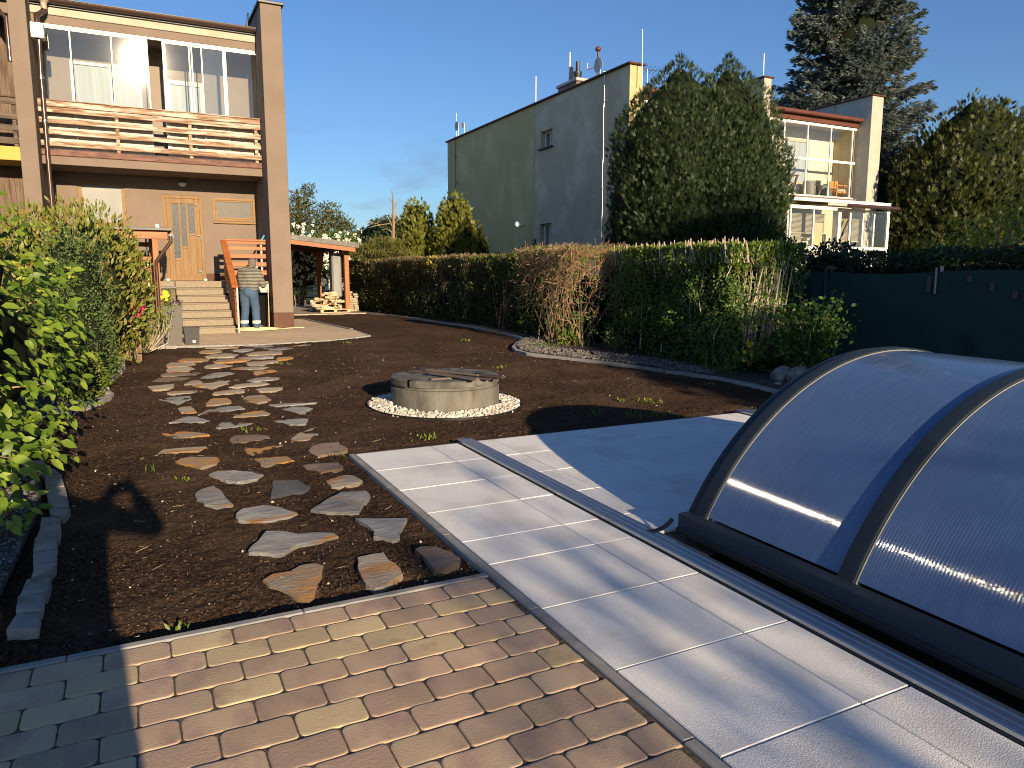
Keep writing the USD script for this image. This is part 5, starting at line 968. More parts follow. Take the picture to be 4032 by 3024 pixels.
rf = MB().add([(p[0] - 5.5, p[1] - .4, 4.1), (p[0] + 3.6, p[1] - .4, 4.1), (p[0] + 3.6, p[1] + 4, p[2] + .5), (p[0] - 5.5, p[1] + 4, p[2] + .5), (p[0] + 3.6, p[1] + 8.4, 4.1), (p[0] - 5.5, p[1] + 8.4, 4.1)], [(0, 1, 2), (0, 2, 3), (3, 2, 4), (3, 4, 5), (1, 4, 2), (0, 3, 5), (0, 5, 4), (0, 4, 1)]); part(dh, 'roof', rf, mat('dark_tiles', (.035, .035, .04), rough=.5))

# ================================================================ planters
def rattan(name, c):
    n = {'g': ('geometry', {}), 'w1': ('wave_texture', {'wave_type': 'bands', 'bands_direction': 'z', 'scale': 26.0, 'distortion': .4}), 'w2': ('wave_texture', {'wave_type': 'bands', 'bands_direction': 'x', 'scale': 22.0, 'distortion': .4}), 'm': ('math', {'math_type': 'multiply'}), 'r': ('rgb_ramp', {'ramp': [(0, tuple(.5 * x for x in c)), (1, c)]}), 'b': ('bump', {'strength': .8, 'distance': .01}), 'p': ('principled_bsdf', {'roughness': .6})}
    return usdkit.material(stage, '/World/Looks/' + name, n, [('g.position', 'w1.vector'), ('g.position', 'w2.vector'), ('w1.fac', 'm.value1'), ('w2.fac', 'm.value2'), ('m.value', 'r.fac'), ('m.value', 'b.height'), ('r.color', 'p.base_color'), ('b.normal', 'p.normal')], surface='p.BSDF')
M['rattan'] = rattan('rattan', (.24, .22, .19)); M['rattan_dark'] = rattan('rattan_dark', (.11, .11, .115))
def planter(name, label, x, y, w0, w1, h, m, tagged=False):
    z = float(gz(y)) + .01; t = thing(name, label, 'planter', (x, y, z)); b = MB(); P = []
    for w, q in ((w0, 0), (w1, h), (w1 - .012, h + .006), (w1 - .03, h), (w1 - .035, h - .06)): P.append([(x - w, y - w, z + q), (x + w, y - w, z + q), (x + w, y + w, z + q), (x - w, y + w, z + q), (x - w, y - w, z + q)])
    b.grid(np.array(P)[:, ::-1]); part(t, 'body', b, m); part(t, 'potting_soil', MB().box(x - w1 + .036, x + w1 - .036, y - w1 + .036, y + w1 - .036, z + h - .12, z + h - .05), M['soil'])
    part(t, 'rim', frame_xy(x, y, w1 + .006, z + h - .02, z + h + .012), m)
    if tagged: part(t, 'white_tag', MB().box(x + .005, x + .05, y - w0 - .012, y - w0 - .004, z + .03, z + .075), M['white_frame'])
    return x, y, z + h
def frame_xy(x, y, w, z0, z1, d=.03):
    return MB().box(x - w, x + w, y - w, y - w + d, z0, z1).box(x - w, x + w, y + w - d, y + w, z0, z1).box(x - w, x - w + d, y - w + d, y + w - d, z0, z1).box(x + w - d, x + w, y - w + d, y + w - d, z0, z1)
gx_, gy_, ptz = planter('rattan_planter', 'tall tapered grey rattan planter with pansies beside the steps', .60, 14.62, .125, .165, .70, M['rattan'])
planter('rattan_planter', 'small dark grey rattan planter standing at the foot of the tall one', .905, 14.72, .115, .13, .29, M['rattan_dark'], True)

# ================================================================ people
def limb(J, bones, refine=.025, smooth=8):
    ms = []
    for chain in bones:
        for a, c in zip(chain[:-1], chain[1:]):
            ms.append(manifold3d.Manifold.batch_hull([manifold3d.Manifold.sphere(J[k][1], 16).translate([float(q) for q in J[k][0]]) for k in (a, c)]))
    m = manifold3d.Manifold.batch_boolean(ms, manifold3d.OpType.Add).refine_to_length(refine); me = m.to_mesh(); t = trimesh.Trimesh(me.vert_properties[:, :3], me.tri_verts, process=True); trimesh.smoothing.filter_taubin(t, .5, .53, smooth); return np.array(t.vertices), np.array(t.faces)
def place(vf, base, phi):
    v, f = vf; c, s = math.cos(phi), math.sin(phi)                    # local: x right, y forward, z up; phi turns from +y towards +x
    return np.c_[v[:, 0] * c + v[:, 1] * s, -v[:, 0] * s + v[:, 1] * c, v[:, 2]] + np.array(base), f
def head_mesh(cn, yaw, pitch=0.0, S=1.0):
    """skull with brow, nose, mouth, chin, ears: its own small sculpt, facing +y before yaw"""
    m = trimesh.creation.icosphere(subdivisions=4); v = np.array(m.vertices); d = v / np.linalg.norm(v, axis=1, keepdims=True); x, y, z = d.T
    r = np.c_[x * .076, y * .096, z * .118]
    g = lambda cx, cz, w, hh: np.exp(-((x - cx) / w) ** 2 - ((z - cz) / hh) ** 2) * (y > 0)
    r[:, 1] += .024 * g(0, -.12, .13, .2) + .008 * g(0, .2, .5, .1) - .010 * g(.36, .07, .17, .12) - .010 * g(-.36, .07, .17, .12) + .008 * g(0, -.48, .3, .07) - .006 * g(0, -.55, .3, .05) + .012 * g(0, -.8, .35, .2)
    r[:, 0] *= np.where(z < -.2, 1 - .25 * (-.2 - z), 1); r[:, 2] *= np.where(z < 0, 1.0, .98)
    for sx in (-1, 1): w = np.exp(-((x - sx * .98) / .22) ** 2 - ((z + .05) / .3) ** 2 - ((y + .1) / .2) ** 2); r[:, 0] += sx * .02 * w
    r *= S; c, s = math.cos(pitch), math.sin(pitch); r = np.c_[r[:, 0], r[:, 1] * c + r[:, 2] * s, r[:, 2] * c - r[:, 1] * s]; c, s = math.cos(yaw), math.sin(yaw)
    return np.c_[r[:, 0] * c + r[:, 1] * s, -r[:, 0] * s + r[:, 1] * c, r[:, 2]] + np.array(cn), np.array(m.faces)
def hand_bones(J, bones, w, tip, thumb, tag_):
    """palm and five bent fingers from wrist w towards tip"""
    w, tip, thumb = map(np.array, (w, tip, thumb)); d = tip - w; d = d / np.linalg.norm(d); s = thumb - d * (thumb @ d); s = s / np.linalg.norm(s); nrm = np.cross(d, s)
    for k in range(4):
        o = (1.5 - k) * .021; L = (.07, .08, .074, .056)[k]; p0, p1 = w + s * o * .7 + d * .02, w + s * o + d * .085; J[f'{tag_}p{k}'] = (p0, .015); J[f'{tag_}k{k}'] = (p1, .0105); J[f'{tag_}m{k}'] = (p1 + d * L * .5 + nrm * .010, .009); J[f'{tag_}t{k}'] = (p1 + d * L * .8 + nrm * .035, .0078); bones.append([f'{tag_}p{k}', f'{tag_}k{k}', f'{tag_}m{k}', f'{tag_}t{k}'])
        if k: bones.append([f'{tag_}p{k-1}', f'{tag_}p{k}']); bones.append([f'{tag_}k{k-1}', f'{tag_}k{k}']); 
    J[f'{tag_}h0'] = (w + s * .03 + d * .03, .013); J[f'{tag_}h1'] = (w + s * .055 + d * .065, .0105); J[f'{tag_}h2'] = (w + s * .055 + d * .10 + nrm * .02, .0085); bones.append([f'{tag_}p0', f'{tag_}h0', f'{tag_}h1', f'{tag_}h2'])
M['skin'] = mat('skin', (.42, .215, .145), (.48, .26, .18), scale=12, rough=.55, spec=.35); M['hair_grey'] = mat('hair_grey', (.07, .06, .05), (.20, .17, .145), scale=60, rough=.7, stretch=(3, 3, .6), bump=.8, bscale=90, bdist=.012); M['beard'] = mat('beard', (.45, .42, .38), (.62, .60, .56), scale=70, rough=.8, bump=.6, bscale=90, bdist=.01)
M['workwear'] = mat('workwear', (.035, .068, .125), (.055, .095, .16), scale=4, rough=.85, bump=.5, bscale=14, bdist=.02, bstretch=(1, 1, .5), c3=(.20, .19, .17), c3scale=5, c3lo=.6, c3hi=.78); M['reflective'] = mat('reflective', (.66, .66, .44), (.72, .71, .55), scale=8, rough=.4); M['shoe'] = mat('shoe', (.10, .08, .06), (.16, .125, .09), scale=9, rough=.7)
M['striped'] = usdkit.material(stage, '/World/Looks/striped', {'g': ('geometry', {}), 'w': ('wave_texture', {'wave_type': 'bands', 'bands_direction': 'z', 'scale': 10.0, 'distortion': 1.1, 'detail': 2.0, 'detail_scale': .6}), 'r': ('rgb_ramp', {'ramp': [(0, (.02, .02, .022)), (.47, (.025, .025, .028)), (.56, (.22, .205, .165)), (1, (.27, .25, .20))]}), 'n': ('noise_texture', {'scale': 22.0, 'detail': 4.0}), 'b': ('bump', {'strength': .6, 'distance': .012}), 'p': ('principled_bsdf', {'roughness': .9, 'specular_ior_level': .15})},
    [('g.position', 'w.vector'), ('w.fac', 'r.fac'), ('r.color', 'p.base_color'), ('g.position', 'n.vector'), ('n.fac', 'b.height'), ('b.normal', 'p.normal')], surface='p.BSDF')
def person(label, base, phi, J, head_c, yaw, hpitch, clothes, beard=False, hands=(), hair=True, S=1.0):
    t = thing('person', label, 'person', base)
    bones = [['pelvis', 'chest', 'neck', 'skull'], ['hipL', 'kneeL', 'ankL', 'toeL'], ['hipR', 'kneeR', 'ankR', 'toeR'], ['hipL', 'pelvis', 'hipR'], ['shL', 'elL', 'wrL'], ['shR', 'elR', 'wrR'], ['shL', 'chest', 'shR'], ['shL', 'neck', 'shR']]
    JB = {k: (np.array(p), r * .82) for k, (p, r) in J.items()}; JB['neck'] = (J['neck'][0], .062); JB['skull'] = (np.array(head_c) + [0, 0, -.02], .07)
    for k, (w, tip, th) in enumerate(hands): hand_bones(JB, bones, w, tip, th, f'h{k}_')
    v, f = limb(JB, bones, .03, 6); hv, hf = head_mesh(head_c, yaw, hpitch, S); b = MB().add(v, f).add(hv, hf); part(t, 'body', place(b.mesh(), base, phi), M['skin'], True)
    for nm, ch, grow, m, zc in clothes:
        JC = {k: (np.array(p), r * grow) for k, (p, r) in J.items()}; v, f = limb(JC, ch, .03, 7)
        dsp = meshkit.fbm(v * [9, 9, 6], 3, 4) - .5; nn = trimesh.Trimesh(v, f, process=False).vertex_normals; v = v + nn * dsp[:, None] * .022
        part(t, nm, place((v, f), base, phi), m, True)
    if hair:
        v, f = head_mesh(np.array(head_c) + [0, -.012, .014], yaw, hpitch, 1.10 * S); o = v - np.array(head_c); c, s = math.cos(yaw), math.sin(yaw); fy = o[:, 0] * s + o[:, 1] * c
        keep = ((fy < .03) & (o[:, 2] > -.075)) | (o[:, 2] > .055 + .4 * np.maximum(fy, 0)); v = v + trimesh.Trimesh(v, f, process=False).vertex_normals * (meshkit.fbm(v * 38, 3) - .45)[:, None] * .03; fk = f[keep[f].all(1)]; part(t, 'hair', place(compact(v, fk), base, phi), M['hair_grey'], True)
    if beard:
        v, f = head_mesh(np.array(head_c) + [0, 0, -.012], yaw, hpitch, 1.09 * S); o = v - np.array(head_c); c, s = math.cos(yaw), math.sin(yaw); fy = o[:, 0] * s + o[:, 1] * c; keep = (fy > .0) & (o[:, 2] < -.028 - .1 * np.minimum(fy, .06)); v = v + trimesh.Trimesh(v, f, process=False).vertex_normals * (meshkit.fbm(v * 45, 3) - .3)[:, None] * .02; part(t, 'beard', place(compact(v, f[keep[f].all(1)]), base, phi), M['beard'], True)
    return t
A = np.array
Jm = {'pelvis': (A([0, .0, .86]), .148), 'chest': (A([0, .09, 1.20]), .155), 'neck': (A([.01, .15, 1.345]), .075), 'hipL': (A([-.085, .0, .82]), .112), 'hipR': (A([.085, .0, .82]), .112), 'kneeL': (A([-.115, .04, .45]), .082), 'kneeR': (A([.115, .07, .45]), .084), 'ankL': (A([-.135, .0, .10]), .075), 'ankR': (A([.15, .0, .10]), .078),
      'toeL': (A([-.15, .16, .05]), .042), 'toeR': (A([.19, .16, .05]), .042), 'shL': (A([-.185, .09, 1.27]), .088), 'shR': (A([.185, .09, 1.27]), .088), 'elL': (A([-.255, .15, 1.02]), .066), 'elR': (A([.285, .12, 1.00]), .068), 'wrL': (A([-.09, .36, 1.05]), .05), 'wrR': (A([.10, .37, 1.04]), .05), 'waistL': (A([-.07, .03, .95]), .14), 'waistR': (A([.07, .03, .95]), .14)}
mb_ = (2.30, 17.46, .405); phm = math.radians(30)
man = person('bearded person in striped jumper and blue work trousers seen from behind at the orange railing', mb_, phm, Jm, (.045, .215, 1.455), math.radians(38), -.28,
    [('jumper', [['waistL', 'chest', 'waistR'], ['waistL', 'shL', 'chest', 'shR', 'waistR'], ['shL', 'elL', 'wrL'], ['shR', 'elR', 'wrR'], ['shL', 'neck', 'shR'], ['waistL', 'waistR']], 1.06, M['striped'], 0), ('trousers', [['hipL', 'pelvis', 'hipR'], ['hipL', 'kneeL', 'ankL'], ['hipR', 'kneeR', 'ankR'], ['pelvis', 'hipL'], ['pelvis', 'hipR']], 1.08, M['workwear'], 0)], beard=True,
    hands=[(Jm['wrL'][0], Jm['wrL'][0] + A([.1, .06, .01]), A([.0, .0, 1.0])), (Jm['wrR'][0], Jm['wrR'][0] + A([-.08, .08, .01]), A([.0, .0, 1.0]))])
for s in ('L', 'R'):
    a = Jm['ank' + s][0] * .78 + Jm['knee' + s][0] * .22; b = MB().tube([a - [0, 0, .03], a + [0, 0, .03]], .093, 18); part(man, 'reflective_band', place(b.mesh(), mb_, phm), M['reflective'], True)
    v, f = limb({'a': (Jm['ank' + s][0] + [0, -.03, -.045], .055), 'b': (Jm['toe' + s][0] + [0, -.02, .0], .05), 'c': (Jm['toe' + s][0] + [0, .06, -.005], .042)}, [['a', 'b', 'c']], .02, 6); v[:, 2] = np.maximum(v[:, 2], .0); part(man, 'shoe', place((v, f), mb_, phm), M['shoe'], True)
# hose lying in loops by his feet
b = MB(); s = np.linspace(0, 1, 150); rng = rng_(3); a = s * 6.283 * 5.4; rr = .36 + .05 * np.sin(a * .37) + .03 * np.sin(a * 1.7); b.tube(np.c_[2.42 + rr * 1.15 * np.cos(a), 17.15 + rr * .62 * np.sin(a) + .04 * np.sin(a * .6), .425 + .012 * (1 + np.sin(a * .9 + 1)) + .012 * s], .012, 6)
b.tube(np.c_[2.75 + np.linspace(0, 1, 24) * .75, 17.0 + .25 * np.sin(np.linspace(0, 2.4, 24)) + np.linspace(0, .35, 24), np.full(24, .42)], .011, 6)
solo('hose', b, mat('hose_yellow', (.52, .47, .24), (.60, .56, .34), scale=5, rough=.45), 'pale yellow hose lying in loops at the feet of the man', 'hose', smooth=True)
solo('cane', MB().tube([(2.80, 18.05, .41), (2.82, 18.1, 1.3)], .012, 6), M['wood_raw'], 'thin cane leaning upright beside the wall right of the man', 'cane', smooth=True)
solo('broom', MB().tube([atY(1029, 945, 18.3), atY(1036, 935, 18.3), atY(1040, 926, 18.3)], .022, 8), mat('blue_plastic', (.03, .25, .42), rough=.4), 'bright blue broom handle sticking up behind the orange railing', 'broom', smooth=True)
# the person taking the picture, whose shadow lies on the soil
Jp = {'pelvis': (A([0, .0, 1.0]), .16), 'chest': (A([0, .03, 1.38]), .17), 'neck': (A([0, .03, 1.58]), .07), 'hipL': (A([-.10, .0, .94]), .12), 'hipR': (A([.10, .0, .94]), .12), 'kneeL': (A([-.12, .02, .50]), .08), 'kneeR': (A([.12, .02, .50]), .08), 'ankL': (A([-.12, .0, .10]), .06), 'ankR': (A([.12, .0, .10]), .06), 'toeL': (A([-.13, .17, .05]), .042), 'toeR': (A([.14, .17, .05]), .042),
      'shL': (A([-.20, .03, 1.48]), .08), 'shR': (A([.20, .03, 1.48]), .08), 'elL': (A([-.02, .26, 1.25]), .058), 'elR': (A([.52, .06, 1.36]), .058), 'wrL': (A([-.07, .40, 1.47]), .042), 'wrR': (A([.12, .30, 1.49]), .042), 'waistL': (A([-.07, .0, 1.06]), .14), 'waistR': (A([.07, .0, 1.06]), .14)}
Jp = {k: (p - A([.245 * p[2], 0, 0]) * (0 if k[:2] == 'wr' else 1), r) for k, (p, r) in Jp.items()}
person('person holding up a phone, whose long shadow falls on pavers and soil at the left', (-.03, -.42, 0.0), 0.0, Jp, (-.43, .06, 1.74), .35, 0,
    [('jacket', [['waistL', 'chest', 'waistR'], ['waistL', 'shL', 'chest', 'shR', 'waistR'], ['shL', 'elL', 'wrL'], ['shR', 'elR', 'wrR'], ['shL', 'neck', 'shR'], ['waistL', 'waistR']], 1.1, M['workwear'], 0), ('trousers', [['hipL', 'pelvis', 'hipR'], ['hipL', 'kneeL', 'ankL'], ['hipR', 'kneeR', 'ankR']], 1.1, M['rubber'], 0)],
    hands=[(Jp['wrL'][0], Jp['wrL'][0] + A([.05, .02, .05]), A([.2, .0, 1.0])), (Jp['wrR'][0], Jp['wrR'][0] + A([-.04, .03, .05]), A([-.2, .0, 1.0]))])

ph = thing('phone', 'dark phone held up by the person whose shadow falls on the soil', 'phone', (0, -.02, 1.5)); part(ph, 'body', MB().bar((-.075 - .018, -.0 - .035, 1.55), (.065 - .018, -.065 - .035, 1.55), .009, .072), M['black_metal'])
# ================================================================ leaves, shrubs, trees
def unit(v): return v / (np.linalg.norm(v, axis=-1, keepdims=True) + 1e-9)
def leaves(c, ax, nr, L, W, shape='diamond', fold=.25, curl=.12):
    """one small leaf per row: base c, direction ax, face nr, length L, width W"""
    n = len(c); ax = unit(ax); s = unit(np.cross(ax, nr)); nr = np.cross(s, ax); L = np.broadcast_to(L, (n,))[:, None]; W = np.broadcast_to(W, (n,))[:, None]
    P = lambda t, w, h=0.0: c + ax * L * t + s * W * w + nr * (abs(w) * fold * W + h * L)
    if shape == 'diamond': V = np.stack([P(0, 0), P(.45, -.5), P(1, 0, -curl), P(.45, .5)], 1); F = [(0, 1, 2), (0, 2, 3)]
    else:
        V = np.stack([P(0, 0), P(.33, 0, .0), P(.7, 0, -curl * .4), P(1, 0, -curl), P(.28, -.46), P(.65, -.40, -curl * .35), P(.28, .46), P(.65, .40, -curl * .35)], 1)
        F = [(0, 4, 1), (4, 5, 2), (4, 2, 1), (5, 3, 2), (0, 1, 6), (1, 2, 7), (1, 7, 6), (2, 3, 7)]
    k = V.shape[1]; return V.reshape(-1, 3), (np.arange(n)[:, None, None] * k + np.array(F)[None]).reshape(-1, 3)
def rdir(rng, n): return unit(rng.normal(size=(n, 3)))
def crown_pts(ctr, rad, n, rng, lump=.3, freq=2.2, depth=.18, zlo=-1.0, seed=0):
    d = rdir(rng, int(n * 1.8)); d = d[d[:, 2] > zlo][:n]; f = 1 + lump * 2 * (meshkit.fbm(d * freq + seed * 7.7 + 50, 3, seed) - .5)
    r = f * (1 - np.abs(rng.normal(size=len(d))) * depth); return np.array(ctr) + d * np.array(rad) * r[:, None], unit(d / np.array(rad))
def shrub_mesh(ctr, rad, n, L, W, rng, up=.5, out=.7, rnd=.6, shape='diamond', lump=.3, freq=2.2, depth=.18, zlo=-1, seed=0, curl=.12, jl=.35):
    p, nn = crown_pts(ctr, rad, n, rng, lump, freq, depth, zlo, seed); m = len(p)
    ax = nn * out + np.array([0, 0, up]) + rdir(rng, m) * rnd; nr = nn + rdir(rng, m) * .5 + np.array([0, -.45, .4]); l = L * (1 + jl * rng.normal(size=m).clip(-2, 2) * .6)
    return leaves(p, ax, nr, l, W * l / L, shape, curl=curl)
def core(ctr, rad, seed=0, lump=.3, freq=2.2, sc=.78):
    m = trimesh.creation.icosphere(subdivisions=3); v = np.array(m.vertices); f = 1 + lump * 2 * (meshkit.fbm(v * freq + seed * 7.7 + 50, 3, seed) - .5); return np.array(ctr) + v * np.array(rad) * (f * sc)[:, None], np.array(m.faces)
def sticks(a, c, r, taper=.5):
    """three-sided twigs from a to c"""
    n = len(a); t = unit(c - a); x = unit(np.cross(t, np.array([.31, .77, .2]))); y = np.cross(t, x); r = np.broadcast_to(r, (n,))[:, None]; V = []
    for q, k in ((a, 1.0), (c, taper)):
        for g in (0, 2.094, 4.189): V.append(q + (x * math.cos(g) + y * math.sin(g)) * r * k)
    V = np.stack(V, 1); F = np.array([(0, 1, 4), (0, 4, 3), (1, 2, 5), (1, 5, 4), (2, 0, 3), (2, 3, 5)]); return V.reshape(-1, 3), (np.arange(n)[:, None, None] * 6 + F[None]).reshape(-1, 3)
def cat(*vf):
    b = MB()
    for v, f in vf: b.add(v, f)
    return b
M['bark'] = mat('bark', (.06, .045, .035), (.14, .11, .085), scale=8, rough=.9, stretch=(3, 3, .6), bump=.8, bscale=30, bdist=.02)
M['twig'] = mat('twig', (.17, .115, .07), (.30, .21, .13), scale=20, rough=.85, isl=.3); M['twig_pale'] = mat('twig_pale', (.38, .31, .22), (.52, .44, .33), scale=20, rough=.8, isl=.25); M['twig_mix'] = mat('twig_mix', (.15, .10, .055), (.34, .25, .14), scale=9, rough=.85, isl=.5); M['twig_dark'] = mat('twig_dark', (.05, .035, .025), (.10, .07, .05), scale=20, rough=.9, isl=.3)
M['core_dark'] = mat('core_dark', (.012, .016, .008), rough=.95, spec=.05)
LF = {k: leafmat(k, *v) for k, v in dict(
    leaf_viburnum=((.065, .12, .012), (.14, .215, .02), (.23, .30, .04)), leaf_red_tip=((.13, .165, .025), (.20, .225, .035), (.27, .17, .05)), leaf_small_blue=((.055, .10, .03), (.10, .155, .04), (.16, .21, .055)), leaf_lime=((.09, .14, .018), (.15, .20, .025), (.21, .25, .04)),
    leaf_dark=((.012, .026, .009), (.022, .042, .013), (.035, .06, .018)), leaf_hedge=((.03, .045, .012), (.06, .08, .02), (.12, .125, .035)), leaf_privet=((.045, .09, .016), (.075, .14, .024), (.12, .18, .038)), leaf_hazel=((.045, .095, .016), (.075, .145, .026), (.10, .17, .035)),
    needle_cypress=((.018, .036, .014), (.034, .06, .02), (.066, .092, .032)), needle_spruce=((.085, .115, .105), (.135, .165, .15), (.20, .225, .20)), needle_thuja=((.026, .04, .010), (.056, .07, .015), (.115, .115, .025)), needle_thuja_gold=((.10, .12, .02), (.165, .18, .03), (.22, .20, .04)), needle_juniper=((.07, .08, .018), (.12, .125, .025), (.17, .14, .04)),
    leaf_cherry=((.04, .055, .015), (.075, .09, .022), (.13, .085, .035)), leaf_far=((.04, .06, .025), (.06, .085, .035), (.08, .10, .045)), leaf_brown=((.10, .075, .035), (.19, .135, .065), (.27, .21, .09)), grass_blade=((.06, .11, .02), (.10, .16, .03), (.15, .2, .05)), petal_white=((.70, .68, .60), (.78, .76, .70), (.80, .78, .66)), petal_pink=((.55, .03, .14), (.66, .055, .20), (.72, .10, .28)), petal_yellow=((.72, .50, .01), (.80, .60, .02), (.82, .66, .05)), petal_purple=((.03, .008, .03), (.10, .02, .09), (.5, .42, .45)), corymb=((.22, .27, .03), (.36, .40, .06), (.50, .52, .12)), leaf_gold=((.30, .26, .02), (.42, .36, .03), (.5, .45, .06))).items()}

# ---------------------------------------------------------------- the big-leaved bush at the left edge
rng = rng_(40); vb = thing('large_leaved_bush', 'big bright green bush with large veined leaves filling the left picture edge', 'bush', (-1.6, 6.6, .1))
c0, r0 = (-1.72, 6.7, 1.15), (1.24, 2.0, 1.52)
p, nn = crown_pts(c0, r0, 3600, rng, .34, 2.6, .13, -.75, 2)
ex = []
for (px, py, y, n, s) in ((215, 1740, 5.6, 34, .12), (90, 1830, 5.3, 30, .12), (180, 1620, 6.0, 26, .12), (120, 2030, 4.9, 16, .10), (60, 1950, 5.0, 22, .12), (300, 1060, 7.0, 16, .12), (250, 1280, 6.8, 20, .12), (40, 1700, 5.6, 30, .14)):
    q = atY(px, py, y); ex.append(q - [.08, 0, 0] + rng.normal(size=(n, 3)) * s * np.array([.8, 1.1, .55]))
ex = np.vstack(ex); p = np.vstack([p, ex]); nn = np.vstack([nn, unit(np.tile([.7, -.5, .3], (len(ex), 1)) + rdir(rng, len(ex)) * .5)])
keep = p[:, 2] > .12; p, nn = p[keep], nn[keep]; n = len(p)
ax = nn * .75 + rdir(rng, n) * .55 + np.array([0, 0, -.32]); nr = nn * .35 + np.array([.1, -.65, .62]) + rdir(rng, n) * .38; L = (.052 + .060 * rng.random(n) ** 1.2)
lv, lf = leaves(p, ax, nr, L, L * .56, 'leaf', .22, .22)
d = p - EYE; z = d @ FW; u = (d @ RT) / z; w = -(d @ UP) / z
vis = (u > -.70) & (u < .0) & (z > 0); o = np.argsort(np.where(vis, -nn @ unit(EYE - np.array(c0)) - .15 * (p[:, 0] > -1.0) - 1.0 / z, 9)); big = set(o[:300].tolist())
LV = lv.reshape(n, 8, 3); F8 = lf[:8]
rest = np.array([i for i in range(n) if i not in big])
part(vb, 'foliage', (LV[rest].reshape(-1, 3), (np.arange(len(rest))[:, None, None] * 8 + F8[None]).reshape(-1, 3)), LF['leaf_viburnum'], True, kind='stuff')
for i in sorted(big): part(vb, 'leaf', (LV[i], F8), LF['leaf_viburnum'], True)
b = MB()
for k in range(46):
    q = p[rng.integers(n)]; base = np.array([-1.7 + rng.normal() * .25, 6.6 + rng.normal() * .4, .08]); m = (base + q) / 2 + np.array([0, 0, .25]); b.tube([base, base * .6 + m * .4 + [0, 0, .1], m, q * .6 + m * .4, q], [.02, .016, .012, .008, .004], 5, False)
part(vb, 'stem', b, M['twig'], True)
cl = [i for i in o[:1400] if p[i, 2] > 1.0][::22][:60]; b = MB()
for i in cl:
    q = p[i] + np.array([0, 0, .03]); m = 26; a = rng.random(m) * 6.28; rr = .045 * np.sqrt(rng.random(m)); 
    for j in range(m): b.ico(q + [rr[j] * math.cos(a[j]), rr[j] * math.sin(a[j]), .012 - rr[j] * .25 + rng.normal() * .004], .0055 + .003 * rng.random(), 0)
part(vb, 'flower_cluster', b, LF['corymb'], False, kind='stuff')
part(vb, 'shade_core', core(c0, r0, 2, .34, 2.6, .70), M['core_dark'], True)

def bush(name, label, blobs, n, L, W, lm, rng, group=None, stems=10, category='shrub', sc=.72, twig='twig', **kw):
    c = np.array(blobs[0][0]); t = thing(name, label, category, (c[0], c[1], float(gz(c[1]))), group); tot = sum(r[0] * r[1] + r[0] * r[2] + r[1] * r[2] for _, r in blobs); b = MB(); k = MB(); s = MB()
    for i, (ctr, rad) in enumerate(blobs):
        m = int(n * (rad[0] * rad[1] + rad[0] * rad[2] + rad[1] * rad[2]) / tot); seed = int(abs(ctr[0] * 13 + ctr[1] * 7 + i)) % 97; kw2 = dict(lump=.3, freq=2.2); kw2.update({q: kw[q] for q in ('lump', 'freq') if q in kw})
        b.add(*shrub_mesh(ctr, rad, m, L, W, rng, seed=seed, **kw)); 
        if sc: k.add(*core(ctr, rad, seed, kw2['lump'], kw2['freq'], sc))
        for j in range(stems):
            d = rdir(rng, 1)[0] * [.8, .8, .5] + [0, 0, .4]; base = np.array([ctr[0] + rng.normal() * .1 * rad[0], ctr[1] + rng.normal() * .1 * rad[1], float(gz(ctr[1]))]); q = np.array(ctr) + unit(d) * np.array(rad) * .95; m_ = (base + q) / 2 + [0, 0, .1 * rad[2]]; s.tube([base, m_, q], [.016, .011, .004], 4, False)
    part(t, 'foliage', b, lm, True)
    if stems: part(t, 'stem', s, M[twig], True)
    if sc: part(t, 'shade_core', k, M['core_dark'], True)
    return t
bush('red_tipped_shrub', 'tall yellow-green shrub with reddish tips in front of the ground floor window', [((-.55, 12.3, 1.45), (.72, .8, 1.2)), ((-.12, 12.9, 1.5), (.36, .5, .72)), ((-.2, 13.2, 1.0), (.3, .4, .7)), ((.0, 12.7, 1.25), (.3, .4, .8)), ((-1.25, 12.6, 1.5), (.6, .7, 1.05))], 9500, .085, .030, LF['leaf_red_tip'], rng, shape='leaf', up=.75, out=.6, rnd=.55, lump=.38, freq=3.2, depth=.2)
bush('small_leaved_shrub', 'dense blue-green shrub with tiny leaves right of the large-leaved bush', [((-.66, 10.6, 1.28), (.46, .6, .92)), ((-.62, 10.2, .75), (.42, .5, .62))], 13000, .030, .014, LF['leaf_small_blue'], rng, up=.5, out=.6, rnd=.9, lump=.42, freq=3.5, depth=.16, twig='twig')
bush('lime_ground_shrub', 'low lime-green shrub beside the curve of the left stone edging', [((-.52, 10.5, .42), (.26, .36, .36)), ((-.42, 11.3, .45), (.22, .35, .36)), ((-.62, 9.7, .42), (.3, .4, .36))], 6500, .030, .016, LF['leaf_lime'], rng, up=.5, out=.6, rnd=.9, lump=.45, freq=3, depth=.22)
# azalea with pink blossom
az = bush('azalea', 'azalea with clusters of bright pink blossom between the shrubs and the steps', [((-.12, 13.0, .78), (.28, .3, .40))], 1500, .045, .018, LF['leaf_hazel'], rng, up=.5, rnd=.8)
for px, py in ((512, 1175), (528, 1190), (545, 1185), (520, 1205), (540, 1205), (555, 1200), (525, 1222), (542, 1222), (510, 1200), (530, 1168), (487, 1280), (502, 1290), (497, 1272), (548, 1215), (535, 1235), (518, 1235)):
    q = atY(px, py, 12.45); a = np.arange(5) * 1.2566 + rng.random() * 6; d = np.c_[np.cos(a), -.35 + 0 * a, np.sin(a)]; v, f = leaves(np.tile(q, (5, 1)), d, np.tile([0, -1, .2], (5, 1)), .085, .075, 'leaf', .1, -.1); part(az, 'blossom', (v, f), LF['petal_pink'], True)
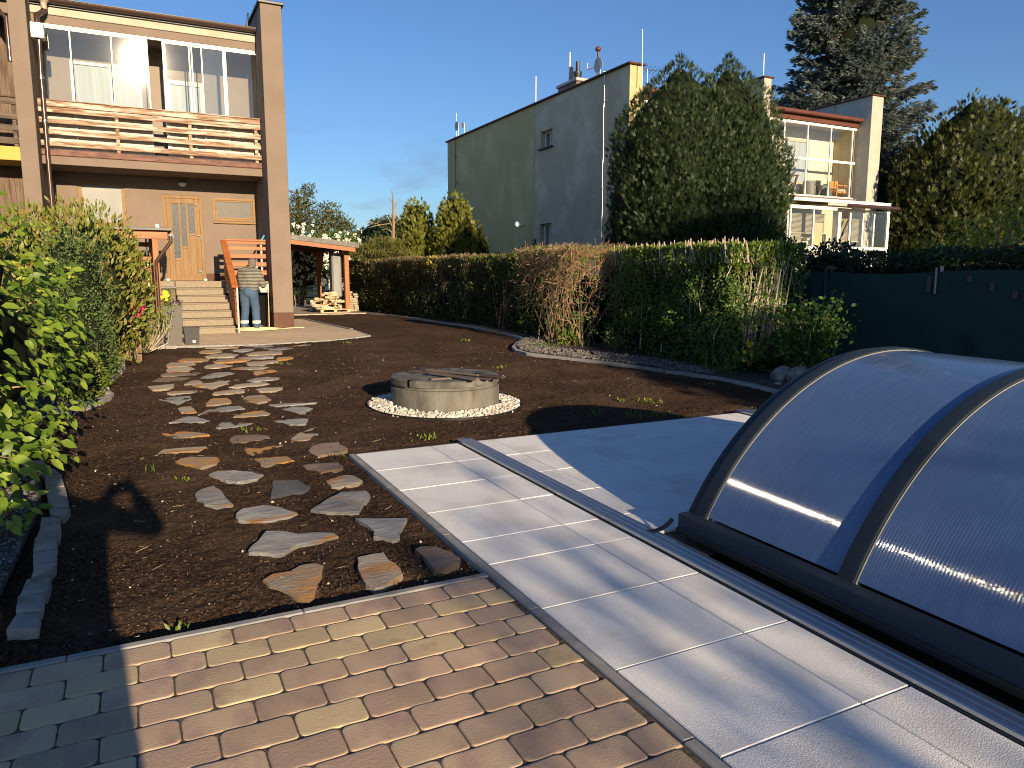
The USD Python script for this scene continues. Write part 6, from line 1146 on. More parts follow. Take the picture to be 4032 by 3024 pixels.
# twiggy shrub by the planters
tw = thing('twiggy_shrub', 'bare tan-twigged shrub with a few fresh leaves left of the tall planter', 'shrub', (.22, 14.0, .33)); N = 80; a = rng.random(N) * 6.28; base = np.c_[.10 + .1 * np.cos(a), 13.75 + .12 * np.sin(a), np.full(N, .33)]; tip = base + np.c_[.40 * np.cos(a) * rng.random(N) ** .6 + .05, .40 * np.sin(a) * rng.random(N) ** .6, .28 + .55 * rng.random(N)]; mid = (base + tip) / 2 + np.c_[.1 * np.cos(a), .1 * np.sin(a), -.02 * np.ones(N)] + rng.normal(size=(N, 3)) * .05
part(tw, 'twig', cat(sticks(base, mid, .0075, .8), sticks(mid, tip, .006, .5)), M['twig_pale'])
i = rng.integers(0, N, 900); t_ = .45 + .6 * rng.random(900); q = mid[i] + (tip[i] - mid[i]) * t_[:, None]; part(tw, 'leaf', leaves(q + rng.normal(size=q.shape) * .02, rdir(rng, 900) + [0, 0, .7], rdir(rng, 900) + [0, -.5, .6], .055, .024, 'leaf'), LF['leaf_lime'], True)
# pansies in the tall planter
pn = thing('pansies', 'yellow and purple pansies growing in the tall rattan planter', 'flowers', (gx_, gy_, ptz)); N = 260; q = np.c_[gx_ + rng.uniform(-.15, .15, N), gy_ + rng.uniform(-.15, .15, N), ptz - .05 + .16 * rng.random(N)]; part(pn, 'foliage', leaves(q, rdir(rng, N) + [0, 0, .8], rdir(rng, N) + [0, 0, 1], .06, .022, 'leaf'), LF['leaf_lime'], True)
N = 120; q = np.c_[gx_ - .06 + rng.normal(size=N) * .05, gy_ + rng.uniform(-.1, .1, N), ptz + .02 + .26 * rng.random(N)]; part(pn, 'foliage', leaves(q, rdir(rng, N) + [0, 0, 1.2], rdir(rng, N), .07, .014), LF['leaf_hazel'], True)
def blossom(par, name, q, r, m, k=5, face=(0, -1, .35), fl=.1):
    face = unit(np.array(face) + rng.normal(size=3) * .25); x = unit(np.cross(face, [0.1, 0, 1])); y = np.cross(face, x); a = np.arange(k) * 2 * math.pi / k + rng.random() * 6; d = x * np.cos(a)[:, None] + y * np.sin(a)[:, None]; part(par, name, leaves(np.tile(q, (k, 1)), d, np.tile(face, (k, 1)), r, r * (1.0 if k < 7 else .42), 'leaf', .05, fl), m, True)
for k in range(9): blossom(pn, 'yellow_blossom', (gx_ - .10 + rng.uniform(-.05, .07), gy_ - .12, ptz + .10 + .17 * rng.random()), .035, LF['petal_yellow'])
for k in range(13): blossom(pn, 'purple_blossom', (gx_ + rng.uniform(-.03, .17), gy_ - .15 + .1 * rng.random(), ptz + .02 + .10 * rng.random()), .03, LF['petal_purple'])

# ---------------------------------------------------------------- hedges on the right
def hedge_box(x0, x1, y0, y1, z1, n, L, W, rng, seed=0, rag=.14, endw=1.0, wob=.18, zpow=1.0, zlo=0.0):
    """leaf positions on the left side, top and both ends of a clipped hedge"""
    A_ = (y1 - y0) * z1, (y1 - y0) * (x1 - x0), (x1 - x0) * z1 * endw; pr = np.array([A_[0], A_[1], A_[2]]) / sum(A_); k = rng.choice(3, n, p=pr); u, w = rng.random(n), rng.random(n) ** zpow; dep = np.abs(rng.normal(size=n)) * rag
    yy = y0 + (y1 - y0) * u; z0 = gz(yy)
    X = np.where(k == 0, x0 + dep, x0 + (x1 - x0) * u); Y = np.where(k == 2, y0 + dep, yy); Y = np.where(k == 0, yy, Y); Y = np.where(k == 1, y0 + (y1 - y0) * rng.random(n), Y); z0 = gz(Y)
    Z = np.where(k == 1, z1 - dep * .8, z0 + zlo + (z1 - z0 - zlo) * w); P = np.c_[X, Y, Z]; nn = np.array([[-1, 0, 0], [0, 0, 1], [0, -1, 0.0]])[k]
    b = meshkit.fbm(P * [1.9, 1.9, 2.2] + seed * 9, 4, seed) - .5; P = P + nn * (b * wob * 2)[:, None] * np.array([1, 1, .45]); P[:, 0] -= .03 * np.maximum(0, P[:, 1] - 14); g = meshkit.fbm(P * 2.6 + 31 + seed, 3, seed + 1); k = (g > .40) | (rng.random(n) < .3); return P[k], nn[k]
def hedge(name, label, x0, x1, y0, y1, z1, n, L, W, lm, rng, seed=0, top=None, twigs=0, twig='twig', shape='diamond', rag=.16, wob=.30, group=None, clear=0.0, zpow=1.0, fan=False, ntop=0, core_in=.28):
    t = thing(name, label, 'hedge', ((x0 + x1) / 2, (y0 + y1) / 2, float(gz((y0 + y1) / 2))), group); P, nn = hedge_box(x0, x1, y0, y1, z1, n, L, W, rng, seed, rag, 1.0, wob, zpow, clear); m = len(P)
    part(t, 'foliage', leaves(P, nn * .5 + rdir(rng, m) * .8 + [0, 0, .35], nn + rdir(rng, m) * .7 + [0, -.4, .2], L * (1 + .5 * (rng.random(m) - .5)), W, shape), lm, True)
    if top is not None:
        Q, qn = hedge_box(x0, x1, y0, y1, z1, n, L, W, rng, seed, rag, 1.0, wob, zpow, clear); k = Q[:, 2] > z1 - .6 * rng.random(len(Q)) ** 1.3 - .02; Q, qn = Q[k], qn[k]; m = len(Q); part(t, 'fresh_tips', leaves(Q, qn * .4 + rdir(rng, m) * .6 + [0, 0, .9], qn + rdir(rng, m) * .7, L * 1.2, W * 1.1, shape), top, True)
    if twigs:
        Q, qn = hedge_box(x0 + .06, x1, y0 + .06, y1, z1 - .04, twigs, L, W, rng, seed, rag * 1.2, 1.2, wob, .55 if not fan else .9, clear); q = len(Q); l = .16 + .28 * rng.random(q)
        dirn = np.array([0, 0, 1.0]) + rdir(rng, q) * (.42 if not fan else .6) + qn * .12; part(t, 'twig', sticks(Q - unit(dirn) * l[:, None] * .6, Q + unit(dirn) * l[:, None] * .4 * np.array([1, 1, .6]), .0042 + .004 * rng.random(q), .55), M[twig])
    if ntop:
        yy = y0 + (y1 - y0) * rng.random(ntop); xx = x0 + .02 + (x1 - x0) * rng.random(ntop) ** 1.7; q = np.c_[xx, yy, np.full(ntop, z1 - .28)]; e = q + np.c_[rng.normal(size=(ntop, 2)) * .05, .25 + .14 * rng.random(ntop)]; part(t, 'cut_stub', sticks(q, e, .006 + .005 * rng.random(ntop), .8), M[twig])
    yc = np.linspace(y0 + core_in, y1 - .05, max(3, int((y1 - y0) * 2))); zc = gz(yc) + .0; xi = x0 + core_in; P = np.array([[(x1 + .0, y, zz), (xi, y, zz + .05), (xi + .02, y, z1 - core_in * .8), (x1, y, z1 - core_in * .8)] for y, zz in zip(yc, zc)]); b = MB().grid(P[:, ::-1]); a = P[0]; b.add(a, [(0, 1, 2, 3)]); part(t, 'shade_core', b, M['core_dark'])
    return t
rng = rng_(50)
hedge('clipped_hedge', 'farthest stretch of clipped hedge with brown top, beside the carport', 7.5, 8.7, 21.2, 29.5, 2.14, 12000, .07, .036, LF['leaf_hedge'], rng, 1, LF['leaf_brown'], 1300, 'twig', ntop=900)
hedge('clipped_hedge', 'middle stretch of clipped hedge with brown twiggy top and green patches', 7.5, 8.7, 17.0, 21.2, 2.10, 9000, .06, .034, LF['leaf_hedge'], rng, 2, LF['leaf_brown'], 1100, 'twig', ntop=700)
hedge('clipped_hedge', 'stretch of hedge with yellow-green top left of the brown twiggy bush', 7.55, 8.8, 13.6, 17.0, 2.06, 9000, .06, .034, LF['leaf_hedge'], rng, 3, LF['leaf_lime'], 700, 'twig_dark', ntop=400)
# arching stems at the foot of the hedge
st_ = thing('bare_stem_clump', 'fan of bare grey stems at the hedge foot left of the brown bush', 'shrub', (7.45, 15.2, .36)); N = 15; base = np.c_[7.5 + rng.normal(size=N) * .06, 15.2 + rng.normal(size=N) * .1, np.full(N, .34)]; tip = base + np.c_[rng.normal(size=N) * .22 - .05, rng.normal(size=N) * .5, 1.0 + .3 * rng.random(N)]; part(st_, 'stem', sticks(base, tip, .008, .6), M['twig_dark'])
# brown twiggy bush
bb = hedge('twiggy_bush', 'brown bare-twigged clipped bush between the dark hedge and the green privet', 6.95, 8.5, 11.35, 13.55, 2.12, 1800, .06, .028, LF['leaf_privet'], rng, 4, LF['leaf_lime'], 0, 'twig', clear=.3, core_in=.75)
N = 120; bx = np.array([7.25, 12.9]) + (np.array([[0.45, -1.0]]) * rng.random((N, 1)) ** .8) + rng.normal(size=(N, 2)) * .08; base = np.c_[bx, gz(bx[:, 1])]; tip = np.c_[6.98 + 1.45 * rng.random(N), 11.4 + 2.1 * rng.random(N), 1.75 + .36 * rng.random(N)]
near = (tip[:, 0] - base[:, 0]) ** 2 + (tip[:, 1] - base[:, 1]) ** 2 < 1.0; base, tip = base[near], tip[near]; mid = base * .45 + tip * .55 - np.c_[0 * tip[:, :2], .18 + 0 * tip[:, 2]] + rng.normal(size=tip.shape) * .07
part(bb, 'branch', cat(sticks(base, mid, .011, .7), sticks(mid, tip, .0075, .5)), M['twig_mix'])
P, nn = hedge_box(6.95, 8.4, 11.35, 13.5, 2.14, 2300, 0, 0, rng, 4, .16, 1.1, .15, .42, .5); q = len(P); dirn = np.array([0, 0, .45]) + rdir(rng, q) * .9; l = .10 + .22 * rng.random(q); part(bb, 'twig', sticks(P - unit(dirn) * l[:, None] * .6, P + unit(dirn) * l[:, None] * .4, .0032 + .0022 * rng.random(q), .6), mat('twig_red', (.22, .12, .07), (.38, .25, .14), scale=20, rough=.85, isl=.35))
# privet
pv = hedge('privet_hedge', 'green clipped privet with pale vertical stems, nearest hedge on the right', 7.75, 9.3, 8.15, 11.3, 2.06, 24000, .050, .027, LF['leaf_privet'], rng, 5, LF['leaf_lime'], 420, 'twig_pale', ntop=330, shape='leaf', rag=.15, wob=.34)
N = 110; base = np.c_[7.95 + 1.2 * rng.random(N), 8.3 + 2.9 * rng.random(N), np.full(N, .3)]; base[: N // 2, 1] = 8.25 + .25 * rng.random(N // 2); base[: N // 2, 0] += .3; base[:, 0] = np.minimum(base[:, 0], 8.85); tip = base + np.c_[rng.normal(size=(N, 2)) * .12, 1.35 + .3 * rng.random(N)]; mid = (base + tip) / 2 + np.c_[rng.normal(size=(N, 2)) * .05, 0 * base[:, 2]]; part(pv, 'stem', cat(sticks(base, mid, .015, .85), sticks(mid, tip, .012, .6)), M['twig_pale'])
# round-leaved shrub, flowers, boulders by the enclosure
rs = thing('round_leaved_shrub', 'loose shrub with round bright leaves before the green fence cloth, beside yellow flowers', 'shrub', (8.85, 7.75, .1)); N = 24; a = rng.random(N) * 6.28; base = np.c_[8.85 + .05 * np.cos(a), 7.75 + .05 * np.sin(a), np.full(N, .1)]; tip = base + np.c_[.62 * np.cos(a) * (.3 + .7 * rng.random(N)), .5 * np.sin(a), .55 + .75 * rng.random(N)]; mid = (base + tip) / 2 + [0, 0, .12]
part(rs, 'stem', cat(sticks(base, mid, .009, .8), sticks(mid, tip, .006, .5)), M['twig']); i = rng.integers(0, N, 1700); t_ = .25 + .8 * rng.random(1700); q = np.where(t_[:, None] < .6, base[i] + (mid[i] - base[i]) * t_[:, None] * 1.6, mid[i] + (tip[i] - mid[i]) * (t_[:, None] - .3)) + rng.normal(size=(1700, 3)) * .09
part(rs, 'foliage', leaves(q, rdir(rng, 1700) + [-.2, -.2, .3], rdir(rng, 1700) * .6 + [-.3, -.5, .7], .066 + .02 * rng.random(1700), .056, 'leaf', .12, .06), LF['leaf_hazel'], True)
yf = thing('yellow_daisies', 'clump of yellow daisy-like flowers at the foot of the privet', 'flowers', (8.55, 8.5, .14)); N = 420; q = np.c_[8.6 + rng.normal(size=N) * .3, 8.45 + rng.normal(size=N) * .25, .14 + .22 * rng.random(N)]; part(yf, 'foliage', leaves(q, rdir(rng, N) + [0, 0, .5], rdir(rng, N) + [0, 0, 1], .08, .045, 'leaf'), LF['leaf_dark'], True); b = MB()
for px, py in ((2945, 1348), (2958, 1350), (2950, 1362), (2980, 1370), (2932, 1385), (2960, 1382), (2985, 1390), (2903, 1392), (2955, 1400), (2978, 1408), (3000, 1402), (2928, 1418), (2890, 1420), (2948, 1424), (2952, 1434), (3008, 1368), (2888, 1405), (2970, 1425)):
    q = atY(px, py, 8.25); blossom(yf, 'blossom', q, .042, LF['petal_yellow'], 10, (-.45, -.7, .5), 0); b.tube([q, (q[0] + .02, q[1] + .06, .14)], .003, 4, False)
part(yf, 'stem', b, LF['leaf_hazel'])
M['boulder'] = mat('boulder', (.15, .14, .12), (.30, .28, .25), scale=5, rough=.9, bump=.7, bscale=30, bdist=.02, c3=(.09, .085, .07), c3scale=3, c3lo=.5, c3hi=.65)
def boulder(px, py, w, h, label):
    q = gnd(px, py); m = trimesh.creation.icosphere(subdivisions=3); v = np.array(m.vertices); v = v * (1 + .35 * (meshkit.fbm(v * 1.6 + px, 3) - .5))[:, None] * [w, w * .8, h]; solo('boulder', (v + q + [.12, .12, h * .6], m.faces), M['boulder'], label, 'boulder', smooth=True)
boulder(3085, 1510, .19, .14, 'brownish boulder in the shade left of the pale boulder at the bed kerb'); boulder(3150, 1520, .18, .16, 'pale grey boulder beside the dark arch of the pool enclosure'); boulder(3065, 1528, .06, .04, 'fist-sized pale stone in front of the two boulders')
# corner plants and weeds in the soil
def tuft(name, label, x, y, z, n, h, spread, m, catg='weed', W=.012, shape='diamond'):
    n = max(5, n // 2); q = np.c_[x + rng.normal(size=n) * spread, y + rng.normal(size=n) * spread, np.full(n, z)]; d = rdir(rng, n) * .6 + [0, 0, 1]; h = h * (.8 if h < .15 else 1); t = thing(name, label, catg, (x, y, z)); part(t, 'leaves', leaves(q, d, rdir(rng, n), h * (.5 + .7 * rng.random(n)), W, shape), m, True, kind='stuff')
for (px, py, n, h, sp, lab) in ((2150, 1372, 110, .16, .16, 'bright green blades growing at the corner of the right bed kerb'),): q = gnd(px, py); tuft('grass_clump', lab, q[0], q[1] + .1, q[2], n, h, sp, LF['grass_blade'], 'grass')
q = gnd(2260, 1365); bush('corner_plant', 'low leafy plant in the gravel under the brown twiggy bush', [((q[0] + .1, q[1] + .2, q[2] + .12), (.28, .25, .17))], 420, .06, .03, LF['leaf_lime'], rng, stems=0, sc=0, shape='leaf', category='plant')
wd = [(985, 1690, 26, .06, 'leafy weed in the soil between the left edging and the first stones'), (1670, 1720, 30, .075, 'leafy weed in the soil before the far corner of the tile strip'), (1325, 1795, 9, .12, 'thin grass blade beside a buff stone near the tile strip corner'), (600, 1850, 8, .13, 'thin upright grass blade in the soil left of the stones'), (722, 1885, 14, .05, 'small bright weed left of the stepping stones'),
      (1110, 1432, 30, .07, 'green weed beside the stepping stones far up the path'), (1365, 1348, 40, .07, 'flat green weed patch before the terrace kerb'), (1830, 1340, 40, .09, 'green weed tuft in the soil left of the bed kerb corner'), (1965, 1444, 26, .07, 'small green weed behind the well'), (2350, 1640, 26, .16, 'grass tuft in the shade at the far edge of the tiles'), (2490, 1640, 26, .16, 'second grass tuft in the shade at the far edge of the tiles'), (2610, 1632, 30, .07, 'flat bright weed patch at the far edge of the tiles'),
      (2550, 1580, 30, .08, 'green weed in the sunlit soil behind the tiles'), (2440, 1575, 22, .07, 'small weed in the sunlit soil right of the well'), (2790, 1510, 44, .06, 'row of tiny seedlings in the sunlit soil before the right kerb'), (3010, 1608, 30, .07, 'weed beside the dark enclosure arch'), (720, 2455, 12, .05, 'tiny seedling at the kerb of the paver patio')]
for px, py, n, h, lab in wd: q = gnd(px, py); tuft('weed', lab, q[0], q[1], q[2] - .02, n, h, .035 + .03 * (n > 25), LF['grass_blade'] if h > .1 else LF['leaf_lime'], W=.008 if h > .1 else .018)
q = gnd(545, 1590); tuft('bulb_shoots', 'green bulb shoots in the gravel inside the curve of the left edging', -.62, 8.95, .15, 16, .16, .05, LF['grass_blade'], 'plant', W=.02)

# ---------------------------------------------------------------- green fence cloth and what stands behind it
FX = 9.75
fc = thing('fence', 'long dark green privacy cloth fence on posts behind the pool enclosure', 'fence', (FX, 8, 0))
Y_, Z_ = np.meshgrid(np.linspace(-2.5, 30, 160), np.linspace(0, 1, 16), indexing='ij'); ztp = 1.66 + .022 * np.cos(Y_ * 2.2) - .0 * Y_; X_ = FX + .05 * (meshkit.fbm(np.stack([Y_ * .9, Z_ * 1.2, 0 * Y_], -1), 3) - .5) * 2; G_ = np.stack([X_, Y_, gz(np.maximum(Y_, 0)) - .02 + (ztp - gz(np.maximum(Y_, 0))) * Z_ + .0], -1)
part(fc, 'cloth', MB().grid(G_).grid(G_[::-1] + [.004, 0, 0]), mat('fence_cloth', (.006, .022, .020), (.009, .029, .026), scale=2, rough=.75, spec=.25, bump=.3, bscale=60, bdist=.01), True)
for y in (8.25, 6.35, 4.4, 10.6, 13.1, 15.6, 18.1, 20.6): part(fc, 'post', MB().tube([(FX + .035, y, -.1), (FX + .035, y, 1.72)], .024, 8), M['grey_paint'] if y == 6.35 else M['black_metal'], True)
q = atX(3690, 1110, FX - .03); part(fc, 'pale_strip', MB().box(FX - .05, FX - .04, 6.36, 6.385, 1.35, 1.70), mat('strip_green', (.20, .22, .16), rough=.5))
M['rust_net'] = mat('rust_net', (.10, .055, .03), (.03, .04, .03), scale=60, rough=.9)
for px, y0, y1 in ((3660, 1087, 1150), (3820, 1085, 1110), (3908, 1112, 1145), (3998, 1148, 1178)): a, c = atX(px, y0, FX - .05), atX(px, y1, FX - .05); part(fc, 'worn_patch', MB().box(FX - .055, FX - .048, a[1] - .03, a[1] + .03, c[2], a[2]), M['rust_net'])
hedge('dark_hedge', 'dark green hedge rising just behind the green fence cloth', 10.15, 11.2, 5.2, 8.7, 1.95, 9000, .06, .04, LF['leaf_dark'], rng, 7, None, 0, shape='leaf', rag=.2, wob=.3)
hedge('dark_hedge', 'darker hedge behind the fence at the far right edge', 10.15, 11.2, 2.6, 5.2, 1.85, 5000, .06, .04, LF['leaf_dark'], rng, 8, None, 0, shape='leaf', rag=.2, wob=.3)
q = atY(3345, 1010, 8.4); bush('round_bush', 'rounded dark green bush before the conservatory of the grey house', [((q[0] + .3, 9.0, 1.45), (.75, .6, .72))], 4200, .055, .036, LF['leaf_dark'], rng, shape='leaf', stems=4, category='bush')
q = atX(3272, 1060, 9.95); mv = thing('vent_pipe', 'rusty mushroom-capped vent pipe above the fence top', 'vent', (q[0], q[1], 0)); part(mv, 'pipe', MB().tube([(q[0], q[1], .2), (q[0], q[1], q[2])], .045, 10), M['red_brown'], True); part(mv, 'cap', MB().lathe([(.09, 0), (.085, .03), (.05, .05), (0, .055)], (q[0], q[1], q[2] - .005), 14), M['red_brown'], True)
a, c = atX(3930, 1000, 10.3), atX(4012, 1000, 10.3); ar = thing('garden_arch', 'rusty angular metal arch behind the fence at the right edge', 'arch', (10.3, (a[1] + c[1]) / 2, 0)); zt_ = float(atX(3970, 970, 10.3)[2]); part(ar, 'frame', MB().tube([(10.3, a[1], .2), (10.3, a[1], zt_ - .12), (10.3, a[1] - .06, zt_), (10.3, c[1] + .06, zt_), (10.3, c[1], zt_ - .12), (10.3, c[1], .2)], .02, 6), M['red_brown'], True)
def sapling(name, label, pts, y, n, L, lm, sp=.2):
    q0 = atY(*pts[0], y); t = thing(name, label, 'shrub', (q0[0], y, .1)); P = []; b = MB()
    for px, py in pts:
        q = atY(px, py, y + rng.normal() * .2); P.append(q + rng.normal(size=(n, 3)) * sp); b.tube([(q0[0] + .2, y + .1, .1), (q0[0] * .5 + q[0] * .5, y, q[2] * .5 + .1), q], [.02, .014, .006], 5, False)
    P = np.vstack(P); m = len(P); part(t, 'foliage', leaves(P, rdir(rng, m) + [0, 0, .4], rdir(rng, m) + [0, 0, .8], L, L * .6, 'leaf'), lm, True); part(t, 'stem', b, M['twig'], True)
sapling('bright_sapling', 'bright yellow-green branching shrub standing up behind the fence', [(3620, 1010), (3680, 985), (3740, 950), (3800, 925), (3850, 905), (3875, 935), (3830, 970), (3770, 1000), (3710, 1025), (3880, 985), (3900, 1020), (3850, 1030), (3780, 1040), (3660, 1035), (3860, 960)], 7.6, 60, .06, LF['leaf_lime'], .13)
sapling('bright_sapling', 'bright sapling leaves at the very right edge of the picture', [(3950, 850), (3990, 870), (3960, 910), (4020, 900), (3930, 835), (4000, 950), (3955, 960)], 6.4, 45, .06, LF['leaf_lime'], .12)
# plants between hedge and gable wall
bush('dark_leaf_shrub', 'dark leafy shrub before the lower window of the gable wall', [((10.9, 19.6, 1.9), (.75, .8, .75)), ((10.6, 21.6, 1.7), (1.1, 1.2, .65)), ((10.4, 17.6, 1.6), (.6, .9, .6))], 2600, .11, .06, LF['leaf_dark'], rng, shape='leaf', depth=.3, lump=.5, sc=.5)
q = atX(1712, 1040, 7.45); bush('golden_sprig', 'golden-yellow leafy sprig poking out of the hedge top', [((7.5, q[1], q[2]), (.22, .3, .22))], 260, .07, .035, LF['leaf_gold'], rng, stems=0, sc=0, shape='leaf', depth=.4, category='plant')
# ================================================================ trees
def trunk(t, x, y, z0, z1, r0, r1, lean=(0, 0), rng=None, branches=0, brad=1.0, m='bark', bz=.35):
    b = MB(); s = np.linspace(0, 1, 7); P = np.c_[x + lean[0] * s ** 1.3 + .05 * np.sin(s * 5), y + lean[1] * s ** 1.3, z0 + (z1 - z0) * s]; part(t, 'trunk', MB().tube(P, r0 + (r1 - r0) * s, 9), M[m], True)
    for k in range(branches):
        u = bz + (1 - bz) * rng.random(); q = np.array([np.interp(u, s, P[:, i]) for i in range(3)]); a = rng.random() * 6.28; L = brad * (.6 + .5 * rng.random()); e = q + [L * math.cos(a), L * math.sin(a), L * (.3 + .5 * rng.random())]; b.tube([q, (q + e) / 2 + [0, 0, -.05 * L], e], [r0 * .35, r0 * .22, r0 * .08], 5, False)
    if branches: part(t, 'branch', b, M[m], True)
def sprays(p, nn, size, rng, k=7, up=.8, out=.6, w=.17, spread=.75):
    """flat fans of scale-leaf twigs, as on cypress and thuja"""
    n = len(p); ax = unit(nn * out + np.array([0, 0, up]) + rdir(rng, n) * .45); sd = unit(np.cross(ax, nn + rdir(rng, n) * .6)); nr = np.cross(sd, ax); C, A_, N_, L_ = [], [], [], []
    for j in range(k):
        t = (j / (k - 1) - .5) * 2; d = unit(ax + sd * t * spread + rdir(rng, n) * .12); C.append(p + ax * size * .18 * (1 - abs(t)) + rdir(rng, n) * size * .05); A_.append(d); N_.append(nr + rdir(rng, n) * .35); L_.append(size * (1 - .35 * abs(t)) * (.75 + .5 * rng.random(n)))
    return leaves(np.vstack(C), np.vstack(A_), np.vstack(N_), np.concatenate(L_), np.concatenate(L_) * w, 'diamond', .15, .05)
def shape_(u, p):
    t = np.clip(1 - u, 0, 1); return (1 - np.exp(-20.0 * t ** 1.6)) * np.clip(.86 + .5 * u, 0, 1) if p == 'egg' else t ** p * np.clip(.72 + 1.1 * u, 0, 1)
def cone_pts(ctr, rx, h, n, rng, seed, p=.62, lump=.28, depth=.10, base=.0):
    """surface points of a rounded cone"""
    u = 1 - np.sqrt(rng.random(n) * (1 - base)); u = np.clip(u, 0, 1); a = rng.random(n) * 6.2832; prof = rx * shape_(u, p)
    d = np.c_[np.cos(a), np.sin(a), u * h / rx]; f = 1 + lump * 2 * (meshkit.fbm(d * [1.9, 1.9, 1.1] + seed * 11.3 + 30, 4, seed) - .5) + .20 * (meshkit.noise(d * [5.5, 5.5, 3.4] + seed * 3.3 + 20, seed) - .5); r = prof * f * (1 - np.abs(rng.normal(size=n)) * depth); P = np.array(ctr) + np.c_[np.cos(a) * r, np.sin(a) * r, u * h]; return P, unit(np.c_[np.cos(a), np.sin(a), np.full(n, .35)])
def cone_core(ctr, rx, h, seed, p=.62, lump=.28, sc=.8):
    u = np.linspace(0, .97, 22); a = np.linspace(0, 2 * math.pi, 33); U, A_ = np.meshgrid(u, a, indexing='ij'); prof = rx * shape_(U, p); d = np.stack([np.cos(A_), np.sin(A_), U * h / rx], -1); f = 1 + lump * 2 * (meshkit.fbm(d * [1.9, 1.9, 1.1] + seed * 11.3 + 30, 4, seed) - .5); r = prof * f * sc; return MB().grid(np.stack([ctr[0] + np.cos(A_) * r, ctr[1] + np.sin(A_) * r, ctr[2] + U * h * .97], -1))
def conifer(name, label, x, y, z0, rx, h, n, size, lm, rng, seed, group=None, category='tree', p=.62, k=7, extra=(), up=.8, w=.17, lump=.28):
    t = thing(name, label, category, (x, y, float(gz(y))), group); trunk(t, x, y, float(gz(y)) - .05, z0 + h * .7, .13, .05); b = MB(); c = MB()
    for (dx, dy, dz, rr, hh, sd) in ((0, 0, 0, rx, h, seed),) + tuple(extra):
        q, nn = cone_pts((x + dx, y + dy, z0 + dz), rr, hh, int(n * rr * hh / (rx * h)), rng, sd, p, lump); b.add(*sprays(q, nn, size, rng, k, up, w=w)); c.tm(trimesh.Trimesh(*cone_core((x + dx, y + dy, z0 + dz), rr, hh, sd, p, lump).mesh(), process=False))
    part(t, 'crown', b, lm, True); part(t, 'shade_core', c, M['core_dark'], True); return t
rng = rng_(60)
conifer('cypress', 'left lobe of the tall dark green cypress pair before the grey house', 10.66, 13.05, .35, 1.48, 5.95, 21000, .105, LF['needle_cypress'], rng, 3, 'cypress pair', p='egg', k=6, extra=((-.45, -.45, 0, 1.05, 3.7, 5), (.45, -.6, 0, 1.0, 4.4, 6)))
conifer('cypress', 'right lobe of the tall dark green cypress pair, reaching to the pale loggia', 11.62, 12.6, .35, 1.28, 5.95, 21000, .105, LF['needle_cypress'], rng, 8, 'cypress pair', p='egg', k=6, extra=((.5, .1, 0, .95, 4.7, 9), (-.4, -.5, 0, 1.0, 4.4, 10)))
# blue spruce
SX, SY = 26.9, 22.0; sp = thing('blue_spruce', 'huge blue-grey spruce towering behind the pale loggia house', 'tree', (SX, SY, .4)); trunk(sp, SX, SY, .3, 20, .35, .05, m='bark'); C, A_, N_, L_ = [], [], [], []; bz = MB()
z = 2.6
while z < 19.5:
    R = 4.0 * max(.04, 1 - (z - 2) / 18.6) ** .72; nb = int(9 + 5 * R / 3)
    for k in range(nb):
        a = rng.random() * 6.28; R_ = R * (.78 + .34 * rng.random()); s = np.linspace(.12, 1, 12); dz = -.12 * R_ * np.sin(s * 2.2) - .10 * R_ * s + .16 * R_ * s ** 3; P = np.c_[SX + np.cos(a) * R_ * s, SY + np.sin(a) * R_ * s, z + dz + rng.normal() * .15]; bz.tube(P[[0, 4, 8, 11]], [.05, .035, .022, .01], 4, False)
        m = int(20 + 34 * R_ / 3); u = .2 + .82 * rng.random(m) ** .75; q = np.c_[np.interp(u, s, P[:, 0]), np.interp(u, s, P[:, 1]), np.interp(u, s, P[:, 2])]; side = np.array([-math.sin(a), math.cos(a), 0]); o = rng.normal(size=m) * .26 * (1.15 - .7 * u) * R_ / 3.0
        q = q + side * o[:, None] + np.c_[np.zeros((m, 2)), -.09 * np.abs(rng.normal(size=m)) - .1 * np.abs(o)]; d = np.array([math.cos(a), math.sin(a), 0]) * .75 + side * np.sign(o)[:, None] * .55 + np.array([0, 0, -.45]) * rng.random((m, 1)) + rdir(rng, m) * .3 + np.array([0, 0, .25]) * (u[:, None] > .85)
        for j in range(6): C.append(q + rdir(rng, m) * .05); A_.append(d + rdir(rng, m) * .35); N_.append(rdir(rng, m) + [0, 0, .8]); L_.append((.14 + .12 * rng.random(m)))
    z += .30
C, A_, N_, L_ = map(np.concatenate, (C, A_, N_, L_)); part(sp, 'crown', leaves(C, A_, N_, L_, .062, 'diamond', .5, .05), LF['needle_spruce'], True); part(sp, 'branch', bz, M['bark'], True)
u = np.linspace(0, 1, 16); a = np.linspace(0, 6.2832, 20); U, Q = np.meshgrid(u, a, indexing='ij'); rr = 4.0 * (1 - U) ** .8 * .42; part(sp, 'shade_core', MB().grid(np.stack([SX + np.cos(Q) * rr, SY + np.sin(Q) * rr, 2 + 17 * U], -1)), M['core_dark'], True)
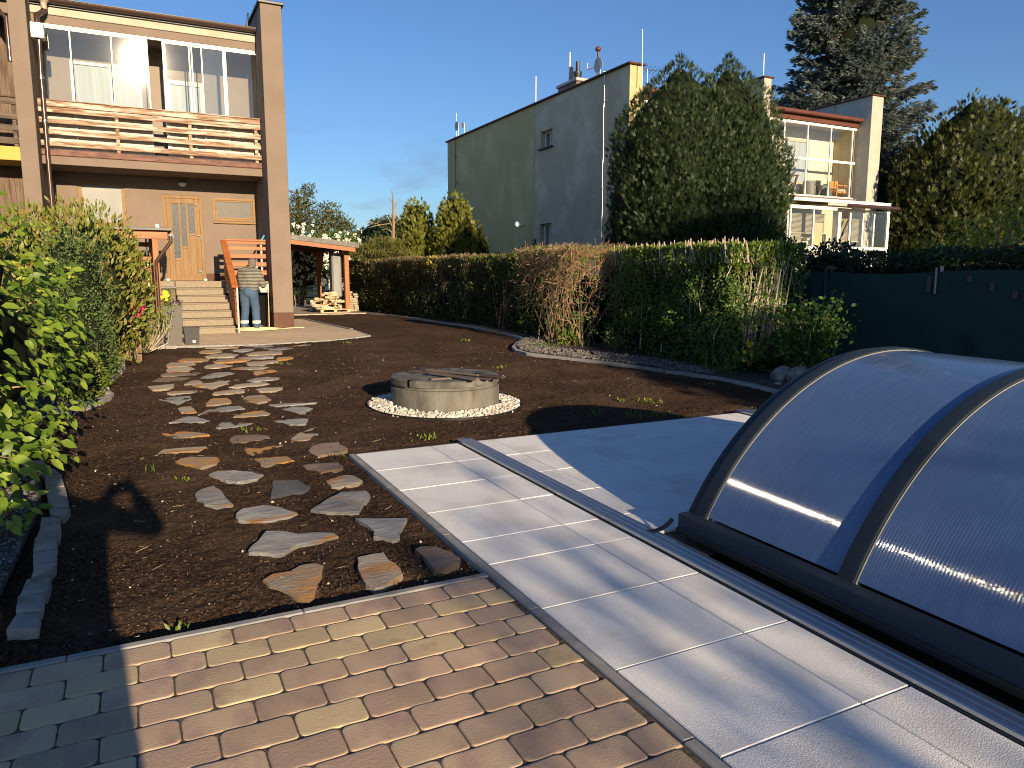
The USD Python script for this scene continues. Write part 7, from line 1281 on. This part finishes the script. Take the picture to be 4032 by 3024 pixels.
# right-hand thujas
for i, (px, d, rx, top, lab) in enumerate(((3575, 31, 1.5, 640, 'dark thuja directly right of the pale house wall'), (3695, 30, 2.0, 510, 'tall thuja left in the group at the right edge'), (3790, 30.5, 2.1, 415, 'tallest thuja of the group at the right edge'), (3895, 33, 2.2, 440, 'thuja right of the tallest one in the group at the right edge'), (4000, 34, 2.3, 505, 'thuja cut by the right picture edge'), (4130, 34, 2.6, 540, 'outermost thuja behind the right picture edge'), (3800, 32, 2.1, 720, 'broad thuja in front below the tallest one'), (3930, 33, 2.2, 690, 'front thuja near the right picture edge'))):
    r = ray(px, 900); h2 = r / np.hypot(r[0], r[1]) * d; zt_ = 1.55 + (1097 - top - 45) / 2900 * (d * .95); conifer('thuja', lab, h2[0], h2[1], .3, rx, zt_ - .3, 6500, .19, LF['needle_thuja'], rng, 20 + i, 'thujas at the right edge', p='egg', k=6, w=.26, lump=.34)
# central pair of yellow-green thujas
for i, (px, d, rx, top, lm, lab) in enumerate(((1645, 27.5, .95, 792, 'needle_thuja_gold', 'left of two rounded yellow-green thujas before the gable wall'), (1790, 26.5, 1.05, 762, 'needle_thuja_gold', 'right of two rounded yellow-green thujas before the gable wall'), (1855, 27.5, .85, 870, 'needle_thuja', 'dark thuja flank behind the right yellow-green thuja'))):
    r = ray(px, 1000); h2 = r / np.hypot(r[0], r[1]) * d; zt_ = 1.55 + (1097 - top) / 2900 * (d * .98); conifer('rounded_thuja', lab, h2[0], h2[1], .4, rx, zt_ - .4, 5200, .15, LF[lm], rng, 40 + i, None, p=.38, k=6, w=.28, lump=.3)
# loose trees
def tree(name, label, x, y, z0, blobs, n, L, W, lm, rng, trunk_r=.12, group=None, depth=.35, lump=.45, lean=(0, 0), sc=0, branches=12, shape='leaf'):
    t = thing(name, label, 'tree', (x, y, float(gz(min(y, 16)))), group); zt_ = max(c[2] for c, r in blobs); trunk(t, x, y, .2, zt_, trunk_r, trunk_r * .3, lean, rng, branches, max(r[0] for c, r in blobs) * .9); b = MB(); tot = sum(r[0] * r[2] for c, r in blobs); k = MB()
    for i, (c, r) in enumerate(blobs):
        b.add(*shrub_mesh(c, r, int(n * r[0] * r[2] / tot), L, W, rng, up=.2, out=.5, rnd=.9, shape=shape, lump=lump, freq=2.6, depth=depth, seed=i + int(x) % 17)); 
        if sc: k.add(*core(c, r, i + int(x) % 17, lump, 2.6, sc))
    part(t, 'crown', b, lm, True)
    if sc: part(t, 'shade_core', k, M['core_dark'], True)
    return t
def at(px, py, d): r = ray(px, py); return EYE + r * (d / math.hypot(r[0], r[1]))
P = lambda px, py, d, r: (tuple(at(px, py, d)), (r, r, r * .85))
q = at(1185, 1000, 33); tree('cherry_tree', 'reddish-green leafy tree behind the corner of the brown house', q[0], q[1], .4, [P(1160, 830, 33, .75), P(1195, 780, 33, .5), P(1215, 745, 33, .32), P(1170, 900, 33, .9), P(1250, 860, 33, .75), P(1300, 830, 33.3, .5), P(1305, 890, 33.3, .8), P(1345, 880, 33.5, .45), P(1370, 910, 33.6, .5), P(1120, 880, 33, .9), P(1280, 925, 33.2, .7)], 6500, .11, .055, LF['leaf_cherry'], rng, .14)
q = at(1250, 1060, 31.5); wr = bush('white_flowering_shrub', 'tall shrub full of white blossom behind the carport', [(tuple(at(1180, 1040, 31.5)), (1.3, .7, 1.2)), (tuple(at(1270, 1020, 32)), (1.2, .7, 1.15)), (tuple(at(1350, 1010, 32.5)), (1.1, .7, 1.0)), (tuple(at(1400, 1060, 32.5)), (.8, .6, .8))], 6000, .10, .05, LF['leaf_privet'], rng, shape='leaf', stems=5)
pts = []
for px, py in [(rng.uniform(1145, 1420), rng.uniform(925, 1120)) for _ in range(190)] + [(rng.uniform(1150, 1240), rng.uniform(880, 930)) for _ in range(14)] + [(rng.uniform(1255, 1390), rng.uniform(915, 955)) for _ in range(9)]: q = at(px, py, 30.6); a = np.arange(6) * 1.047; pts.append((np.tile(q, (6, 1)) + rng.normal(size=(6, 3)) * .03, np.c_[np.cos(a), -.4 + 0 * a, np.sin(a)]))
C = np.vstack([a for a, _ in pts]); D = np.vstack([d for _, d in pts]); part(wr, 'blossom', leaves(C, D, np.tile([0, -1, .3], (len(C), 1)) + rdir(rng, len(C)) * .4, .07, .062, 'leaf', .1, -.1), LF['petal_white'], True, kind='stuff')
# dead tree
q = at(1547, 1000, 34); dt = thing('dead_tree', 'bare grey dead tree left of the yellow-green thujas', 'tree', (q[0], q[1], .4)); dp = lambda px, py: at(px, py, 34); part(dt, 'trunk', MB().tube([dp(1547, 1060), dp(1548, 960), dp(1550, 880), dp(1548, 820), dp(1546, 775), dp(1543, 742)], [.09, .08, .065, .045, .028, .01], 7), M['twig'], True)
b = MB()
for pl_ in (((1548, 900), (1530, 860), (1515, 845), (1490, 875)), ((1535, 880), (1500, 885), (1470, 878), (1448, 885)), ((1500, 885), (1475, 890), (1452, 897)), ((1549, 830), (1562, 800), (1576, 782)), ((1549, 860), (1566, 838), (1575, 815)), ((1547, 800), (1538, 785), (1532, 780)), ((1548, 850), (1536, 838), (1526, 842)), ((1548, 920), (1532, 905), (1520, 900), (1505, 905)), ((1470, 878), (1455, 870), (1440, 876)), ((1549, 870), (1560, 850), (1558, 835)), ((1552, 880), (1572, 862), (1580, 840))):
    s = [dp(*t) for t in pl_]; b.tube(s, np.linspace(.025, .008, len(s)), 5, False)
part(dt, 'branch', b, M['twig'], True)
# spreading juniper behind the hedge
q = at(1490, 1010, 27); ju = bush('juniper', 'spreading yellowish juniper above the hedge top beside the carport', [(tuple(at(1440, 990, 27)), (.75, .6, .26)), (tuple(at(1520, 975, 27)), (.8, .6, .34)), (tuple(at(1560, 1010, 26.5)), (.5, .5, .3)), (tuple(at(1480, 1010, 26.6)), (.7, .5, .22))], 6500, .11, .02, LF['needle_juniper'], rng, up=.5, out=.9, rnd=.45, depth=.3, stems=0, sc=.55, twig='twig')
# distant trees
for px, py, d, r, lab in ((1500, 905, 60, 1.1, 'small distant tree over the dark roof'), (1460, 925, 62, .9, 'smaller distant tree beside the street lamp'), (1535, 900, 58, 1.3, 'distant green tree left of the dead tree'), (1412, 940, 80, 1.2, 'faint distant tree left of the street lamp')):
    q = at(px, py, d); tree('distant_tree', lab, q[0], q[1], 0, [(tuple(q), (r, r, r * .8)), (tuple(q - [0, 0, r]), (r * 1.3, r, r))], 1800, .22, .13, LF['leaf_far'], rng, .15, 'distant trees', sc=.7, branches=0)
for px, w, lab in ((1300, 12, 'behind the carport'), (1480, 9, 'below the street lamp'), (1620, 14, 'behind the dead tree'), (2000, 30, 'behind the olive gable'), (2600, 40, 'behind the cypress pair'), (3300, 40, 'behind the blue spruce'), (3900, 40, 'behind the thujas at the right edge')):
    q = at(px, 1075, 130); bush('far_tree_belt', 'belt of trees on the far horizon ' + lab, [((q[0], q[1], 1.5), (w, 6, 3.2))], 1800, .6, .4, LF['leaf_far'], rng, group='far tree belts', stems=0, category='trees', sc=.85)

# ================================================================ trees and hedge behind the viewer, which throw the broken shade on tiles and hedge
bt = rng_(77)
tree('shade_tree', 'thin-leaved tree behind the viewer that dapples the pale tiles', 2.6, -15.5, 0, [((1.9, -15.5, 4.8), (.8, .8, .6)), ((2.9, -15.2, 4.7), (1.0, .8, .7)), ((3.8, -15.6, 4.6), (.9, .8, .6))], 420, .12, .07, LF['leaf_hazel'], bt, .12, depth=.4, lump=.4, branches=10)
hd = [(-2.6, 3.2, 2.0)]
for i, (x, y, z, r) in enumerate(((8.3, -9, 3.9, 1.5), (11.0, -8.5, 6.2, 2.1), (13.4, -9, 5.9, 2.0), (10.2, -9.5, 2.6, 2.3), (12.6, -9.5, 3.0, 2.5))):
    bush('garden_tree_behind', 'dense garden tree behind the viewer, number %s from the pool side' % ('one', 'two', 'three', 'four', 'five')[i], [((x, y, z), (r, 1.2, r))], 2600, .14, .08, LF['leaf_dark'], bt, stems=2, category='tree', shape='leaf', sc=.8)
